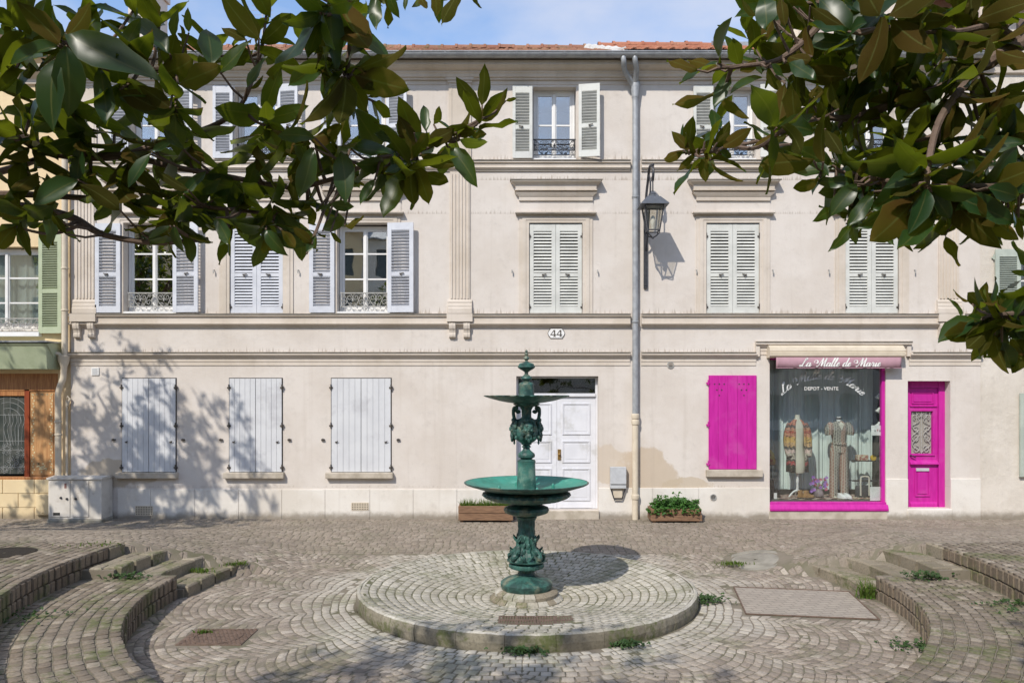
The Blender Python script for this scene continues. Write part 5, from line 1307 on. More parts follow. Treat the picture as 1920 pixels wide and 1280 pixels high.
# vase with orchids
vx, _ = iat(1535, 925, F+.38); vy = F + .38
vs_ = empty('flower_vase', (vx, vy, FZ), 'glass vase of purple and pink orchids in the shop window', 'vase')
Mx['vase'] = mat('smoky_vase', (0.16, 0.13, 0.13), (0.30, 0.24, 0.25), 0.15, 10); Mx['petal1'] = mat('purple_petal', (0.30, 0.13, 0.46), (0.42, 0.2, 0.6), .6, 20); Mx['petal2'] = mat('pink_petal', (0.45, 0.07, 0.13), (0.55, 0.18, 0.25), .6, 20)
b = MB(); b.lathe((vx, vy), [(.05, FZ + .025), (.085, FZ + .05), (.095, FZ + .10), (.075, FZ + .15), (.055, FZ + .18), (.06, FZ + .2)], 18); b.build('pot', Mx['vase'], vs_, smooth=True)
bl = MB(); bp_ = MB(); bs2 = MB(); g_ = random.Random(5)
for k in range(26):
    hx, hy, hz = vx + g_.uniform(-.14, .16), vy + g_.uniform(-.07, .07), FZ + g_.uniform(.12, .42); tgt = bl if g_.random() < .55 else bp_
    for j in range(5):
        a = 2*math.pi*j/5 + g_.random(); e = Vector((math.cos(a), -.35, math.sin(a)))*.038; p_ = Vector((hx, hy, hz)); sd = Vector((-math.sin(a), 0, math.cos(a)))*.017
        tgt.face(p_, p_ + e*.6 + sd, p_ + e, p_ + e*.6 - sd)
    bs2.tube([(vx, vy, FZ + .15), (hx, hy, hz)], .004, 4)
bl.build('purple_flowers', Mx['petal1'], vs_)['kind'] = 'stuff'; bp_.build('pink_flowers', Mx['petal2'], vs_)['kind'] = 'stuff'; bs2.build('stems', Mx['herb'], vs_)
# wire shelf at the right with bag, box and yellow tin
def wire_shelf(xa, xb, y0, y1, tops, label):
    t = empty('wire_shelf', ((xa+xb)/2, (y0+y1)/2, FZ), label, 'shelf')
    for x in (xa, xb):
        for y in (y0, y1):
            b = MB(); b.tube([(x, y, FZ), (x, y, tops[-1] + .14)], .006, 5); b.build('post', Mx['iron'], t)
    for z in tops:
        b = MB()
        for i in range(9): y = y0 + (y1-y0)*i/8; b.tube([(xa, y, z), (xb, y, z)], .003, 4)
        for x in (xa, xb, (xa+xb)/2): b.tube([(x, y0, z - .004), (x, y1, z - .004)], .004, 4)
        b.build('wire_tray', Mx['iron'], t)
    return t
xa, z1_ = iat(1600, 864, F+.5); xb, _ = iat(1648, 864, F+.5)
wire_shelf(xa, xb, F+.42, F+.70, [FZ+.32, z1_], 'black wire shelf at the right end of the shop window')
Mx['pouch'] = mat('embroidered_pouch', (0.55, 0.50, 0.36), (0.35, 0.12, 0.1), .8, 24, .48, .54); Mx['yellow_tin'] = mat('yellow_tin', (0.62, 0.40, 0.03), None, .4)
pp, zp = iat(1617, 861, F+.5)
b = MB(); b.box(pp - .11, pp + .11, F+.46, F+.60, z1_ + .006, z1_ + .12); o = b.build('box_bag', Mx['pouch'], bevel=.02); tag(o, 'cream embroidered box bag lying on the wire shelf', 'bag')
pp, zp = iat(1638, 856, F+.5); b = MB(); Mr = Matrix.Translation((pp, F+.52, z1_ + .062)) @ Matrix.Rotation(R(90), 4, 'X')
b.lathe((0, 0), [(.005, -.02), (.055, -.02), (.056, .02), (.04, .026), (.005, .022)], 20); b.v = [tuple(Mr @ Vector(v)) for v in b.v]; o = b.build('round_tin', Mx['yellow_tin'], smooth=True); tag(o, 'round yellow tin standing on the wire shelf', 'tin')
hb, _ = iat(1619, 915, F+.36); hbz = FZ + .015
t = empty('handbag', (hb, F+.36, hbz), 'dark handbag with tall cream handles under the wire shelf', 'handbag')
b = MB(); b.loft([(hbz, hb, F+.36, .16, .06), (hbz + .02, hb, F+.36, .17, .07), (hbz + .22, hb, F+.36, .15, .05), (hbz + .24, hb, F+.36, .145, .04)], 16); b.build('body', mat('charcoal_leather', (.05, .052, .055), None, .5), t, smooth=True)
b = MB()
b.tube(catmull([(hb - .08, F+.30, hbz + .05), (hb - .08, F+.30, hbz + .36), (hb - .05, F+.30, hbz + .41), (hb + .05, F+.30, hbz + .41), (hb + .08, F+.30, hbz + .36), (hb + .08, F+.30, hbz + .05)], 5), .016, 6); b.build('handle', Mx['manneq'], t, smooth=True)
xa, zl_ = iat(1444, 862, F+.5); xb, _ = iat(1452.5, 862, F+.5)
wire_shelf(xa - .22, xb, F+.42, F+.7, [FZ+.34, zl_ - .1], 'black wire shelf cut off by the left edge of the shop window')
Mx['scarf'] = mat('folded_scarf', (0.42, 0.30, 0.10), (0.30, 0.07, 0.06), .95, 9, .45, .55)
b = MB(); b.loft([(zl_ - .09, xa + .02, F+.54, .09, .08), (zl_, xa + .02, F+.54, .10, .08), (zl_ + .12, xa + .01, F+.54, .08, .06), (zl_ + .2, xa, F+.54, .03, .03)], 12); o = b.build('scarf', Mx['scarf'], smooth=True); tag(o, 'yellow and red scarf heaped on the left wire shelf', 'scarf')
# cards on the glass, spot lamps on the side rail
px0, pz0 = iat(1633, 816, F+.1); px1, pz1 = iat(1657, 797, F+.1)
b = MB(); b.box(px0, px1, F+.092, F+.096, pz0, pz1); o = b.build('small_sign', Mx['lettering']); tag(o, 'small white card with three red and black letters on the glass', 'sign')
for k, (c_, cl) in enumerate(zip('afa', ((.05, .05, .06), (.45, .03, .05), (.05, .05, .06)))):
    lt = block_text(c_, px0 + .075 + k*.045, pz0 + .07, .075, F+.0912, mat('card_ink', cl, None, .7), o, 'letter')
px0, pz0 = iat(1631, 938, F+.11); px1, pz1 = iat(1656, 912, F+.11)
b = MB(); b.box(px0, px1, F+.10, F+.104, pz0, pz1); o = b.build('notice', Mx['lettering']); tag(o, 'white printed notice in the lower right corner of the glass', 'notice')
b = MB()
for k in range(9): b.box(px0 + .03 + (.02 if k % 2 else 0), px1 - .03 - (.03 if k % 3 else 0), F+.0985, F+.0995, pz1 - .035 - k*.021, pz1 - .031 - k*.021)
b.build('print_lines', Mx['grey_metal'], o)
rx, _ = iat(1647, 700, F+.35)
for k, py in enumerate((742, 768, 795)):
    _, z = iat(0, py, F+.35); t = empty('spot_lamp', (rx, F+.35, z), ('top', 'middle', 'bottom')[k] + ' of three small white spot lamps at the window side', 'lamp', 'spot lamps')
    b = MB(); b.tube([(rx + .10, F+.35, z + .03), (rx, F+.35, z + .02)], .008, 6); b.build('arm', Mx['grey_metal'], t)
    b = MB(); Mr = Matrix.Translation((rx, F+.35, z)) @ Matrix.Rotation(R(35), 4, 'Y'); b.lathe((0, 0), [(.012, .05), (.025, .04), (.026, .0), (.045, -.05), (.04, -.05)], 12); b.v = [tuple(Mr @ Vector(v)) for v in b.v]; b.build('shade', Mx['white'], t, smooth=True)
b = MB(); b.box(rx + .09, rx + .16, F+.18, F+.5, FZ, 3.0); b.build('side_panel', mat('side_panel_wood', (.45, .40, .30), (.30, .26, .19), .8, 8), house)
# floor clutter: pale beads and trinkets
b = MB(); g_ = random.Random(9)
for k in range(160):
    x, _ = iat(g_.uniform(1596, 1650), 935, F+.3); b.ball((x, F + g_.uniform(.18, .42), FZ + .025), g_.uniform(.006, .014), seg=5, ring=3)
o = b.build('beads', Mx['pouch']); tag(o, 'strings of pale beads strewn on the shop window floor', kind='stuff')
pc, pzc = iat(1454, 934, F+.2); b = MB(); b.box(pc - .03, pc + .03, F+.2, F+.206, FZ + .015, FZ + .13); o = b.build('price_card', Mx['lettering']); tag(o, 'small white card leaning in the left corner of the shop window', 'card')
# ------------------------------------------------------------------ yellow house on the left
yh = empty('yellow_house', (-11, F, 0), 'yellow rendered house with a sage awning and carved wooden shopfront', 'house')
X0, X1 = -15.0, HX0 - .012; YF = F + .03
WN = (fx(-70), fx(74), fz(622), fz(462), .22)
b = MB(); wall_grid(b, X0, X1, -.05, 8.9, [WN, (fx(-300), fx(107), fz(905), fz(700), .3)], YF)
b.face((X1, YF, 8.5), (X1, YF+7, 8.5), (X1, YF+7, 8.9), (X1, YF, 8.9)); b.face((X0, YF, 8.9), (X1, YF, 8.9), (X1, YF+7, 8.9), (X0, YF+7, 8.9))
b.build('wall', Mx['yellow'], yh)
b = MB(); b.box(X0, X1-.01, YF+.5, YF+.55, 0, 8.6); b.build('inner_walls', Mx['dark'], yh)
b = MB(); b.prism([(YF+.01, fz(160)), (YF-.05, fz(158)), (YF-.06, fz(150)), (YF-.2, fz(140)), (YF-.22, fz(128)), (YF+.01, fz(126))], X0, X1); b.build('cornice', Mx['trim'], yh)
b = MB(); b.prism([(YF-.30, 8.78), (YF-.30, 8.72), (YF+3.6, 10.6), (YF+3.6, 10.66)], X0, X1 - .02); b.build('roof', Mx['tile'], yh)
# rusticated blocks at the foot
for r_ in range(3):
    z0 = -.05 + r_*.263; z1 = z0 + .255; off = .3 if r_ % 2 else 0; x = fx(107) + .16 - off
    while x > fx(0) - .8:
        b = MB(); b.box(x - .585, x, YF - .03, YF + .01, z0, z1); b.build('block', Mx['yblock'], yh, bevel=.006); x -= .595
b = MB(); b.box(fx(70), fx(97), YF-.08, YF+.005, fz(965), fz(926)); b.ball((fx(83), YF-.085, fz(960)), .012); b.build('meter_box', Mx['yblock'], yh, bevel=.012)
w = window(WN[0]+.02, WN[1]-.01, WN[2]+.03, WN[3]-.02, YF+.13, (.30, .66), yh, curtain=True, fw=.06)
railing(fx(-40), fx(73), fz(617), fz(596), YF+.04, Mx['wiron'], w, style=1)
b = MB(); b.box(WN[0], WN[1]+.03, YF-.10, YF+.15, fz(631), fz(622.6)); b.build('window_sill', Mx['white'], yh, bevel=.008)
louvre(fx(75), fx(120), fz(625), fz(441), YF-.08, Mx['green_pale'], yh, n=34, tilt=42, hinge_side=-1, slat_obj=False, latch=False, lab='open sage green louvred shutter', yaw=R(-5))
# sage fascia over the shopfront
b = MB(); b.rings([[(x, YF, fz(693)), (x - dx0, YF-.32, fz(693)), (x - dx1, YF-.44, fz(652)), (x + dx2, YF-.48, fz(647)), (x + dx2, YF, fz(640))] for x, dx0, dx1, dx2 in ((fx(-200), 0, 0, 0), (fx(112), .06, .0, .03))][::-1])
b.build('awning_fascia', Mx['green_pale'], yh, bevel=.006)
b = MB(); b.box(fx(-200), fx(117), YF-.5, YF-.001, fz(644.5), fz(642)); b.build('awning_cap', Mx['zinc'], yh)
# carved wooden shopfront
Yw = YF + .05
b = MB(); b.box(fx(-250), fx(107), Yw-.02, Yw+.08, fz(733), fz(700)); b.box(fx(-250), fx(107), Yw-.06, Yw+.1, fz(906), fz(894))
b.box(fx(43), fx(50), Yw, Yw+.08, fz(894), fz(733)); b.box(fx(98), fx(107), Yw, Yw+.08, fz(894), fz(733)); b.box(fx(-10), fx(43), Yw-.01, Yw+.06, fz(742), fz(733))
sf = b.build('shopfront', Mx['wood'], yh, bevel=.006); sf['label'] = 'varnished wooden shopfront with painted panel and leaded glass'
b = MB(); b.box(fx(42), fx(51), Yw-.02, Yw, fz(895), fz(730)); b.box(fx(99), fx(107), Yw-.02, Yw, fz(895), fz(730)); b.build('red_stile', Mx['wood_red'], sf)
b = MB(); b.box(fx(51.5), fx(98.5), Yw+.0, Yw+.03, fz(893), fz(734)); b.box(fx(54), fx(96), Yw-.012, Yw+.002, fz(890), fz(737)); b.build('painted_panel', Mx['wood_pale'], sf)
b = MB(); g_ = random.Random(3)
def petal(x, z, a, l_=.035): 
    e = Vector((math.cos(a), 0, math.sin(a)))*l_; s_ = Vector((-math.sin(a), 0, math.cos(a)))*l_*.35; p = Vector((x, Yw-.0145, z)); b.face(p, p + e*.5 - s_, p + e, p + e*.5 + s_)
for k in range(28):
    z = fz(888) + k*.054
    for xx, s in ((fx(58), 1), (fx(92), -1)): petal(xx + .012*math.sin(k*1.1), z, R(60 if k % 2 else 120), .045)
for k in range(8): petal(fx(58) + k*.048, fz(740), R(30 if k % 2 else 150), .04)
for k in range(16): petal(fx(75) + g_.uniform(-.08, .08), fz(880) + g_.uniform(-.03, .1), g_.uniform(0, 6.3), .05)
b.build('painted_flowers', Mx['cream_paint'], sf)
gx0_, gx1_, gz0_, gz1_ = fx(-60), fx(42), fz(889), fz(743)
b = MB(); b.box(gx0_, gx1_, Yw+.03, Yw+.036, gz0_, gz1_); lg = b.build('leaded_glass', Mx['stain'], sf)
b = MB(); Yl_ = Yw + .028; tb = lambda pts, r=.005: b.tube([(x, Yl_, z) for x, z in pts], r, 4)
for z in (gz0_+.12, gz0_+.45, gz0_+.62, gz1_-.35): tb([(gx0_, z), (gx1_, z)])
for x in (fx(12), fx(27), fx(41.5), fx(0)): tb([(x, gz0_), (x, gz1_)])
for (cx_, cz_, r_) in ((fx(16), fz(868), .11), (fx(33), fz(850), .10), (fx(6), fz(842), .10), (fx(36), fz(878), .08), (fx(2), fz(880), .07)):
    for j in range(8):
        a = 2*math.pi*j/8; tb([(cx_ + r_*.35*math.cos(a), cz_ + r_*.35*math.sin(a)), (cx_ + r_*math.cos(a-.25), cz_ + r_*math.sin(a-.25)), (cx_ + r_*1.15*math.cos(a), cz_ + r_*1.15*math.sin(a)), (cx_ + r_*math.cos(a+.25), cz_ + r_*math.sin(a+.25)), (cx_ + r_*.35*math.cos(a), cz_ + r_*.35*math.sin(a))])
for r_ in (.25, .36, .45): tb([(fx(8) + r_*math.cos(R(t_)), fz(790) + r_*math.sin(R(t_))) for t_ in range(-10, 120, 12)])
for k in range(6): tb([(p.x, p.y) for p in catmull([Vector((fx(2) + k*.07, fz(775), 0)), Vector((fx(4) + k*.07, fz(790), 0)), Vector((fx(0) + k*.07, fz(805), 0)), Vector((fx(8) + k*.05, fz(835), 0))], 4)])
b.build('lead_cames', Mx['lead'], lg)
# cream downpipe between the two houses
b = MB(); xq = fx(127.5); Yq = F - .10
b.tube([(xq, Yq, 8.6), (xq, Yq, fz(668))], .055, 12); b.lathe((xq - .02, Yq), [(.055, fz(696)), (.06, fz(688)), (.10, fz(676)), (.105, fz(668)), (.06, fz(666))], 12)
b.tube(catmull([(xq - .02, Yq, fz(690)), (xq - .03, Yq, fz(708)), (xq - .08, Yq, fz(722)), (fx(115), Yq, fz(738)), (fx(115), Yq, fz(760))], 5), .055, 12)
b.tube([(fx(115), Yq, fz(755)), (fx(115), Yq, -.03)], .055, 12)
for y in (505, 583, 790, 814): b.lathe((xq if y < 700 else fx(115), Yq), [(.055, fz(y+2)), (.066, fz(y+1)), (.066, fz(y-1)), (.055, fz(y-2))], 12)
b.tube([(fx(103), Yq-.05, fz(662)), (fx(118), Yq-.02, fz(664)), (fx(126), Yq, fz(670))], .035, 10)
b.build('downpipe', Mx['castpipe'], yh, smooth=True)
b = MB(); b.tube([(fx(127.5), F-.04, .0), (fx(127.5), F-.04, fz(752)), (fx(131), F-.06, fz(743)), (fx(134), F-.05, fz(748)), (fx(129), F-.05, fz(760))], .022, 8); b.build('cable_duct', Mx['castpipe'], yh)
# chimney stack behind the leaves
b = MB(); x0, z0 = iat(252, 80, 18.3); x1, z1 = iat(300, 0, 18.3); b.box(x0, x1, 18.0, 18.7, 9.5, z1+.6); b.box(x0-.05, x1+.05, 17.95, 18.75, z1 + .1, z1+.22); o = b.build('chimney', Mx['wall'], yh)

# ------------------------------------------------------------------ taller roughcast house on the right
rh = empty('roughcast_house', (11, F, 0), 'cream roughcast house with pale green shutters at the right edge', 'house')
X0, X1 = HX1 + .012, 15.0; YR = F + .02
W1 = (fx(1912), fx(2020), fz(640), fz(470), .2); W2 = (fx(1965), fx(2060), fz(893), fz(737), .2)
b = MB(); wall_grid(b, X0, X1, -.05, 9.6, [W1, W2], YR); b.face((X0, YR, 8.4), (X0, YR, 9.6), (X0, YR+8, 9.6), (X0, YR+8, 8.4)); b.build('wall', Mx['rough'], rh)
b = MB(); b.box(X0+.02, X1, YR+.4, YR+.45, 0, 9.5); b.build('inner_walls', Mx['dark'], rh)
b = MB(); b.prism([(YR+.01, fz(140)), (YR-.06, fz(138)), (YR-.08, fz(128)), (YR-.25, fz(110)), (YR-.28, fz(92)), (YR+.01, fz(90))], X0, X1); b.prism([(YR+.01, fz(310)), (YR-.08, fz(309)), (YR-.08, fz(303)), (YR+.01, fz(300))], X0, X1); b.build('cornice', Mx['trim'], rh)
b = MB(); b.prism([(YR-.35, 9.62), (YR-.35, 9.55), (YR+4, 11.9), (YR+4, 12.0)], X0, X1); b.build('roof', Mx['tile2'], rh)
for k, wn_ in enumerate((W1, W2)): window(wn_[0]+.01, wn_[1]-.01, wn_[2]+.01, wn_[3]-.01, YR+.12, (.36, .7), rh)
louvre(fx(1864), fx(1911), fz(640), fz(468), YR-.07, Mx['green_grey'], rh, n=34, tilt=42, hinge_side=-1, slat_obj=False, latch=False, lab='open pale grey green louvred shutter', stile=.07)
louvre(fx(1910), fx(1962), fz(893), fz(737), YR-.07, Mx['green_grey'], rh, n=30, tilt=42, hinge_side=-1, slat_obj=False, latch=False, stile=.07)
hinges(fx(1863), (fz(620), fz(482)), YR-.02, rh, Mx['green_grey'])
# gable stack rising behind the pale roof
x0, _ = iat(1452, 80, 19); x1, _ = iat(1516, 80, 19); _, z1 = iat(0, -60, 19)
b = MB(); b.box(x0, x1 + 1.2, 19, 20.2, 9.5, z1); o = b.build('chimney_stack', Mx['rough'], rh)
x0, _ = iat(1560, 80, 17); b = MB(); b.box(x0, 13, 17.2, 21, 9.0, 12.5); b.build('gable', Mx['rough'], rh)
# zinc skylight on the newer roof
sx0, _ = iat(1345, 88, 16.8); sx1, _ = iat(1405, 88, 16.8); b = MB()
zr = lambda y: 8.64 + (y - F + .3)/(18 - F + .3)*1.89
b.prism([(16.2, zr(16.2) + .06), (16.2, zr(16.2) + .14), (17.3, zr(17.3) + .16), (17.3, zr(17.3) + .06)], sx0, sx1); o = b.build('skylight', Mx['zinc'], house)
b = MB(); b.prism([(16.3, zr(16.3) + .145), (16.3, zr(16.3) + .15), (17.2, zr(17.2) + .165), (17.2, zr(17.2) + .16)], sx0+.06, sx1-.06); b.build('pane', Mx['glass'], o)
# television aerial
ax, az = iat(484, 80, 17.5); b = MB(); b.tube([(ax, 17.8, 10.4), (ax, 17.8, 11.9)], .012, 5)
for k in range(6): b.tube([(ax - .25 + .0*k, 17.8, 11.2 + k*.11), (ax + .25, 17.8, 11.2 + k*.11)], .006, 4)
b.build('aerial', Mx['grey_metal'], house)

# ------------------------------------------------------------------ row across the square, seen mirrored in the panes
def far_house(x0, x1, h, label, m, Yh=-17.0):
    o = empty('facing_house', ((x0+x1)/2, Yh, 0.3), label, 'house', 'houses across the square')
    hl = []
    n = int((x1 - x0)/2.2)
    for f_ in range(int(h/2.9)):
        for i in range(n):
            c = x0 + (x1-x0)*(i+.5)/n; hl.append((c-.5, c+.5, .9 + f_*2.9, 2.5 + f_*2.9, -.2))
    b = MB(); wall_grid(b, x0, x1, 0.3, h, hl, Yh); b.box(x0, x1, Yh - 8, Yh - .5, 0.3, h); b.build('wall', m, o)
    b = MB(); b.prism([(Yh + .3, h), (Yh + .3, h + .08), (Yh - 4, h + 2.2), (Yh - 8.3, h)], x0, x1); b.build('roof', Mx['zinc'], o)
    for k, hh in enumerate(hl):
        p = MB(); p.box(hh[0], hh[1], Yh - .2, Yh - .16, hh[2], hh[3]); p.build('window', Mx['stain'], o)
far_house(-48, -9, 12.2, 'ochre house facing the square behind the viewer', Mx['yellow']); far_house(-8.98, 8, 11.8, 'pale house facing the square behind the viewer', Mx['rough']); far_house(8.02, 48, 12.6, 'cream house facing the square behind the viewer', Mx['wall'])
# ------------------------------------------------------------------ the green cast-iron fountain
FZp = lambda py, r=0: EYE - (py - 745)/FPX*(CY - r)
zz_ = lambda y: FZp(y/2.46 + 640)                # rows measured on an enlargement
rr2 = lambda w: w*.002705
ft = empty('fountain', (CX, CY, float(zdish(0))), 'green cast-iron two-basin fountain standing on the round disc', 'fountain')
V_ = Mx['verdigris']
def turned(name, prof, seg=40, mod=None, m=None, par=None, smooth=True):
    b = MB(); b.lathe((CX, CY), [(rr2(w), zz_(y)) for y, w in prof][::-1], seg, mod, True); return b.build(name, m or V_, par or ft, smooth=smooth)
def lobes(n, amp, z0=None, z1=None): return lambda r, z, a: r*(1 + (amp*abs(math.sin(a*n/2)) - amp*.6 if (z0 is None or z0 <= z <= z1) else 0))
b = MB(); zb = float(zdish(0)); b.lathe((CX, CY), [(.425, zb - .05), (.41, zb), (.39, zb + .05), (.345, zb + .12), (.31, zb + .135), (.02, zb + .135)], 40)
mo = b.build('base_mound', Mx['joint_pale'], ft)
for rw_, (ra_, rb_, za_, zb_, nn_) in enumerate(((.452, .395, zb - .03, zb + .062, 20), (.395, .335, zb + .062, zb + .137, 17))):
    for i in range(nn_):
        a0 = 2*math.pi*(i + .03 + .5*rw_)/nn_; a1 = 2*math.pi*(i + .97 + .5*rw_)/nn_; s_ = MB(); jj_ = random.uniform(-.006, .006)
        s_.rings([[(CX + (rq + jj_)*math.cos(a), CY + (rq + jj_)*math.sin(a), zq2) for a in (a0, (a0 + a1)/2, a1)] + [(CX + (rq - .05)*math.cos(a), CY + (rq - .05)*math.sin(a), zq2 - .0) for a in (a1, (a0 + a1)/2, a0)] for rq, zq2 in ((ra_, za_), (ra_ + .002, (za_ + zb_)/2), (rb_ + .012, zb_ - .008), (rb_, zb_ - .002))])
        s_.build('mound_stone', Mx['cob_disc'] if random.random() < .6 else Mx['block'], mo)
zc0 = zb + .135
b = MB(); b.lathe((CX, CY), [(.29, zc0 - .02), (.308, zc0 + .015), (.318, zc0 + .05), (.318, zc0 + .075), (.300, zc0 + .098), (.292, zc0 + .102), (.285, zc0 + .108), (.25, zc0 + .122), (.20, zc0 + .14), (.145, zc0 + .158), (.105, zc0 + .178), (.094, zc0 + .205), (.10, zc0 + .228), (.14, zc0 + .24), (.165, zc0 + .248)], 48, lambda r, z, a: r*(1 + (.03*abs(math.sin(a*6)) if z < zc0 + .08 else (.06*abs(math.sin(a*8)) if .12 < z - zc0 < .23 else 0))), True)
b.build('foot', V_, ft, smooth=True)
zk = zc0 + .245
# knop, dolphin stem, neck
hst = zz_(815) - zk
turn = [(.165, zk), (.203, zk + .015), (.213, zk + .04), (.206, zk + .065), (.18, zk + .078), (.20, zk + .092), (.243, zk + .10), (.245, zk + .112)]
b = MB(); b.lathe((CX, CY), turn, 40, lambda r, z, a: r*(1 + (.05*abs(math.sin(a*10)) if .01 < z - zk < .07 else 0)), True); b.build('knop', V_, ft, smooth=True)
z0s, z1s = zk + .112, zz_(812)
b = MB(); n_ = 22; prof = []
for i in range(n_+1):
    t = i/n_; prof.append((float(np.interp(t, [0, .06, .14, .26, .38, .52, .7, .9, 1], [.21, .205, .165, .118, .115, .105, .10, .105, .112])), z0s + (z1s - z0s)*t))
def stem_mod(r, z, a):
    t = (z - z0s)/(z1s - z0s); return r*(1 + .07*math.sin(a*8)*(1 - .5*t) + .05*math.sin(a*16 + 3*math.sin(t*9)) + .03*math.sin(t*40 + a*4))
b.lathe((CX, CY), prof, 64, stem_mod, True); b.build('stem', V_, ft, smooth=True)
for k in range(4):                                # dolphins curling down the stem, acanthus between
    a = R(45 + 90*k); d = Vector((math.cos(a), math.sin(a), 0)); H = z1s - z0s
    P_ = lambda r_, t_, s_=0: Vector((CX, CY, z0s)) + d*r_ + Vector((-d.y, d.x, 0))*s_ + Vector((0, 0, H*t_))
    b = MB(); b.tube(catmull([P_(.225, .03, -.02), P_(.225, .10), P_(.175, .19, .015), P_(.135, .30, -.005), P_(.135, .42, -.02), P_(.15, .50, .0), P_(.135, .60, .025)], 5), list(np.interp(np.linspace(0, 1, 31), [0, .1, .22, .4, .6, .75, .82, 1], [.022, .036, .040, .034, .026, .018, .022, .006])), 9)
    b.ball(P_(.232, .06), .030, .030, .022, 8, 5); b.ball(P_(.222, .13, .03), .013, seg=6, ring=4); b.ball(P_(.222, .13, -.03), .013, seg=6, ring=4)
    for s7 in (-1, 1):
        b.rings([[P_(.15 + .0*j, .46 + .05*j, s7*(.01 + .03*j)) + Vector((0, 0, .012*u)) for u in (-1, 1)] + [P_(.165, .46 + .05*j, s7*(.01 + .03*j)) + Vector((0, 0, .012*u)) for u in (1, -1)] for j in range(3)])
        b.tube(catmull([P_(.20, .16, s7*.03), P_(.225, .24, s7*.06), P_(.19, .27, s7*.085)], 4), list(np.linspace(.018, .005, 9)), 6)
    b.build('dolphin', V_, ft, smooth=True)
    a = R(90*k); d = Vector((math.cos(a), math.sin(a), 0))
    b = MB()
    for sgn in (-1, 1):
        b.tube(catmull([P_(.20, .02, sgn*.02), P_(.225, .10, sgn*.05), P_(.185, .16, sgn*.075)], 4), list(np.linspace(.02, .006, 9)), 6)
        for j in range(4):
            b.ball(P_(.195 - [0, .06, .085, .095][j], .07 + .15*j, sgn*(.032 - .003*j)), .026 - .003*j, .024 - .003*j, .034, 7, 4)
    b.build('acanthus_leaf', V_, ft, smooth=True)
b = MB(); b.lathe((CX, CY), [(.115, z1s - .02), (.13, z1s), (.13, z1s + .015), (.11, z1s + .02), (.12, zz_(803)), (.19, zz_(798)), (.255, zz_(788)), (.272, zz_(775)), (.262, zz_(764)), (.22, zz_(756)), (.16, zz_(750)), (.15, zz_(742))], 60, lambda r, z, a: r*(1 + (.05*abs(math.sin(a*10)) if zz_(797) < z < zz_(757) else 0)), True); b.build('gadrooned_collar', V_, ft, smooth=True)
b = MB(); b.lathe((CX, CY), [(.15, zz_(744)), (.30, zz_(738)), (.42, zz_(730)), (.50, zz_(718)), (.535, zz_(706)), (.525, zz_(697)), (.47, zz_(690)), (.40, zz_(686))], 96, lambda r, z, a: r*(1 + (.045*abs(math.sin(a*16)) if r > .25 else 0)), True); b.build('gadrooned_bowl', V_, ft, smooth=True)
zrim = FZp(903)
b = MB(); b.lathe((CX, CY), [(.39, zz_(688)), (.55, zz_(680)), (.66, zrim - .055), (.74, zrim - .03), (.772, zrim - .014), (.778, zrim - .004), (.770, zrim + .002), (.755, zrim)], 80, lambda r, z, a: r*(1 + (.006*math.sin(a*60) if .5 < r < .75 else 0))); lb = b.build('lower_basin', V_, ft, smooth=True)
b = MB(); b.lathe((CX, CY), [(.7555, zrim), (.742, zrim - .008), (.66, zrim - .035), (.645, zrim - .045), (.50, zrim - .085), (.10, zrim - .10)], 80); b.build('basin_lining', Mx['basin'], lb, smooth=True)
b = MB()
for k in range(4):
    a = R(20 + 90*k); b.lathe((CX + .36*math.cos(a), CY + .36*math.sin(a)), [(.02, zrim - .10), (.018, zrim - .05), (.006, zrim - .03)], 8, None, True)
b.build('water_jet', Mx['basin'], lb)
turned('pedestal', [(551, 41), (555, 42), (560, 40), (566, 40), (600, 41), (690, 45)], 24, lambda r, z, a: r*(1 + .012*math.cos(8*a)), Mx['pedestal'])
turned('baluster', [(468, 24), (474, 24), (478, 15), (482, 20), (486, 22), (490, 15), (498, 17), (508, 26), (516, 36), (524, 38), (532, 37), (538, 28), (541, 25), (545, 38), (549, 42), (552, 42)], 40, lambda r, z, a: r*(1 + (.06*abs(math.sin(a*7)) if zz_(536) < z < zz_(504) else 0)))
turned('vase', [(286, 58), (292, 55), (297, 40), (303, 28), (315, 22), (345, 21), (355, 26), (362, 36), (375, 46), (400, 54), (425, 56), (445, 50), (458, 38), (466, 26), (470, 22)], 48, lambda r, z, a: r*(1 + (.05*math.sin(a*12) if zz_(440) < z < zz_(370) else (.10*abs(math.sin(a*6)) if z > zz_(350) else (.06*abs(math.sin(a*10)) if z < zz_(440) else 0)))))
zm_ = zz_(408)
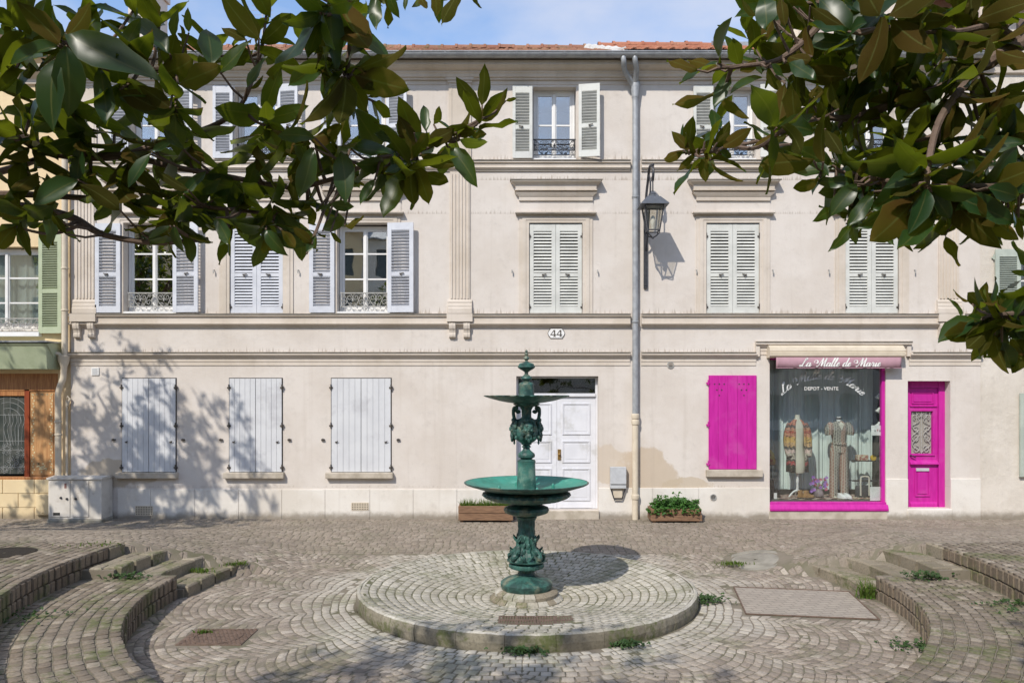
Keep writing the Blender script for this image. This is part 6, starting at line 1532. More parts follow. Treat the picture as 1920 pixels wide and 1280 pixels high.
def mask(ang):
    """mascaron: brow, eyes, nose, cheeks, mouth, beard and leafy hair"""
    Mr = Matrix.Translation((CX, CY, zm_)) @ Matrix.Rotation(ang, 4, 'Z') @ Matrix.Translation((0, -.150, 0))
    b = MB()
    def bl(x, y, z, rx, ry, rz, s=9, r_=6): b.ball((0, 0, 0), rx, ry, rz, s, r_, None) ; _mv(len(b.v) - s*(r_+1), x, y, z)
    def _mv(n0, x, y, z):
        for i in range(n0, len(b.v)): v = Vector(b.v[i]) + Vector((x, y, z)); b.v[i] = tuple(Mr @ v)
    bl(0, .0, .02, .066, .055, .098, 14, 9); bl(0, -.048, .018, .013, .022, .03); bl(0, -.055, .004, .018, .014, .012)
    for s in (-1, 1):
        bl(s*.026, -.042, .056, .025, .014, .010); bl(s*.026, -.044, .038, .013, .010, .009); bl(s*.036, -.034, .0, .022, .020, .022)
        for k in range(5): bl(s*(.068 + .012*math.sin(k*2)), .01 - .01*(k % 2), .09 - k*.045, .026, .024, .028, 7, 4)
        bl(s*.035, -.012, .115, .03, .022, .022, 7, 4); bl(s*.025, -.03, -.085, .02, .02, .035, 7, 4)
    bl(0, -.046, -.022, .022, .010, .006); bl(0, -.044, -.038, .020, .011, .008); bl(0, -.036, -.065, .028, .022, .03); bl(0, -.02, .125, .022, .022, .025); bl(0, -.03, -.115, .018, .02, .035, 7, 4)
    return b.build('mask', V_, ft, smooth=True)
for k in range(4): mask(R(8 + 90*k))
for k in range(2):                                  # handles joining the vase to the upper basin, drops below the masks
    s = -1 if k else 1
    b = MB(); X_ = lambda w, y: (CX + s*rr2(w), CY - .01, zz_(y))
    b.tube(catmull([X_(30, 318), X_(40, 326), X_(48, 314), X_(44, 304), X_(56, 306), X_(60, 322), X_(58, 345), X_(52, 362), X_(36, 366), X_(22, 358)], 5), .022, 8); b.build('handle', V_, ft, smooth=True)
    b = MB(); b.lathe((CX + s*rr2(56), CY), [(.004, zz_(476)), (.014, zz_(468)), (.010, zz_(460)), (.02, zz_(448)), (.016, zz_(430)), (.022, zz_(415))], 8, None, True); b.build('drop', V_, ft, smooth=True)
zr2 = zz_(252)
b = MB(); b.lathe((CX, CY), [(.12, zz_(296)), (.145, zz_(290)), (.15, zz_(285)), (.23, zz_(281)), (.33, zz_(274)), (.43, zz_(264)), (.50, zz_(256)), (.528, zr2 + .0), (.530, zr2 + .008), (.515, zr2 + .010), (.47, zr2 - .01), (.2, zr2 - .045), (.09, zr2 - .05)], 96, lambda r, z, a: r*(1 + (.05*abs(math.sin(a*14)) - .03 if (r > .2 and z < zr2 + .004) else 0))); b.build('upper_basin', V_, ft, smooth=True)
turned('upper_pedestal', [(188, 24), (191, 30), (196, 34), (200, 35), (206, 34), (248, 35.5), (262, 36)], 24, lambda r, z, a: r*(1 + .02*math.cos(8*a)))
turned('finial', [(38, 1), (42, 5), (47, 7), (51, 4), (54, 5), (59, 9.5), (62, 9), (65, 5), (69, 7), (75, 13), (80, 14), (84, 9), (89, 6), (93, 7), (97, 15), (101, 30), (106, 36), (110, 35), (114, 38), (120, 38), (127, 30), (134, 18), (141, 9), (150, 8.5), (156, 13), (160, 20), (166, 25), (172, 26), (178, 18), (184, 14), (190, 22)], 36, lambda r, z, a: r*(1 + (.07*abs(math.sin(a*7)) if zz_(136) < z < zz_(112) else 0)))

# ------------------------------------------------------------------ street lantern on its wall bracket
Yl = F - .58; lx, lz0 = iat(1224, 440, Yl); L_Z = lambda py: iat(0, py, Yl)[1]; wL = lambda px: px/FPX*Yl
lamp = empty('street_lantern', (fx(1210), F, fz(540)), 'black glazed street lantern hanging from a scrolled wall bracket', 'street lamp')
b = MB(); b.box(fx(1206.5), fx(1213.5), F-.045, F+.002, fz(541), fz(398)); b.box(fx(1207.5), fx(1212.5), F-.055, F-.04, fz(536), fz(526)); b.build('wall_bar', Mx['iron'], lamp)
b = MB(); zt_ = L_Z(330)
b.tube(catmull([(fx(1210), F-.04, fz(420)), (fx(1210), F-.08, fz(375)), (fx(1210) + .02, F-.18, zt_ + .05), (lx - .02, F-.40, zt_ + .22), (lx, Yl, zt_ + .16), (lx, Yl - .04, zt_ + .02), (lx, Yl + .02, zt_ - .08), (lx, Yl + .05, zt_ - .01)], 6), .024, 8)
b.tube(catmull([(fx(1210), F-.045, fz(470)), (fx(1210) + .01, F-.22, fz(440)), (lx, F-.34, zt_ - .15), (lx - .01, F-.28, zt_ + .1)], 6), .016, 6)
b.tube([(lx, Yl, zt_ + .16), (lx, Yl, L_Z(362))], .012, 6); b.ball((lx, Yl, zt_ + .2), .03, seg=8, ring=5); b.build('bracket', Mx['iron'], lamp, smooth=True)
def sq(w, z): return [(lx - w, Yl - w, z), (lx + w, Yl - w, z), (lx + w, Yl + w, z), (lx - w, Yl + w, z)]
b = MB(); b.lathe((lx, Yl), [(.07, L_Z(373)), (.075, L_Z(369)), (.05, L_Z(366)), (.055, L_Z(363)), (.02, L_Z(360))], 14, None, True); b.rings([sq(.25, L_Z(387.5)), sq(.245, L_Z(386)), sq(.135, L_Z(373)), sq(.12, L_Z(371))]); b.build('roof', mat('slate_grey_paint', (.10, .11, .13), None, .45), lamp)
b = MB(); zt2, zb2 = L_Z(388), L_Z(433); wt, wb = .165, .105
for sx in (-1, 1):
    for sy in (-1, 1): b.bar((lx + sx*wt, Yl + sy*wt, zt2), (lx + sx*wb, Yl + sy*wb, zb2), .018)
for w_, z_ in ((wt, zt2), (wb, zb2)):
    for q_ in range(4):
        c4 = sq(w_, z_); b.bar(c4[q_], c4[(q_+1) % 4], .02)
for sx in (-1, 1):
    for sy in (-1, 1): b.tube(catmull([(lx + sx*wb, Yl + sy*wb, zb2), (lx + sx*wb*.9, Yl + sy*wb*.9, zb2 - .06), (lx, Yl, L_Z(446))], 4), .01, 5)
b.ball((lx, Yl, L_Z(446)), .022, seg=8, ring=5); b.build('cage', Mx['iron'], lamp)
b = MB(); Mx['milk'] = glass_mat('lantern_glass', .12, (.86, .85, .80), .2)
c0, c1 = sq(wt - .012, zt2), sq(wb - .012, zb2)
for q_ in range(4):
    p = MB(); p.face(c1[q_], c1[(q_+1) % 4], c0[(q_+1) % 4], c0[q_]); p.build('pane', Mx['milk'], lamp)
b = MB(); b.lathe((lx, Yl), [(.03, zb2 + .02), (.035, zb2 + .1), (.05, zb2 + .16), (.04, zb2 + .24), (.02, zb2 + .27)], 12, None, True); b.build('bulb', Mx['lettering'], lamp, smooth=True)

# ------------------------------------------------------------------ utility cabinet by the drainpipe
X0c, X1c = fx(116), fx(219); Yc0 = F - .42
cb = empty('utility_cabinet', ((X0c+X1c)/2, F - .2, 0), 'dusty cream utility cabinet with two doors beside the drainpipe', 'cabinet')
b = MB(); b.box(X0c - .01, X1c - .04, Yc0 - .04, F - .03, -.06, .06); b.build('base', Mx['concrete'], cb, bevel=.02)
b = MB(); b.box(X0c, X1c - .06, Yc0, F - .03, .06, .78); b.build('body', Mx['cabinet'], cb, bevel=.008)
b = MB(); b.prism([(Yc0 - .025, .78), (Yc0 - .025, .81), (F - .2, .835), (F - .025, .81), (F - .025, .78)], X0c - .02, X1c - .04); b.build('lid', Mx['cabinet'], cb, bevel=.004)
for a, c in ((X0c + .03, X0c + .40), (X0c + .46, X0c + .74)):
    b = MB(); b.box(a, c, Yc0 - .012, Yc0 + .002, .10, .755); dd = b.build('door', Mx['cabinet'], cb, bevel=.004)
    b = MB(); b.lathe((0, 0), [(.004, .02), (.02, .018), (.022, .0)], 10, None, True); Mr = Matrix.Translation((a + .32 if a < X0c + .2 else a + .05, Yc0 - .012, .43)) @ Matrix.Rotation(R(90), 4, 'X'); b.v = [tuple(Mr @ Vector(v)) for v in b.v]; b.build('lock', Mx['iron'], dd)
b = MB(); b.lathe((0, 0), [(.004, .02), (.02, .018), (.022, .0)], 10, None, True); Mr = Matrix.Translation((X0c + .24, Yc0 - .012, .45)) @ Matrix.Rotation(R(90), 4, 'X'); b.v = [tuple(Mr @ Vector(v)) for v in b.v]; b.build('lock', Mx['iron'], cb)
b = MB(); b.box(X0c + .10, X0c + .22, Yc0 - .0145, Yc0 - .005, .13, .18); b.build('slot', Mx['dark'], cb)
b = MB(); b.box(X0c + .30, X0c + .34, Yc0 - .0145, Yc0 - .005, .62, .71); b.build('warning_sticker', mat('sticker', (.30, .16, .13), (.2, .1, .09), .7, 60, .48, .52), cb)

# ------------------------------------------------------------------ grey meter box on the wall by the door
mbx = empty('meter_box', (fx(1157), F, fz(935)), 'grey metal meter box on the wall right of the white door', 'meter box')
b = MB(); b.box(fx(1143), fx(1172.5), F-.13, F-.02, fz(906), fz(874)); b.build('lid', Mx['grey_metal'], mbx, bevel=.006)
b = MB(); b.box(fx(1143), fx(1172.5), F-.11, F-.02, fz(914), fz(906.6)); b.build('body', Mx['grey_metal'], mbx, bevel=.004)
b = MB()
for s, xa_ in ((1, 1144), (-1, 1171.5)): b.bar((fx(xa_), F-.07, fz(914)), (fx(xa_ + s*6), F-.07, fz(933)), .02)
b.bar((fx(1150), F-.07, fz(934)), (fx(1165.5), F-.07, fz(934)), .022); b.build('bracket', Mx['iron'], mbx)
b = MB(); b.box(fx(1149), fx(1166), F-.06, F-.02, fz(932), fz(915)); b.build('inlet', Mx['castpipe'], mbx)

# ------------------------------------------------------------------ planters
def blade_mass(name, pts, m, parent, hgt, w=.008, lean=.5, seed=1):
    g = np.random.default_rng(seed); V = []; Q = []; A = []
    for (x, y, z, s) in pts:
        a = g.uniform(0, 6.283); d = np.array([math.cos(a), math.sin(a), 0]); h = hgt*s*g.uniform(.5, 1.1); n0 = len(V); ln = lean*g.uniform(.2, 1.2)
        sd = np.array([-d[1], d[0], 0])*w*g.uniform(.7, 1.3); p = np.array([x, y, z])
        for t, k in ((0, 1), (.5, .85), (1, .12)):
            c = p + d*h*ln*t*t + np.array([0, 0, h*t*(1 - .35*ln*t)]); V += [c - sd*k, c + sd*k]
        Q += [(n0, n0+1, n0+3, n0+2), (n0+2, n0+3, n0+5, n0+4)]; A += [g.random()]*6
    o = add_obj(name, np_mesh(name, np.array(V), np.array(Q), m, np.array(A)), parent); o['kind'] = 'stuff'; return o
def herb_mass(name, pts, m, parent, size, seed=1):
    """small lobed leaflets, several to a sprig"""
    g = np.random.default_rng(seed); V = []; Q = []; A = []
    for (x, y, z, up) in pts:
        r_ = g.random()
        for k in range(3):
            n = np.array([g.normal(0, .5), g.normal(-.35, .5), 1.0]); n /= np.linalg.norm(n); a = g.uniform(0, 6.283)
            u = np.cross(n, [math.cos(a), math.sin(a), .2]); u /= np.linalg.norm(u); v = np.cross(n, u); c = np.array([x, y, z]) + g.normal(0, size*.5, 3)*[1, 1, .5]; s = size*g.uniform(.6, 1.2); n0 = len(V)
            V += [c - u*s*.9, c - u*s*.3 - v*s*.5 - n*s*.12, c + u*s*.35 - v*s*.42, c + u*s, c + u*s*.35 + v*s*.42, c - u*s*.3 + v*s*.5 - n*s*.12]
            Q += [(n0, n0+1, n0+2, n0+3), (n0, n0+3, n0+4, n0+5)]; A += [r_]*6
    o = add_obj(name, np_mesh(name, np.array(V), np.array(Q), m, np.array(A)), parent); o['kind'] = 'stuff'; return o
def planter(xa, xb, zt, label, y0, y1, skew=0.0):
    t = empty('planter', ((xa+xb)/2, (y0+y1)/2, 0), label, 'planter', 'wooden planters by the wall')
    nb = 2 if zt < .32 else 3
    h = (zt - .03)/nb
    for k in range(nb):
        for yy in (y0, y1 - .03):
            b = MB(); b.box(xa + random.uniform(-.008, .008), xb + random.uniform(-.008, .008), yy, yy + .03, .03 + k*h + .004, .03 + (k+1)*h - .004); b.build('plank', Mx['plank'], t, bevel=.005)
        for xx in (xa + .004, xb - .034):
            b = MB(); b.box(xx, xx + .03, y0 + .032, y1 - .032, .03 + k*h + .004, .03 + (k+1)*h - .004); b.build('plank', Mx['plank'], t, bevel=.005)
    for xx in (xa + .035, xb - .085):
        for yy in (y0 + .032, y1 - .082): b = MB(); b.box(xx, xx + .05, yy, yy + .05, -.03, zt - .02); b.build('corner_post', Mx['plank'], t)
    b = MB(); b.box(xa + .04, xb - .04, y0 + .035, y1 - .035, .05, zt - .07); b.build('darkened_soil', Mx['darkened_soil'], t)
    return t
pa = planter(fx(862), fx(962), .30, 'low plank planter of grass left of the white door', F - .42, F - .10)
g_ = random.Random(2)
blade_mass('grass', [(g_.uniform(fx(866), fx(958)), g_.uniform(F-.38, F-.14), .21, 1) for _ in range(700)], Mx['grass'], pa, .22, .006, .5, 4)
pb = planter(fx(1212), fx(1304), .26, 'plank planter overflowing with leafy green plants by the downpipe', F - .48, F - .08)
pts = []
for k in range(620):
    u = g_.uniform(-1, 1); v = g_.uniform(-1, 1); x = fx(1256) + u*.46; hh = .24*max(0, 1 - (u*.95 - .12)**2)*max(.2, 1 - v*v*.6)
    pts.append((x, F - .28 + v*.2, .20 + hh*g_.uniform(.25, 1.0), 1))
for k in range(45): pts.append((fx(1256) + g_.uniform(-.42, .46), F - .50 + g_.uniform(-.03, .02), g_.uniform(.17, .27), 1))
for k in range(26):                                  # straggling shoots
    u = g_.uniform(-.9, .9); hh = g_.uniform(.22, .36)*(1 - .5*u*u); x0_ = fx(1256) + u*.44; dx_ = g_.uniform(-.12, .12)
    for j in range(5): pts.append((x0_ + dx_*j/5, F - .28 + g_.uniform(-.2, .12), .2 + hh*(.5 + .5*j/5), 1))
herb_mass('foliage', pts, Mx['herb'], pb, .034, 6)
blade_mass('stems', [(g_.uniform(fx(1215), fx(1300)), g_.uniform(F-.42, F-.14), .19, 1) for _ in range(160)], Mx['herb'], pb, .26, .006, .5, 7)

# ------------------------------------------------------------------ weeds and moss
def round_disc(r, deg): return CX + r*math.cos(R(deg)), CY + r*math.sin(R(deg))
def weed(x, y, z, n, h, label, spread=.09, seed=1, herb=False):
    g = random.Random(seed); pts = [(x + g.gauss(0, spread), y + g.gauss(0, spread*.5), z, 1) for _ in range(n)]
    o = blade_mass('weed_clump', pts, Mx['grass'], None, h, .007, .8, seed) if not herb else herb_mass('weed_clump', [(p[0], p[1], z + g.uniform(.01, h), 1) for p in pts], Mx['weed'], None, .02, seed)
    tag(o, label, None, 'weeds in the paving', 'stuff'); return o
weed(*polp(R_LOW - .1, 181, 1), PZ, 90, .26, 'tall grass tuft at the foot of the right steps', .06, 1)
weed(*round_disc(R_D + .08, -8), PZ, 160, .10, 'dark weed clump at the right edge of the disc', .12, 2, True)
weed(*round_disc(R_D + .02, 268), PZ, 120, .07, 'weeds growing under the front edge of the disc', .10, 3, True)
weed(*round_disc(R_D + .03, 296), PZ, 90, .06, 'weeds under the disc edge right of its front', .10, 4, True)
weed(*polp(R_LOW - .12, 207, 1), PZ, 80, .06, 'weeds along the foot of the right terrace wall', .14, 5, True)
weed(*polp(R_STEP[0] + .06, 164, -1), RZ[0], 130, .07, 'grass on the end of the lowest left step', .10, 6)
weed(*polp(R_STEP[0] + .26, 170.5, -1), RZ[0], 110, .07, 'grass patch on the lowest left step tread', .09, 7)
weed(*polp(R_STEP[2] - .1, 183, -1), RZ[1], 90, .07, 'weeds at the foot of the upper left step', .12, 8, True)
weed(*polp(R_STEP[2] - .1, 183.5, 1), RZ[1], 120, .10, 'weeds at the foot of the upper right step', .12, 9, True)
weed(COVER[0] - .38, COVER[1] - .22, zc, 170, .05, 'grass on the left rim of the round concrete cover', .11, 10)
weed(COVER[0] + .42, COVER[1] - .02, zc, 130, .05, 'grass on the right rim of the round concrete cover', .09, 11)
weed(MANH[0] - .2, MANH[1] + .12, PZ, 60, .05, 'small grass tuft on the manhole cover', .04, 12)
weed(*polp(R_UP + .3, 176, -1), RZ[3], 60, .04, 'sparse grass on the edge of the left upper terrace', .25, 14)
weed(*polp(R_UP - .06, 196, 1), RZ[1], 70, .05, 'weeds at the foot of the right upper wall', .25, 16, True)
weed(*polp(R_UP - .06, 200, -1), RZ[1], 70, .05, 'weeds at the foot of the left upper wall', .3, 17, True)
# ------------------------------------------------------------------ magnolias
def leaf_variant(k):
    g = np.random.default_rng(50 + k); st = [(0, .02), (.05, .10), (.15, .28), (.30, .44), (.47, .50), (.63, .46), (.77, .35), (.88, .21), (.95, .09), (1.0, .005)]
    V = []; curl = g.uniform(-.10, .34); fold = g.uniform(.05, .5); tw = g.uniform(-.9, .9); wv = g.uniform(0, .07); asp = g.uniform(.66, 1.0); bend = g.uniform(-.16, .16); bite = g.uniform(0, 1)
    for t, w in st:
        zc_ = -curl*t*t; a = tw*t; off_ = bend*t*t
        for s in (-1, 0, 1):
            x = s*w*.5*asp*((.72 if (bite < .3 and s > 0 and .4 < t < .7) else 1) + .06*math.sin(t*17 + s + k)); z = abs(s)*w*.5*fold*asp + wv*math.sin(t*9 + s)*abs(s)
            V.append((x*math.cos(a) - z*math.sin(a) + off_, t, zc_ + x*math.sin(a) + z*math.cos(a)))
    Q = []
    for i in range(len(st)-1):
        for j in range(2): a = i*3 + j; Q.append((a, a+1, a+4, a+3))
    return np.array(V), np.array(Q)
LV = [leaf_variant(k) for k in range(16)]
RIB = np.array([1.0, 0.0, 1.0] * 10)
LM = [np_mesh('leaf', v, f, Mx['leaf'], smooth=True, rib=RIB) for v, f in LV]
def leaf_matrix(p, d, n, s):
    d = d.normalized(); x = d.cross(n)
    if x.length < 1e-3: x = d.cross(Vector((1, 0, 0)))
    x.normalize(); z = x.cross(d)
    M4 = Matrix(((x.x*s, d.x*s, z.x*s, p.x), (x.y*s, d.y*s, z.y*s, p.y), (x.z*s, d.z*s, z.z*s, p.z), (0, 0, 0, 1)))
    return M4
def rosette(p, axis, size, n, g, spread=(28, 88), out=None):
    """leaves round a twig tip; upper sides turned to the tip"""
    axis = axis.normalized(); u = axis.cross(Vector((.3, .2, .9)));
    if u.length < .05: u = axis.cross(Vector((1, 0, 0)))
    u.normalize(); v = axis.cross(u); a0 = g.uniform(0, 6.28)
    for i in range(n):
        a = a0 + i*2.39996; th = R(spread[0] + (spread[1] - spread[0])*(i + .5)/n + g.uniform(-12, 12))
        rad = u*math.cos(a) + v*math.sin(a); d = axis*math.cos(th) + rad*math.sin(th)
        d.z -= .12*(i/n)
        nn = axis*math.sin(th) - rad*math.cos(th) + Vector((g.uniform(-.25, .25), g.uniform(-.25, .25), g.uniform(-.25, .25)))
        s = size*(.72 + .4*(i + 1)/n)*g.uniform(.85, 1.12)
        out.append((leaf_matrix(p - axis*(.012*i), d, nn, s), g.randrange(16)))
def leaf_mass(name, items, parent):
    V = []; Q = []; A = []; off = 0; g = np.random.default_rng(3)
    for k in range(16):
        ms = [np.array(M4) for M4, kk in items if kk == k]
        if not ms: continue
        ms = np.stack(ms); v, f = LV[k]; vh = np.column_stack([v, np.ones(len(v))])
        W = np.einsum('nij,vj->nvi', ms, vh)[:, :, :3]; nv = len(v)
        V.append(W.reshape(-1, 3)); Q.append((f[None] + (np.arange(len(ms))*nv)[:, None, None]).reshape(-1, 4) + off); A.append(np.repeat(g.random(len(ms)), nv)); off += len(ms)*nv
    o = add_obj(name, np_mesh(name, np.concatenate(V), np.concatenate(Q), Mx['leaf'], np.concatenate(A), True, np.tile(RIB, len(items))), parent); o['kind'] = 'stuff'; return o
def mtree(name, label, base, trunk, limbs, inframe, boughs, crown, nros, seed, allow, leaf=.165, single=()):
    """trunk/limbs: polylines with radii; inframe: rosettes (px, py, depth, ax, ay(up), size, n) seen low in the photo;
    crown: (centre, radii) of the leafy volume; allow(px, py) -> whether crown leaves may stand there in the picture"""
    g = random.Random(seed); t = empty(name, base, label, 'tree', 'magnolia trees')
    b = MB(); b.tube(catmull(trunk[0], 4), list(np.interp(np.linspace(0, 1, (len(trunk[0])-1)*4 + 1), np.linspace(0, 1, len(trunk[1])), trunk[1])), 12); b.build('trunk', Mx['bark'], t, smooth=True)
    net = []
    for pts, r0, r1 in limbs + boughs:
        c = catmull(pts, 6); b = MB(); rr_ = list(np.linspace(r0, r1, len(c))); b.tube(c, rr_, 8); b.build('branch', Mx['bark'], t, smooth=True); net += c
    big = []; tw = MB()
    for (px, py, Y, ax, az, size, n) in inframe:
        p = at(px, py, Y); axis = Vector((ax, g.uniform(-.5, .3), az))
        rosette(p, axis, min(size, .2)*.84, n, g, out=big)
        q_ = min(net, key=lambda c: (c - p).length + (.15 if (c - p).length < .06 else 0)); dd_ = (p - q_).length
        L_ = [q_, q_.lerp(p, .5) + Vector((0, 0, -.12*dd_)), p]; c = catmull(L_, 4); tw.tube(c, list(np.linspace(.0075, .004, len(c))), 5)
    first = []
    for (bx, by, tx, ty, side, Y) in single:
        p = at(bx, by, Y); q2 = at(tx, ty, Y + g.uniform(-.05, .03)); d = q2 - p
        nrm = Vector((g.uniform(-.3, .3), -1.0*side, g.uniform(-.1, .5)*side)); s_ = d.length
        first.append((leaf_matrix(p, d, nrm, s_), g.randrange(16)))
        q_ = min(net, key=lambda c: (c - p).length); tw.tube([q_, q_.lerp(p, .5) + Vector((0, 0, -.01)), p], [.005, .004, .003], 5)
    # the leaves that show largest are parts of their own, the rest one mass
    def sz(it):
        c = it[0].translation; 
        if c.y < .4: return 0
        x, y = proj(c.x, c.y, c.z); return (it[0].to_scale().y/c.y)**2 if -60 < x < 1980 and -60 < y < 1290 else 0
    big.sort(key=sz, reverse=True)
    nf = 300 - len(first)
    for M4, k in first + big[:nf]: add_obj('leaf', LM[k], t, mw=M4)
    mass = list(big[nf:])
    for pts, r0, r1 in boughs:                       # the boughs are leafy beyond the picture's edge too
        for c in catmull(pts, 6):
            if c.y < .5: continue
            x, y = proj(c.x, c.y, c.z)
            if (x < -150 or x > 2070 or y < -150) and g.random() < .75:
                p = c + Vector((g.uniform(-.14, .14), g.uniform(-.14, .14), g.uniform(-.16, .14)))
                rosette(p, Vector((g.uniform(-.6, .6), g.uniform(-.6, .6), g.uniform(-.4, .6))), .16, 8, g, out=mass); tw.tube([c, c.lerp(p, .5), p], [.007, .006, .004], 4)
    cen, rad = crown; made = 0; tries = 0
    while made < nros and tries < nros*30:
        tries += 1
        v = Vector((g.gauss(0, 1), g.gauss(0, 1), g.gauss(0, 1))).normalized() * g.random()**.45
        p = Vector((cen[0] + v.x*rad[0], cen[1] + v.y*rad[1], cen[2] + v.z*rad[2]))
        if p.y > .25:
            x, y = proj(p.x, p.y, p.z); mrg = 1428*.2/p.y
            if -mrg < x < 1920 + mrg and -mrg < y < 1280 + mrg and (not allow(x, y, p.y) or g.random() < .97): continue
        elif p.length < .1: continue
        if (p - Vector((0, 0, EYE))).length < 1.1: continue
        made += 1
        rosette(p, Vector((v.x, v.y, v.z + .5)) + Vector((g.uniform(-.5, .5), g.uniform(-.5, .5), g.uniform(-.3, .3))), leaf*1.08, 8, g, out=mass)
        if g.random() < .35: 
            q_ = min(net, key=lambda c: (c - p).length_squared)
            if (q_ - p).length < .7: tw.tube([q_, (p + q_)/2 + Vector((0, 0, .05)), p], [.012, .008, .005], 4)
    leaf_mass('crown', mass, t)
    tw.build('twigs', Mx['bark'], t)['kind'] = 'stuff'
    return t
A3 = lambda px, py, Y: at(px, py, Y)
def zl(ox, oy, k, rows, Y0=2.35):
    return [(ox + a/k, oy + b_/k, ox + c/k, oy + d/k, s, Y0 + dy) for a, b_, c, d, s, dy in rows]
# single leaves read off enlargements: base, tip, +1 upper side / -1 underside towards the viewer, depth offset
SR = zl(1230, 0, 3.766, [(290, 495, 78, 425, -1, 0), (455, 490, 228, 400, -1, .05), (595, 465, 505, 225, 1, .1), (520, 505, 408, 775, 1, .05), (705, 350, 690, 118, -1, .1), (712, 425, 588, 550, -1, .05), (412, 935, 445, 732, 1, 0), (236, 1050, 238, 818, -1, 0), (232, 1062, 136, 925, -1, -.05), (192, 1060, 46, 1142, -1, 0), (278, 1080, 150, 1210, -1, 0), (432, 1008, 505, 925, -1, 0), (472, 1042, 655, 925, -1, -.05), (345, 1000, 428, 905, 1, 0), (340, 1100, 395, 1005, -1, -.03), (335, 1110, 352, 1282, -1, 0), (450, 1065, 548, 1112, 1, .02),
 (852, 900, 738, 708, -1, 0), (1012, 1012, 915, 605, -1, -.1), (1182, 1142, 1102, 808, -1, -.1), (872, 930, 688, 1062, -1, 0), (925, 960, 798, 1018, -1, 0), (1112, 1135, 708, 1132, -1, 0), (790, 478, 862, 672, -1, .05), (810, 448, 945, 575, 1, 0), (925, 432, 1142, 552, 1, .02), (912, 592, 862, 880, -1, 0), (705, 112, 568, 25, -1, .1), (765, -25, 792, 205, 1, 0), (882, -25, 905, 172, -1, 0), (825, 140, 748, 282, -1, .1), (1005, 60, 1068, 218, -1, .1), (968, 50, 1092, 135, 1, .1), (1090, 42, 1320, 205, -1, 0), (1105, 402, 1030, 208, -1, .05), (920, 395, 1112, 462, -1, .05), (1195, 910, 1330, 1085, -1, 0), (1130, 1150, 1240, 1215, 1, .05), (1090, 700, 1120, 610, -1, .1), (1290, 770, 1215, 590, -1, .05)], 2.3)
SR += zl(1480, 280, 2.909, [(350, 175, 150, 180, 1, .05), (160, 160, 22, 250, -1, .05), (370, 190, 222, 340, 1, 0), (460, 230, 330, 440, 1, -.05), (690, 240, 415, 440, 1, -.1), (720, 230, 440, 580, -1, -.1), (780, 370, 590, 575, 1, -.1), (760, 230, 645, 430, 1, -.1), (780, 230, 870, 390, 1, -.15), (860, 200, 1020, 330, 1, -.1), (870, 260, 1165, 555, -1, -.1), (900, 250, 1250, 410, 1, -.15), (1080, 210, 1290, 260, 1, -.2), (340, 410, 245, 545, 1, 0), (240, 330, 138, 362, 1, .1), (790, 470, 690, 550, -1, .1), (850, 470, 930, 635, -1, 0), (560, 400, 610, 465, -1, .1), (510, 460, 560, 512, 1, .1), (735, 100, 565, 210, 1, -.1), (590, 130, 375, 90, -1, 0), (670, 410, 700, 500, 1, .05), (1130, 470, 1155, 520, 1, .1), (1250, 370, 1270, 490, -1, 0), (1060, 450, 1110, 520, -1, 0),
 (980, 830, 880, 780, -1, 0), (940, 915, 885, 800, 1, 0), (1060, 870, 985, 780, -1, 0), (1010, 920, 795, 1030, 1, -.05), (1060, 960, 820, 1060, -1, -.05), (1110, 960, 975, 1075, -1, -.1), (1100, 960, 1000, 890, 1, -.05), (1050, 860, 1045, 725, -1, 0), (1080, 860, 1165, 700, 1, -.05), (1120, 920, 1290, 780, 1, 0), (1130, 940, 1290, 860, -1, 0), (1120, 1010, 1145, 1225, -1, -.1), (1130, 1010, 1080, 1130, 1, -.05), (1160, 1050, 1230, 1225, 1, -.1), (1150, 980, 1290, 1030, 1, -.1), (1190, 830, 1145, 780, 1, 0), (1200, 1030, 1290, 1130, -1, -.05), (1300, 690, 1225, 650, 1, 0)], 2.3)
SL = zl(500, 0, 2.667, [(1066, 568, 963, 382, -1, 0), (1078, 528, 1096, 333, -1, 0), (1058, 608, 1206, 478, -1, -.03), (1195, 505, 1252, 488, -1, 0), (960, 682, 1008, 568, -1, 0), (1020, 655, 1101, 695, -1, 0), (918, 738, 1069, 888, 1, 0), (742, 762, 688, 585, -1, 0), (748, 742, 688, 482, -1, .05), (800, 662, 792, 512, 1, .05), (835, 622, 886, 538, -1, .05), (788, 722, 946, 652, -1, -.03), (738, 665, 852, 737, 1, -.03), (768, 772, 937, 855, -1, 0), (735, 810, 841, 1032, -1, 0), (712, 805, 594, 882, 1, -.05), (722, 810, 704, 1042, -1, 0), (672, 860, 598, 1098, 1, 0), (645, 680, 732, 726, -1, 0), (535, -20, 562, 162, 1, .1), (610, -30, 645, 85, 1, .1), (845, -40, 848, 85, -1, .1), (970, -50, 862, 102, -1, .1), (1030, -30, 1062, 46, -1, .1), (700, -30, 685, 45, 1, .1), (770, -20, 786, 50, -1, .1),
 (440, 345, 712, 280, -1, -.05), (430, 372, 716, 462, -1, -.05), (300, 50, 15, 380, 1, -.1), (320, 10, 312, 312, 1, -.1), (355, -10, 490, 300, -1, -.05), (395, 385, 395, 660, -1, -.1), (380, 385, 215, 660, -1, -.1), (415, 395, 508, 570, -1, 0), (380, 360, 255, 455, 1, -.05), (445, 70, 540, 180, 1, 0), (240, 690, 50, 640, 1, 0), (420, 745, 655, 740, 1, -.03), (230, 740, 195, 990, 1, -.05), (370, 760, 425, 985, 1, 0), (540, 900, 455, 1010, 1, 0), (280, 1155, 395, 1085, 1, .05), (320, 1020, 436, 1045, 1, .05), (250, 1050, 318, 1030, 1, .05), (390, 1130, 487, 1100, -1, .05), (320, 1160, 375, 1220, -1, .05), (200, 1270, 240, 1180, 1, .05)], 2.35)
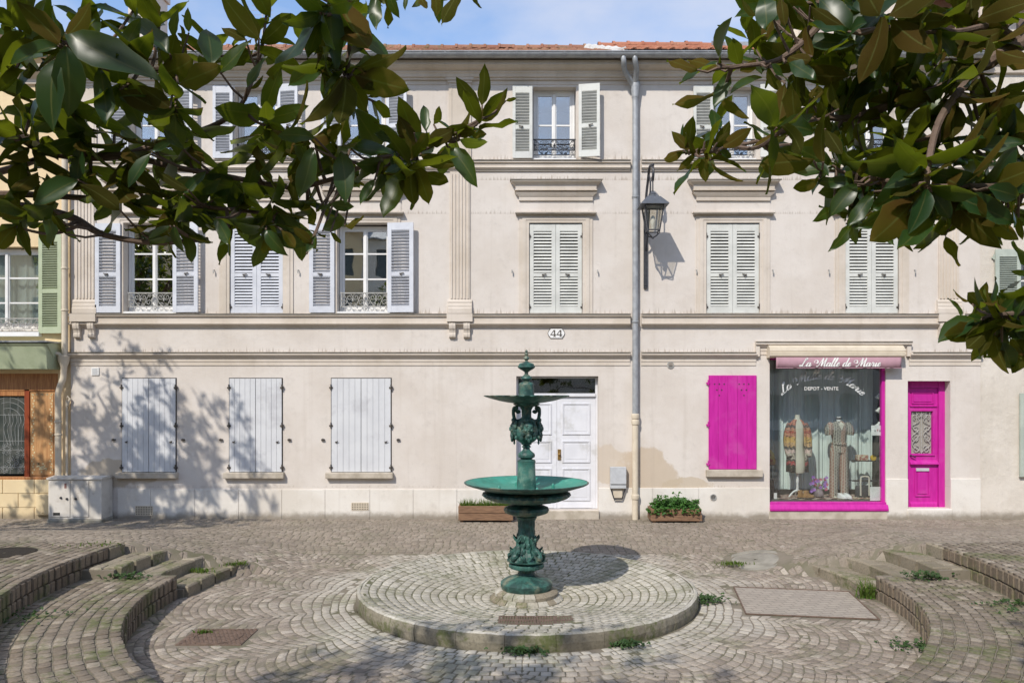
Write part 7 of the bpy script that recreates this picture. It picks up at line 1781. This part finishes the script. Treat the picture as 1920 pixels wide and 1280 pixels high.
SL += zl(0, 0, 2.667, [(850, 270, 655, 30, 1, 0), (1060, 330, 1050, 98, 1, 0), (1100, 360, 1240, 225, 1, 0), (870, 190, 860, 45, 1, .05), (945, 165, 940, 45, 1, .05), (1295, 195, 1075, -10, -1, 0), (1230, 200, 1108, 130, -1, 0), (1235, 440, 1330, 280, 1, -.05), (1250, 445, 1330, 395, -1, -.05), (300, 220, 130, 0, -1, -.1), (310, 200, 500, 60, -1, -.05), (290, 230, 0, 290, 1, -.1), (280, 300, 190, 600, 1, -.1), (330, 230, 380, 570, 1, -.1), (500, 340, 560, 640, 1, -.05), (600, 300, 690, 90, 1, 0), (330, 170, 720, 400, 1, -.1), (890, 420, 1115, 340, -1, -.05), (600, 450, 780, 540, -1, -.05), (940, 950, 760, 865, -1, 0), (920, 970, 1025, 860, 1, .05), (600, 1050, 430, 900, -1, -.05), (390, 900, 150, 1000, 1, -.05), (850, 1130, 745, 1190, 1, -.03), (870, 1130, 890, 1270, 1, -.03), (240, 1080, 270, 1225, 1, 0), (330, 1170, 250, 1070, -1, 0), (1330, 1150, 1400, 1270, 1, 0), (1410, 1150, 1480, 1240, -1, 0), (1560, 1220, 1470, 1140, -1, 0), (1080, 1090, 1170, 1230, 1, 0), (750, 770, 640, 930, 1, -.05), (760, 760, 858, 700, 1, 0), (850, 540, 720, 430, -1, -.05), (820, 650, 905, 755, 1, -.05)], 2.4)
# --- left tree: rosettes read off the photograph (column, row, depth, axis x, axis up, leaf length, leaves)
LR = [(112, 78, 2.5, -.2, .1, .21, 9), (225, 165, 2.4, .2, -.6, .2, 8), (330, 125, 2.5, .4, .4, .2, 9), (300, 40, 2.6, .3, .8, .18, 7), (395, 95, 2.7, .2, .9, .19, 7), (495, 75, 2.6, .2, .4, .2, 7),
 (500, 20, 2.7, -.3, .6, .18, 6), (600, 25, 2.2, -.3, -.5, .22, 8), (652, 135, 2.35, .6, .0, .2, 9), (660, 30, 2.4, .4, .5, .19, 7), (720, -10, 2.6, .3, -.3, .18, 7), (815, -25, 2.6, .3, -.6, .16, 6), (885, -40, 2.8, .4, -.5, .12, 3),
 (505, 238, 2.6, .1, -.2, .2, 9), (590, 265, 2.5, .4, -.2, .2, 9), (660, 270, 2.6, .5, .2, .17, 7),
 (30, 40, 2.4, -.4, .4, .2, 8), (30, 130, 2.5, -.5, -.1, .2, 8), (170, 40, 2.6, .1, .8, .19, 8), (60, 200, 2.6, -.3, -.5, .2, 8), (140, 215, 2.5, .1, -.6, .2, 8), (215, 235, 2.7, .3, .0, .18, 8), (330, 215, 2.4, .1, -.7, .2, 8), 
 (775, 285, 2.3, .2, .8, .17, 8), (870, 250, 2.35, .5, .5, .12, 3), (905, 222, 2.3, .3, .9, .15, 5), (862, 262, 2.4, .7, -.6, .16, 3), (720, 315, 2.4, .3, -.8, .18, 8), (790, 320, 2.4, .6, -.6, .16, 4), (640, 320, 2.5, .2, -.7, .18, 8), 
 (560, 310, 2.6, .1, -.8, .19, 8), (480, 300, 2.5, -.1, -.7, .19, 8), (360, 280, 2.6, .1, -.4, .18, 8), (300, 300, 2.7, .2, -.5, .18, 8), (240, 310, 2.5, -.1, -.7, .2, 8), (170, 330, 2.6, .2, -.5, .18, 8), (40, 300, 2.5, -.3, -.4, .2, 8), (20, 380, 2.6, -.4, -.5, .19, 7), (75, 365, 2.5, -.1, -.6, .19, 8),
 (235, 375, 2.5, .2, -.6, .2, 8), (320, 370, 2.6, .4, -.4, .18, 8), (330, 405, 2.5, .0, -.6, .17, 8), (400, 375, 2.6, .3, -.3, .18, 8), (460, 380, 2.6, .1, -.6, .18, 8), (520, 400, 2.5, .3, -.5, .17, 8), (575, 385, 2.6, .5, .1, .17, 7), (610, 390, 2.6, .7, .2, .14, 4), (500, 445, 2.5, .1, -.7, .17, 7), (430, 430, 2.6, -.1, -.5, .18, 7), (300, 425, 2.5, -.3, -.6, .16, 7), (350, 440, 2.5, .3, -.7, .16, 6), (30, 425, 2.4, -.3, -.7, .18, 7), (88, 415, 2.5, .2, -.8, .17, 7), (560, 430, 2.6, .4, -.8, .16, 6), (610, 130, 2.4, -.2, -.8, .22, 7), (700, 190, 2.5, .5, -.3, .16, 5), (750, 260, 2.4, .1, .5, .16, 6),
 (20, 240, 2.4, -.4, .2, .19, 8), (150, 270, 2.5, .0, -.6, .19, 8), (60, 60, 2.6, -.1, .3, .2, 8), (250, 20, 2.6, .0, .4, .18, 7)]
LT_BASE = (-3.6, 1.9, .33)
ltrunk = ([(-3.6, 1.9, .3), (-3.58, 1.92, 1.2), (-3.5, 2.0, 2.2), (-3.4, 1.9, 3.4), (-3.3, 1.4, 4.8), (-3.3, 1.0, 6.0)], [.17, .15, .14, .11, .07, .02])
J = Vector((-3.48, 2.0, 2.6))
bl_ = [([J, A3(-260, 235, 2.6), A3(0, 248, 2.6), A3(90, 282, 2.6), A3(170, 294, 2.62), A3(245, 290, 2.65)], .030, .012),
 ([Vector((-3.45, 2.0, 2.75)), A3(-200, 370, 2.8), A3(0, 322, 2.75), A3(78, 296, 2.62)], .018, .010),
 ([A3(245, 290, 2.65), A3(320, 312, 2.65), A3(400, 326, 2.6), A3(490, 343, 2.6), A3(555, 355, 2.6)], .012, .007),
 ([A3(245, 288, 2.65), A3(320, 262, 2.65), A3(395, 238, 2.62), A3(440, 210, 2.6), A3(466, 170, 2.6), A3(490, 90, 2.6)], .011, .006),
 ([J, A3(-240, 410, 2.7), A3(0, 388, 2.7), A3(80, 394, 2.65), A3(140, 410, 2.62), A3(195, 440, 2.6), A3(290, 455, 2.6), A3(390, 448, 2.6)], .022, .007),
 ([A3(-150, 380, 2.7), A3(0, 364, 2.65), A3(170, 372, 2.65), A3(330, 383, 2.6), A3(500, 400, 2.6)], .014, .006),
 ([A3(555, 355, 2.6), A3(640, 330, 2.5), A3(700, 300, 2.4), A3(735, 292, 2.38), A3(800, 278, 2.36), A3(850, 252, 2.35), A3(905, 222, 2.3)], .008, .005),
 ([Vector((-3.4, 1.95, 3.3)), A3(-150, 60, 2.5), A3(60, 90, 2.5), A3(115, 80, 2.5), A3(220, 130, 2.5), A3(330, 128, 2.5)], .022, .008),
 ([Vector((-3.35, 1.9, 3.9)), Vector((-2.2, 2.2, 4.1)), A3(420, -80, 2.5), A3(620, 0, 2.3), A3(655, 60, 2.35), A3(650, 140, 2.35)], .024, .006),
 ([A3(620, -40, 2.4), A3(760, -50, 2.6), A3(890, -50, 2.8)], .010, .004)]
llimb = [([(-3.36, 1.7, 4.0), (-4.4, 1.4, 4.8), (-5.4, 1.2, 5.2)], .06, .02), ([(-3.3, 1.4, 4.7), (-2.4, 1.2, 5.3), (-1.5, 1.0, 5.6)], .06, .02), ([(-3.37, 1.75, 3.9), (-3.2, .4, 4.8), (-3.0, -1.0, 5.2)], .06, .02), ([(-3.3, 1.3, 5.0), (-3.6, 1.8, 5.7), (-3.9, 2.2, 6.1)], .05, .02)]
def allow_left(x, y, Y):
    top = np.interp(x, [-200, 0, 300, 450, 700, 930], [470, 420, 330, 40, -140, -200])
    bot_ok = y < np.interp(x, [-200, 0, 150, 300, 620, 700, 900], [440, 400, 370, 400, 380, 60, -80])
    if x < 640: return bot_ok and not (300 < x < 560 and 20 < y < 90) and (Y < 3.6 or y < 60)
    return bot_ok and y < -120
mtree('magnolia_tree', 'magnolia reaching glossy leafy boughs in from the left', LT_BASE, ltrunk, llimb, LR, bl_, ((-3.3, .6, 5.0), (2.6, 2.4, 1.7)), 420, 21, allow_left, single=SL)
# --- right tree
RRo = [(1345, 118, 2.3, -.9, .2, .16, 2), (1385, 115, 2.4, -.1, .9, .16, 3), (1428, 112, 2.5, -.1, .3, .15, 6), (1400, 60, 2.7, -.2, .7, .15, 4), (1350, 175, 2.4, .1, -.3, .15, 2), (1345, 235, 2.5, .0, .6, .14, 3), (1292, 282, 2.3, -.5, .3, .14, 6), (1342, 275, 2.35, .2, .4, .14, 5), (1330, 300, 2.4, .1, -.9, .15, 3), (1462, 240, 2.4, -.1, .5, .17, 7), (1475, 235, 2.1, .4, -.1, .24, 5), (1452, 290, 2.4, -.6, -.2, .15, 4),
 (1500, 120, 2.5, .2, .3, .18, 8), (1465, 60, 2.5, -.3, .3, .18, 7), (1440, 15, 2.5, -.3, -.2, .18, 7), (1530, 30, 2.5, .1, .3, .19, 8), (1590, 60, 2.3, -.3, .1, .21, 8), (1560, 120, 2.6, -.1, -.3, .18, 8), (1620, 20, 2.4, .1, .2, .2, 8), (1690, 45, 2.2, .2, .0, .22, 9), (1640, 110, 2.5, .0, -.4, .2, 8), (1560, 180, 2.6, -.3, .1, .17, 8), (1610, 160, 2.5, .1, -.6, .19, 8), (1680, 130, 2.4, .2, -.4, .21, 8), (1520, 190, 2.6, -.2, .3, .16, 7), (1560, 250, 2.5, -.3, .4, .18, 7),
 (1760, 60, 2.2, .3, -.3, .23, 9), (1850, 40, 2.4, .4, .1, .2, 8), (1800, 130, 2.4, .2, -.2, .21, 8), (1880, 110, 2.3, .3, -.3, .21, 8), (1720, 180, 2.4, -.2, .2, .21, 8), (1650, 220, 2.5, -.4, .2, .19, 8), (1600, 230, 2.6, -.2, -.3, .18, 7), (1790, 200, 2.3, .1, -.4, .21, 8), (1870, 200, 2.4, .3, -.1, .2, 8), (1690, 260, 2.3, -.1, .5, .22, 8), (1620, 290, 2.5, -.5, .2, .19, 8), (1560, 310, 2.4, -.8, .0, .18, 7), (1760, 270, 2.3, .3, .5, .21, 8), (1830, 280, 2.3, .4, .1, .21, 8), (1900, 260, 2.4, .4, -.1, .2, 8),
 (1738, 352, 2.15, -.1, -.7, .24, 11), (1660, 345, 2.4, -.7, -.2, .19, 8), (1600, 350, 2.4, -.8, -.2, .17, 7), (1800, 360, 2.2, .5, -.5, .22, 9), (1870, 350, 2.2, .6, -.2, .22, 9), (1620, 390, 2.5, -.5, -.4, .16, 7), (1680, 400, 2.4, -.3, -.7, .18, 7), (1770, 410, 2.35, .0, -.8, .17, 7), (1850, 410, 2.3, .3, -.8, .17, 7), (1905, 400, 2.4, .3, -.7, .18, 7), (1590, 400, 2.5, -.9, -.4, .14, 4),
 (1862, 590, 2.2, -.4, .2, .17, 9), (1870, 605, 2.2, -.1, -.8, .19, 8), (1915, 590, 2.3, .5, .2, .18, 8), (1930, 640, 2.3, .2, -.7, .18, 7), (1938, 505, 2.3, -.8, .2, .15, 3), (1480, 5, 2.6, -.1, .4, .17, 7), (1575, 5, 2.5, .0, .4, .18, 7), (1720, 5, 2.4, .1, .4, .19, 8), (1800, 5, 2.4, .2, .3, .19, 8), (1900, 20, 2.4, .3, .3, .19, 8), (1560, 215, 2.7, -.2, .2, .16, 6), (1720, 310, 2.4, -.1, .3, .2, 8), (1840, 240, 2.4, .1, .1, .2, 8), (1900, 320, 2.4, .2, -.2, .2, 8), (1750, 120, 2.5, .0, .1, .2, 8)]
RT_BASE = (3.75, 2.2, .33)
rtrunk = ([(3.75, 2.2, .3), (3.7, 2.15, 1.3), (3.62, 2.1, 2.4), (3.5, 2.0, 3.6), (3.5, 1.5, 4.8), (3.6, 1.1, 6.0)], [.17, .15, .13, .10, .07, .02])
Jr = Vector((3.55, 2.05, 2.9))
br_ = [([Jr, A3(2050, 40, 2.5), A3(1920, 82, 2.4), A3(1850, 118, 2.4), A3(1780, 160, 2.4), A3(1700, 185, 2.45), A3(1640, 208, 2.5), A3(1590, 222, 2.5), A3(1530, 222, 2.5), A3(1462, 250, 2.4)], .026, .007),
 ([Vector((3.5, 2.0, 3.4)), A3(1900, -60, 2.5), A3(1720, -40, 2.5), A3(1570, 5, 2.45), A3(1530, 55, 2.4), A3(1480, 100, 2.35), A3(1440, 118, 2.35), A3(1345, 128, 2.3)], .020, .005),
 ([A3(1462, 250, 2.4), A3(1420, 265, 2.38), A3(1350, 278, 2.35), A3(1292, 284, 2.3)], .007, .004),
 ([A3(1850, 118, 2.4), A3(1800, 170, 2.3), A3(1760, 230, 2.25), A3(1742, 300, 2.2), A3(1738, 352, 2.15)], .014, .008),
 ([A3(1738, 345, 2.15), A3(1690, 345, 2.25), A3(1640, 332, 2.35), A3(1600, 325, 2.4), A3(1540, 318, 2.4)], .008, .004),
 ([Jr, A3(2060, 300, 2.3), A3(1900, 345, 2.2), A3(1800, 350, 2.18), A3(1738, 350, 2.15)], .016, .007),
 ([Vector((3.6, 2.1, 2.5)), A3(2100, 520, 2.3), A3(1960, 580, 2.25), A3(1900, 588, 2.2), A3(1862, 590, 2.2)], .016, .006),
 ([A3(1570, 5, 2.45), A3(1500, 8, 2.5), A3(1440, 20, 2.5)], .009, .005), ([A3(1920, 82, 2.4), A3(1860, 50, 2.4), A3(1790, 60, 2.3), A3(1700, 50, 2.2), A3(1600, 60, 2.3)], .012, .006)]
rlimb = [([(3.5, 1.85, 4.0), (4.6, 1.6, 4.8), (5.6, 1.4, 5.2)], .06, .02), ([(3.5, 1.6, 4.5), (2.8, 1.4, 5.2), (2.0, 1.2, 5.6)], .06, .02), ([(3.5, 1.9, 3.9), (3.4, .5, 4.8), (3.2, -1.0, 5.2)], .06, .02), ([(3.52, 1.45, 4.9), (4.0, 1.9, 5.6), (4.4, 2.2, 6.0)], .05, .02)]
def allow_right(x, y, Y):
    bot = np.interp(x, [1430, 1520, 1560, 1640, 1920, 2100], [-120, 20, 250, 330, 380, 380])
    return x > 1440 and y < bot and (Y < 3.6 or y < 0)
mtree('magnolia_tree', 'magnolia hanging broad leafy boughs in from the right', RT_BASE, rtrunk, rlimb, RRo, br_, ((3.7, .8, 5.0), (2.4, 2.4, 1.7)), 400, 22, allow_right, single=SR)
# --- two more of the row stand out of the picture on the left; their shade falls on the lower wall and the street
def plain_tree(base, cen, rad, n, seed, label):
    B = Vector(base); C_ = Vector(cen)
    tr = ([B, B + Vector((.05, .05, 1.2)), B.lerp(C_, .45), C_, C_ + Vector((0, 0, rad[2]*.7))], [.16, .14, .12, .07, .02])
    lm = [([B.lerp(C_, .5), C_ + Vector((rad[0]*.4*math.cos(a), rad[1]*.4*math.sin(a), -.1)), C_ + Vector((rad[0]*.8*math.cos(a), rad[1]*.8*math.sin(a), .3))], .05, .015) for a in (0.3, 1.6, 2.9, 4.2, 5.4)]
    mtree('magnolia_tree', label, base, tr, lm, [], [], (cen, rad), n, seed, lambda x, y, Y: False)
plain_tree((-9.9, 9.3, .3), (-9.5, 9.5, 5.5), (2.5, 2.0, 2.5), 480, 23, 'magnolia standing beyond the left edge, shading the wall')
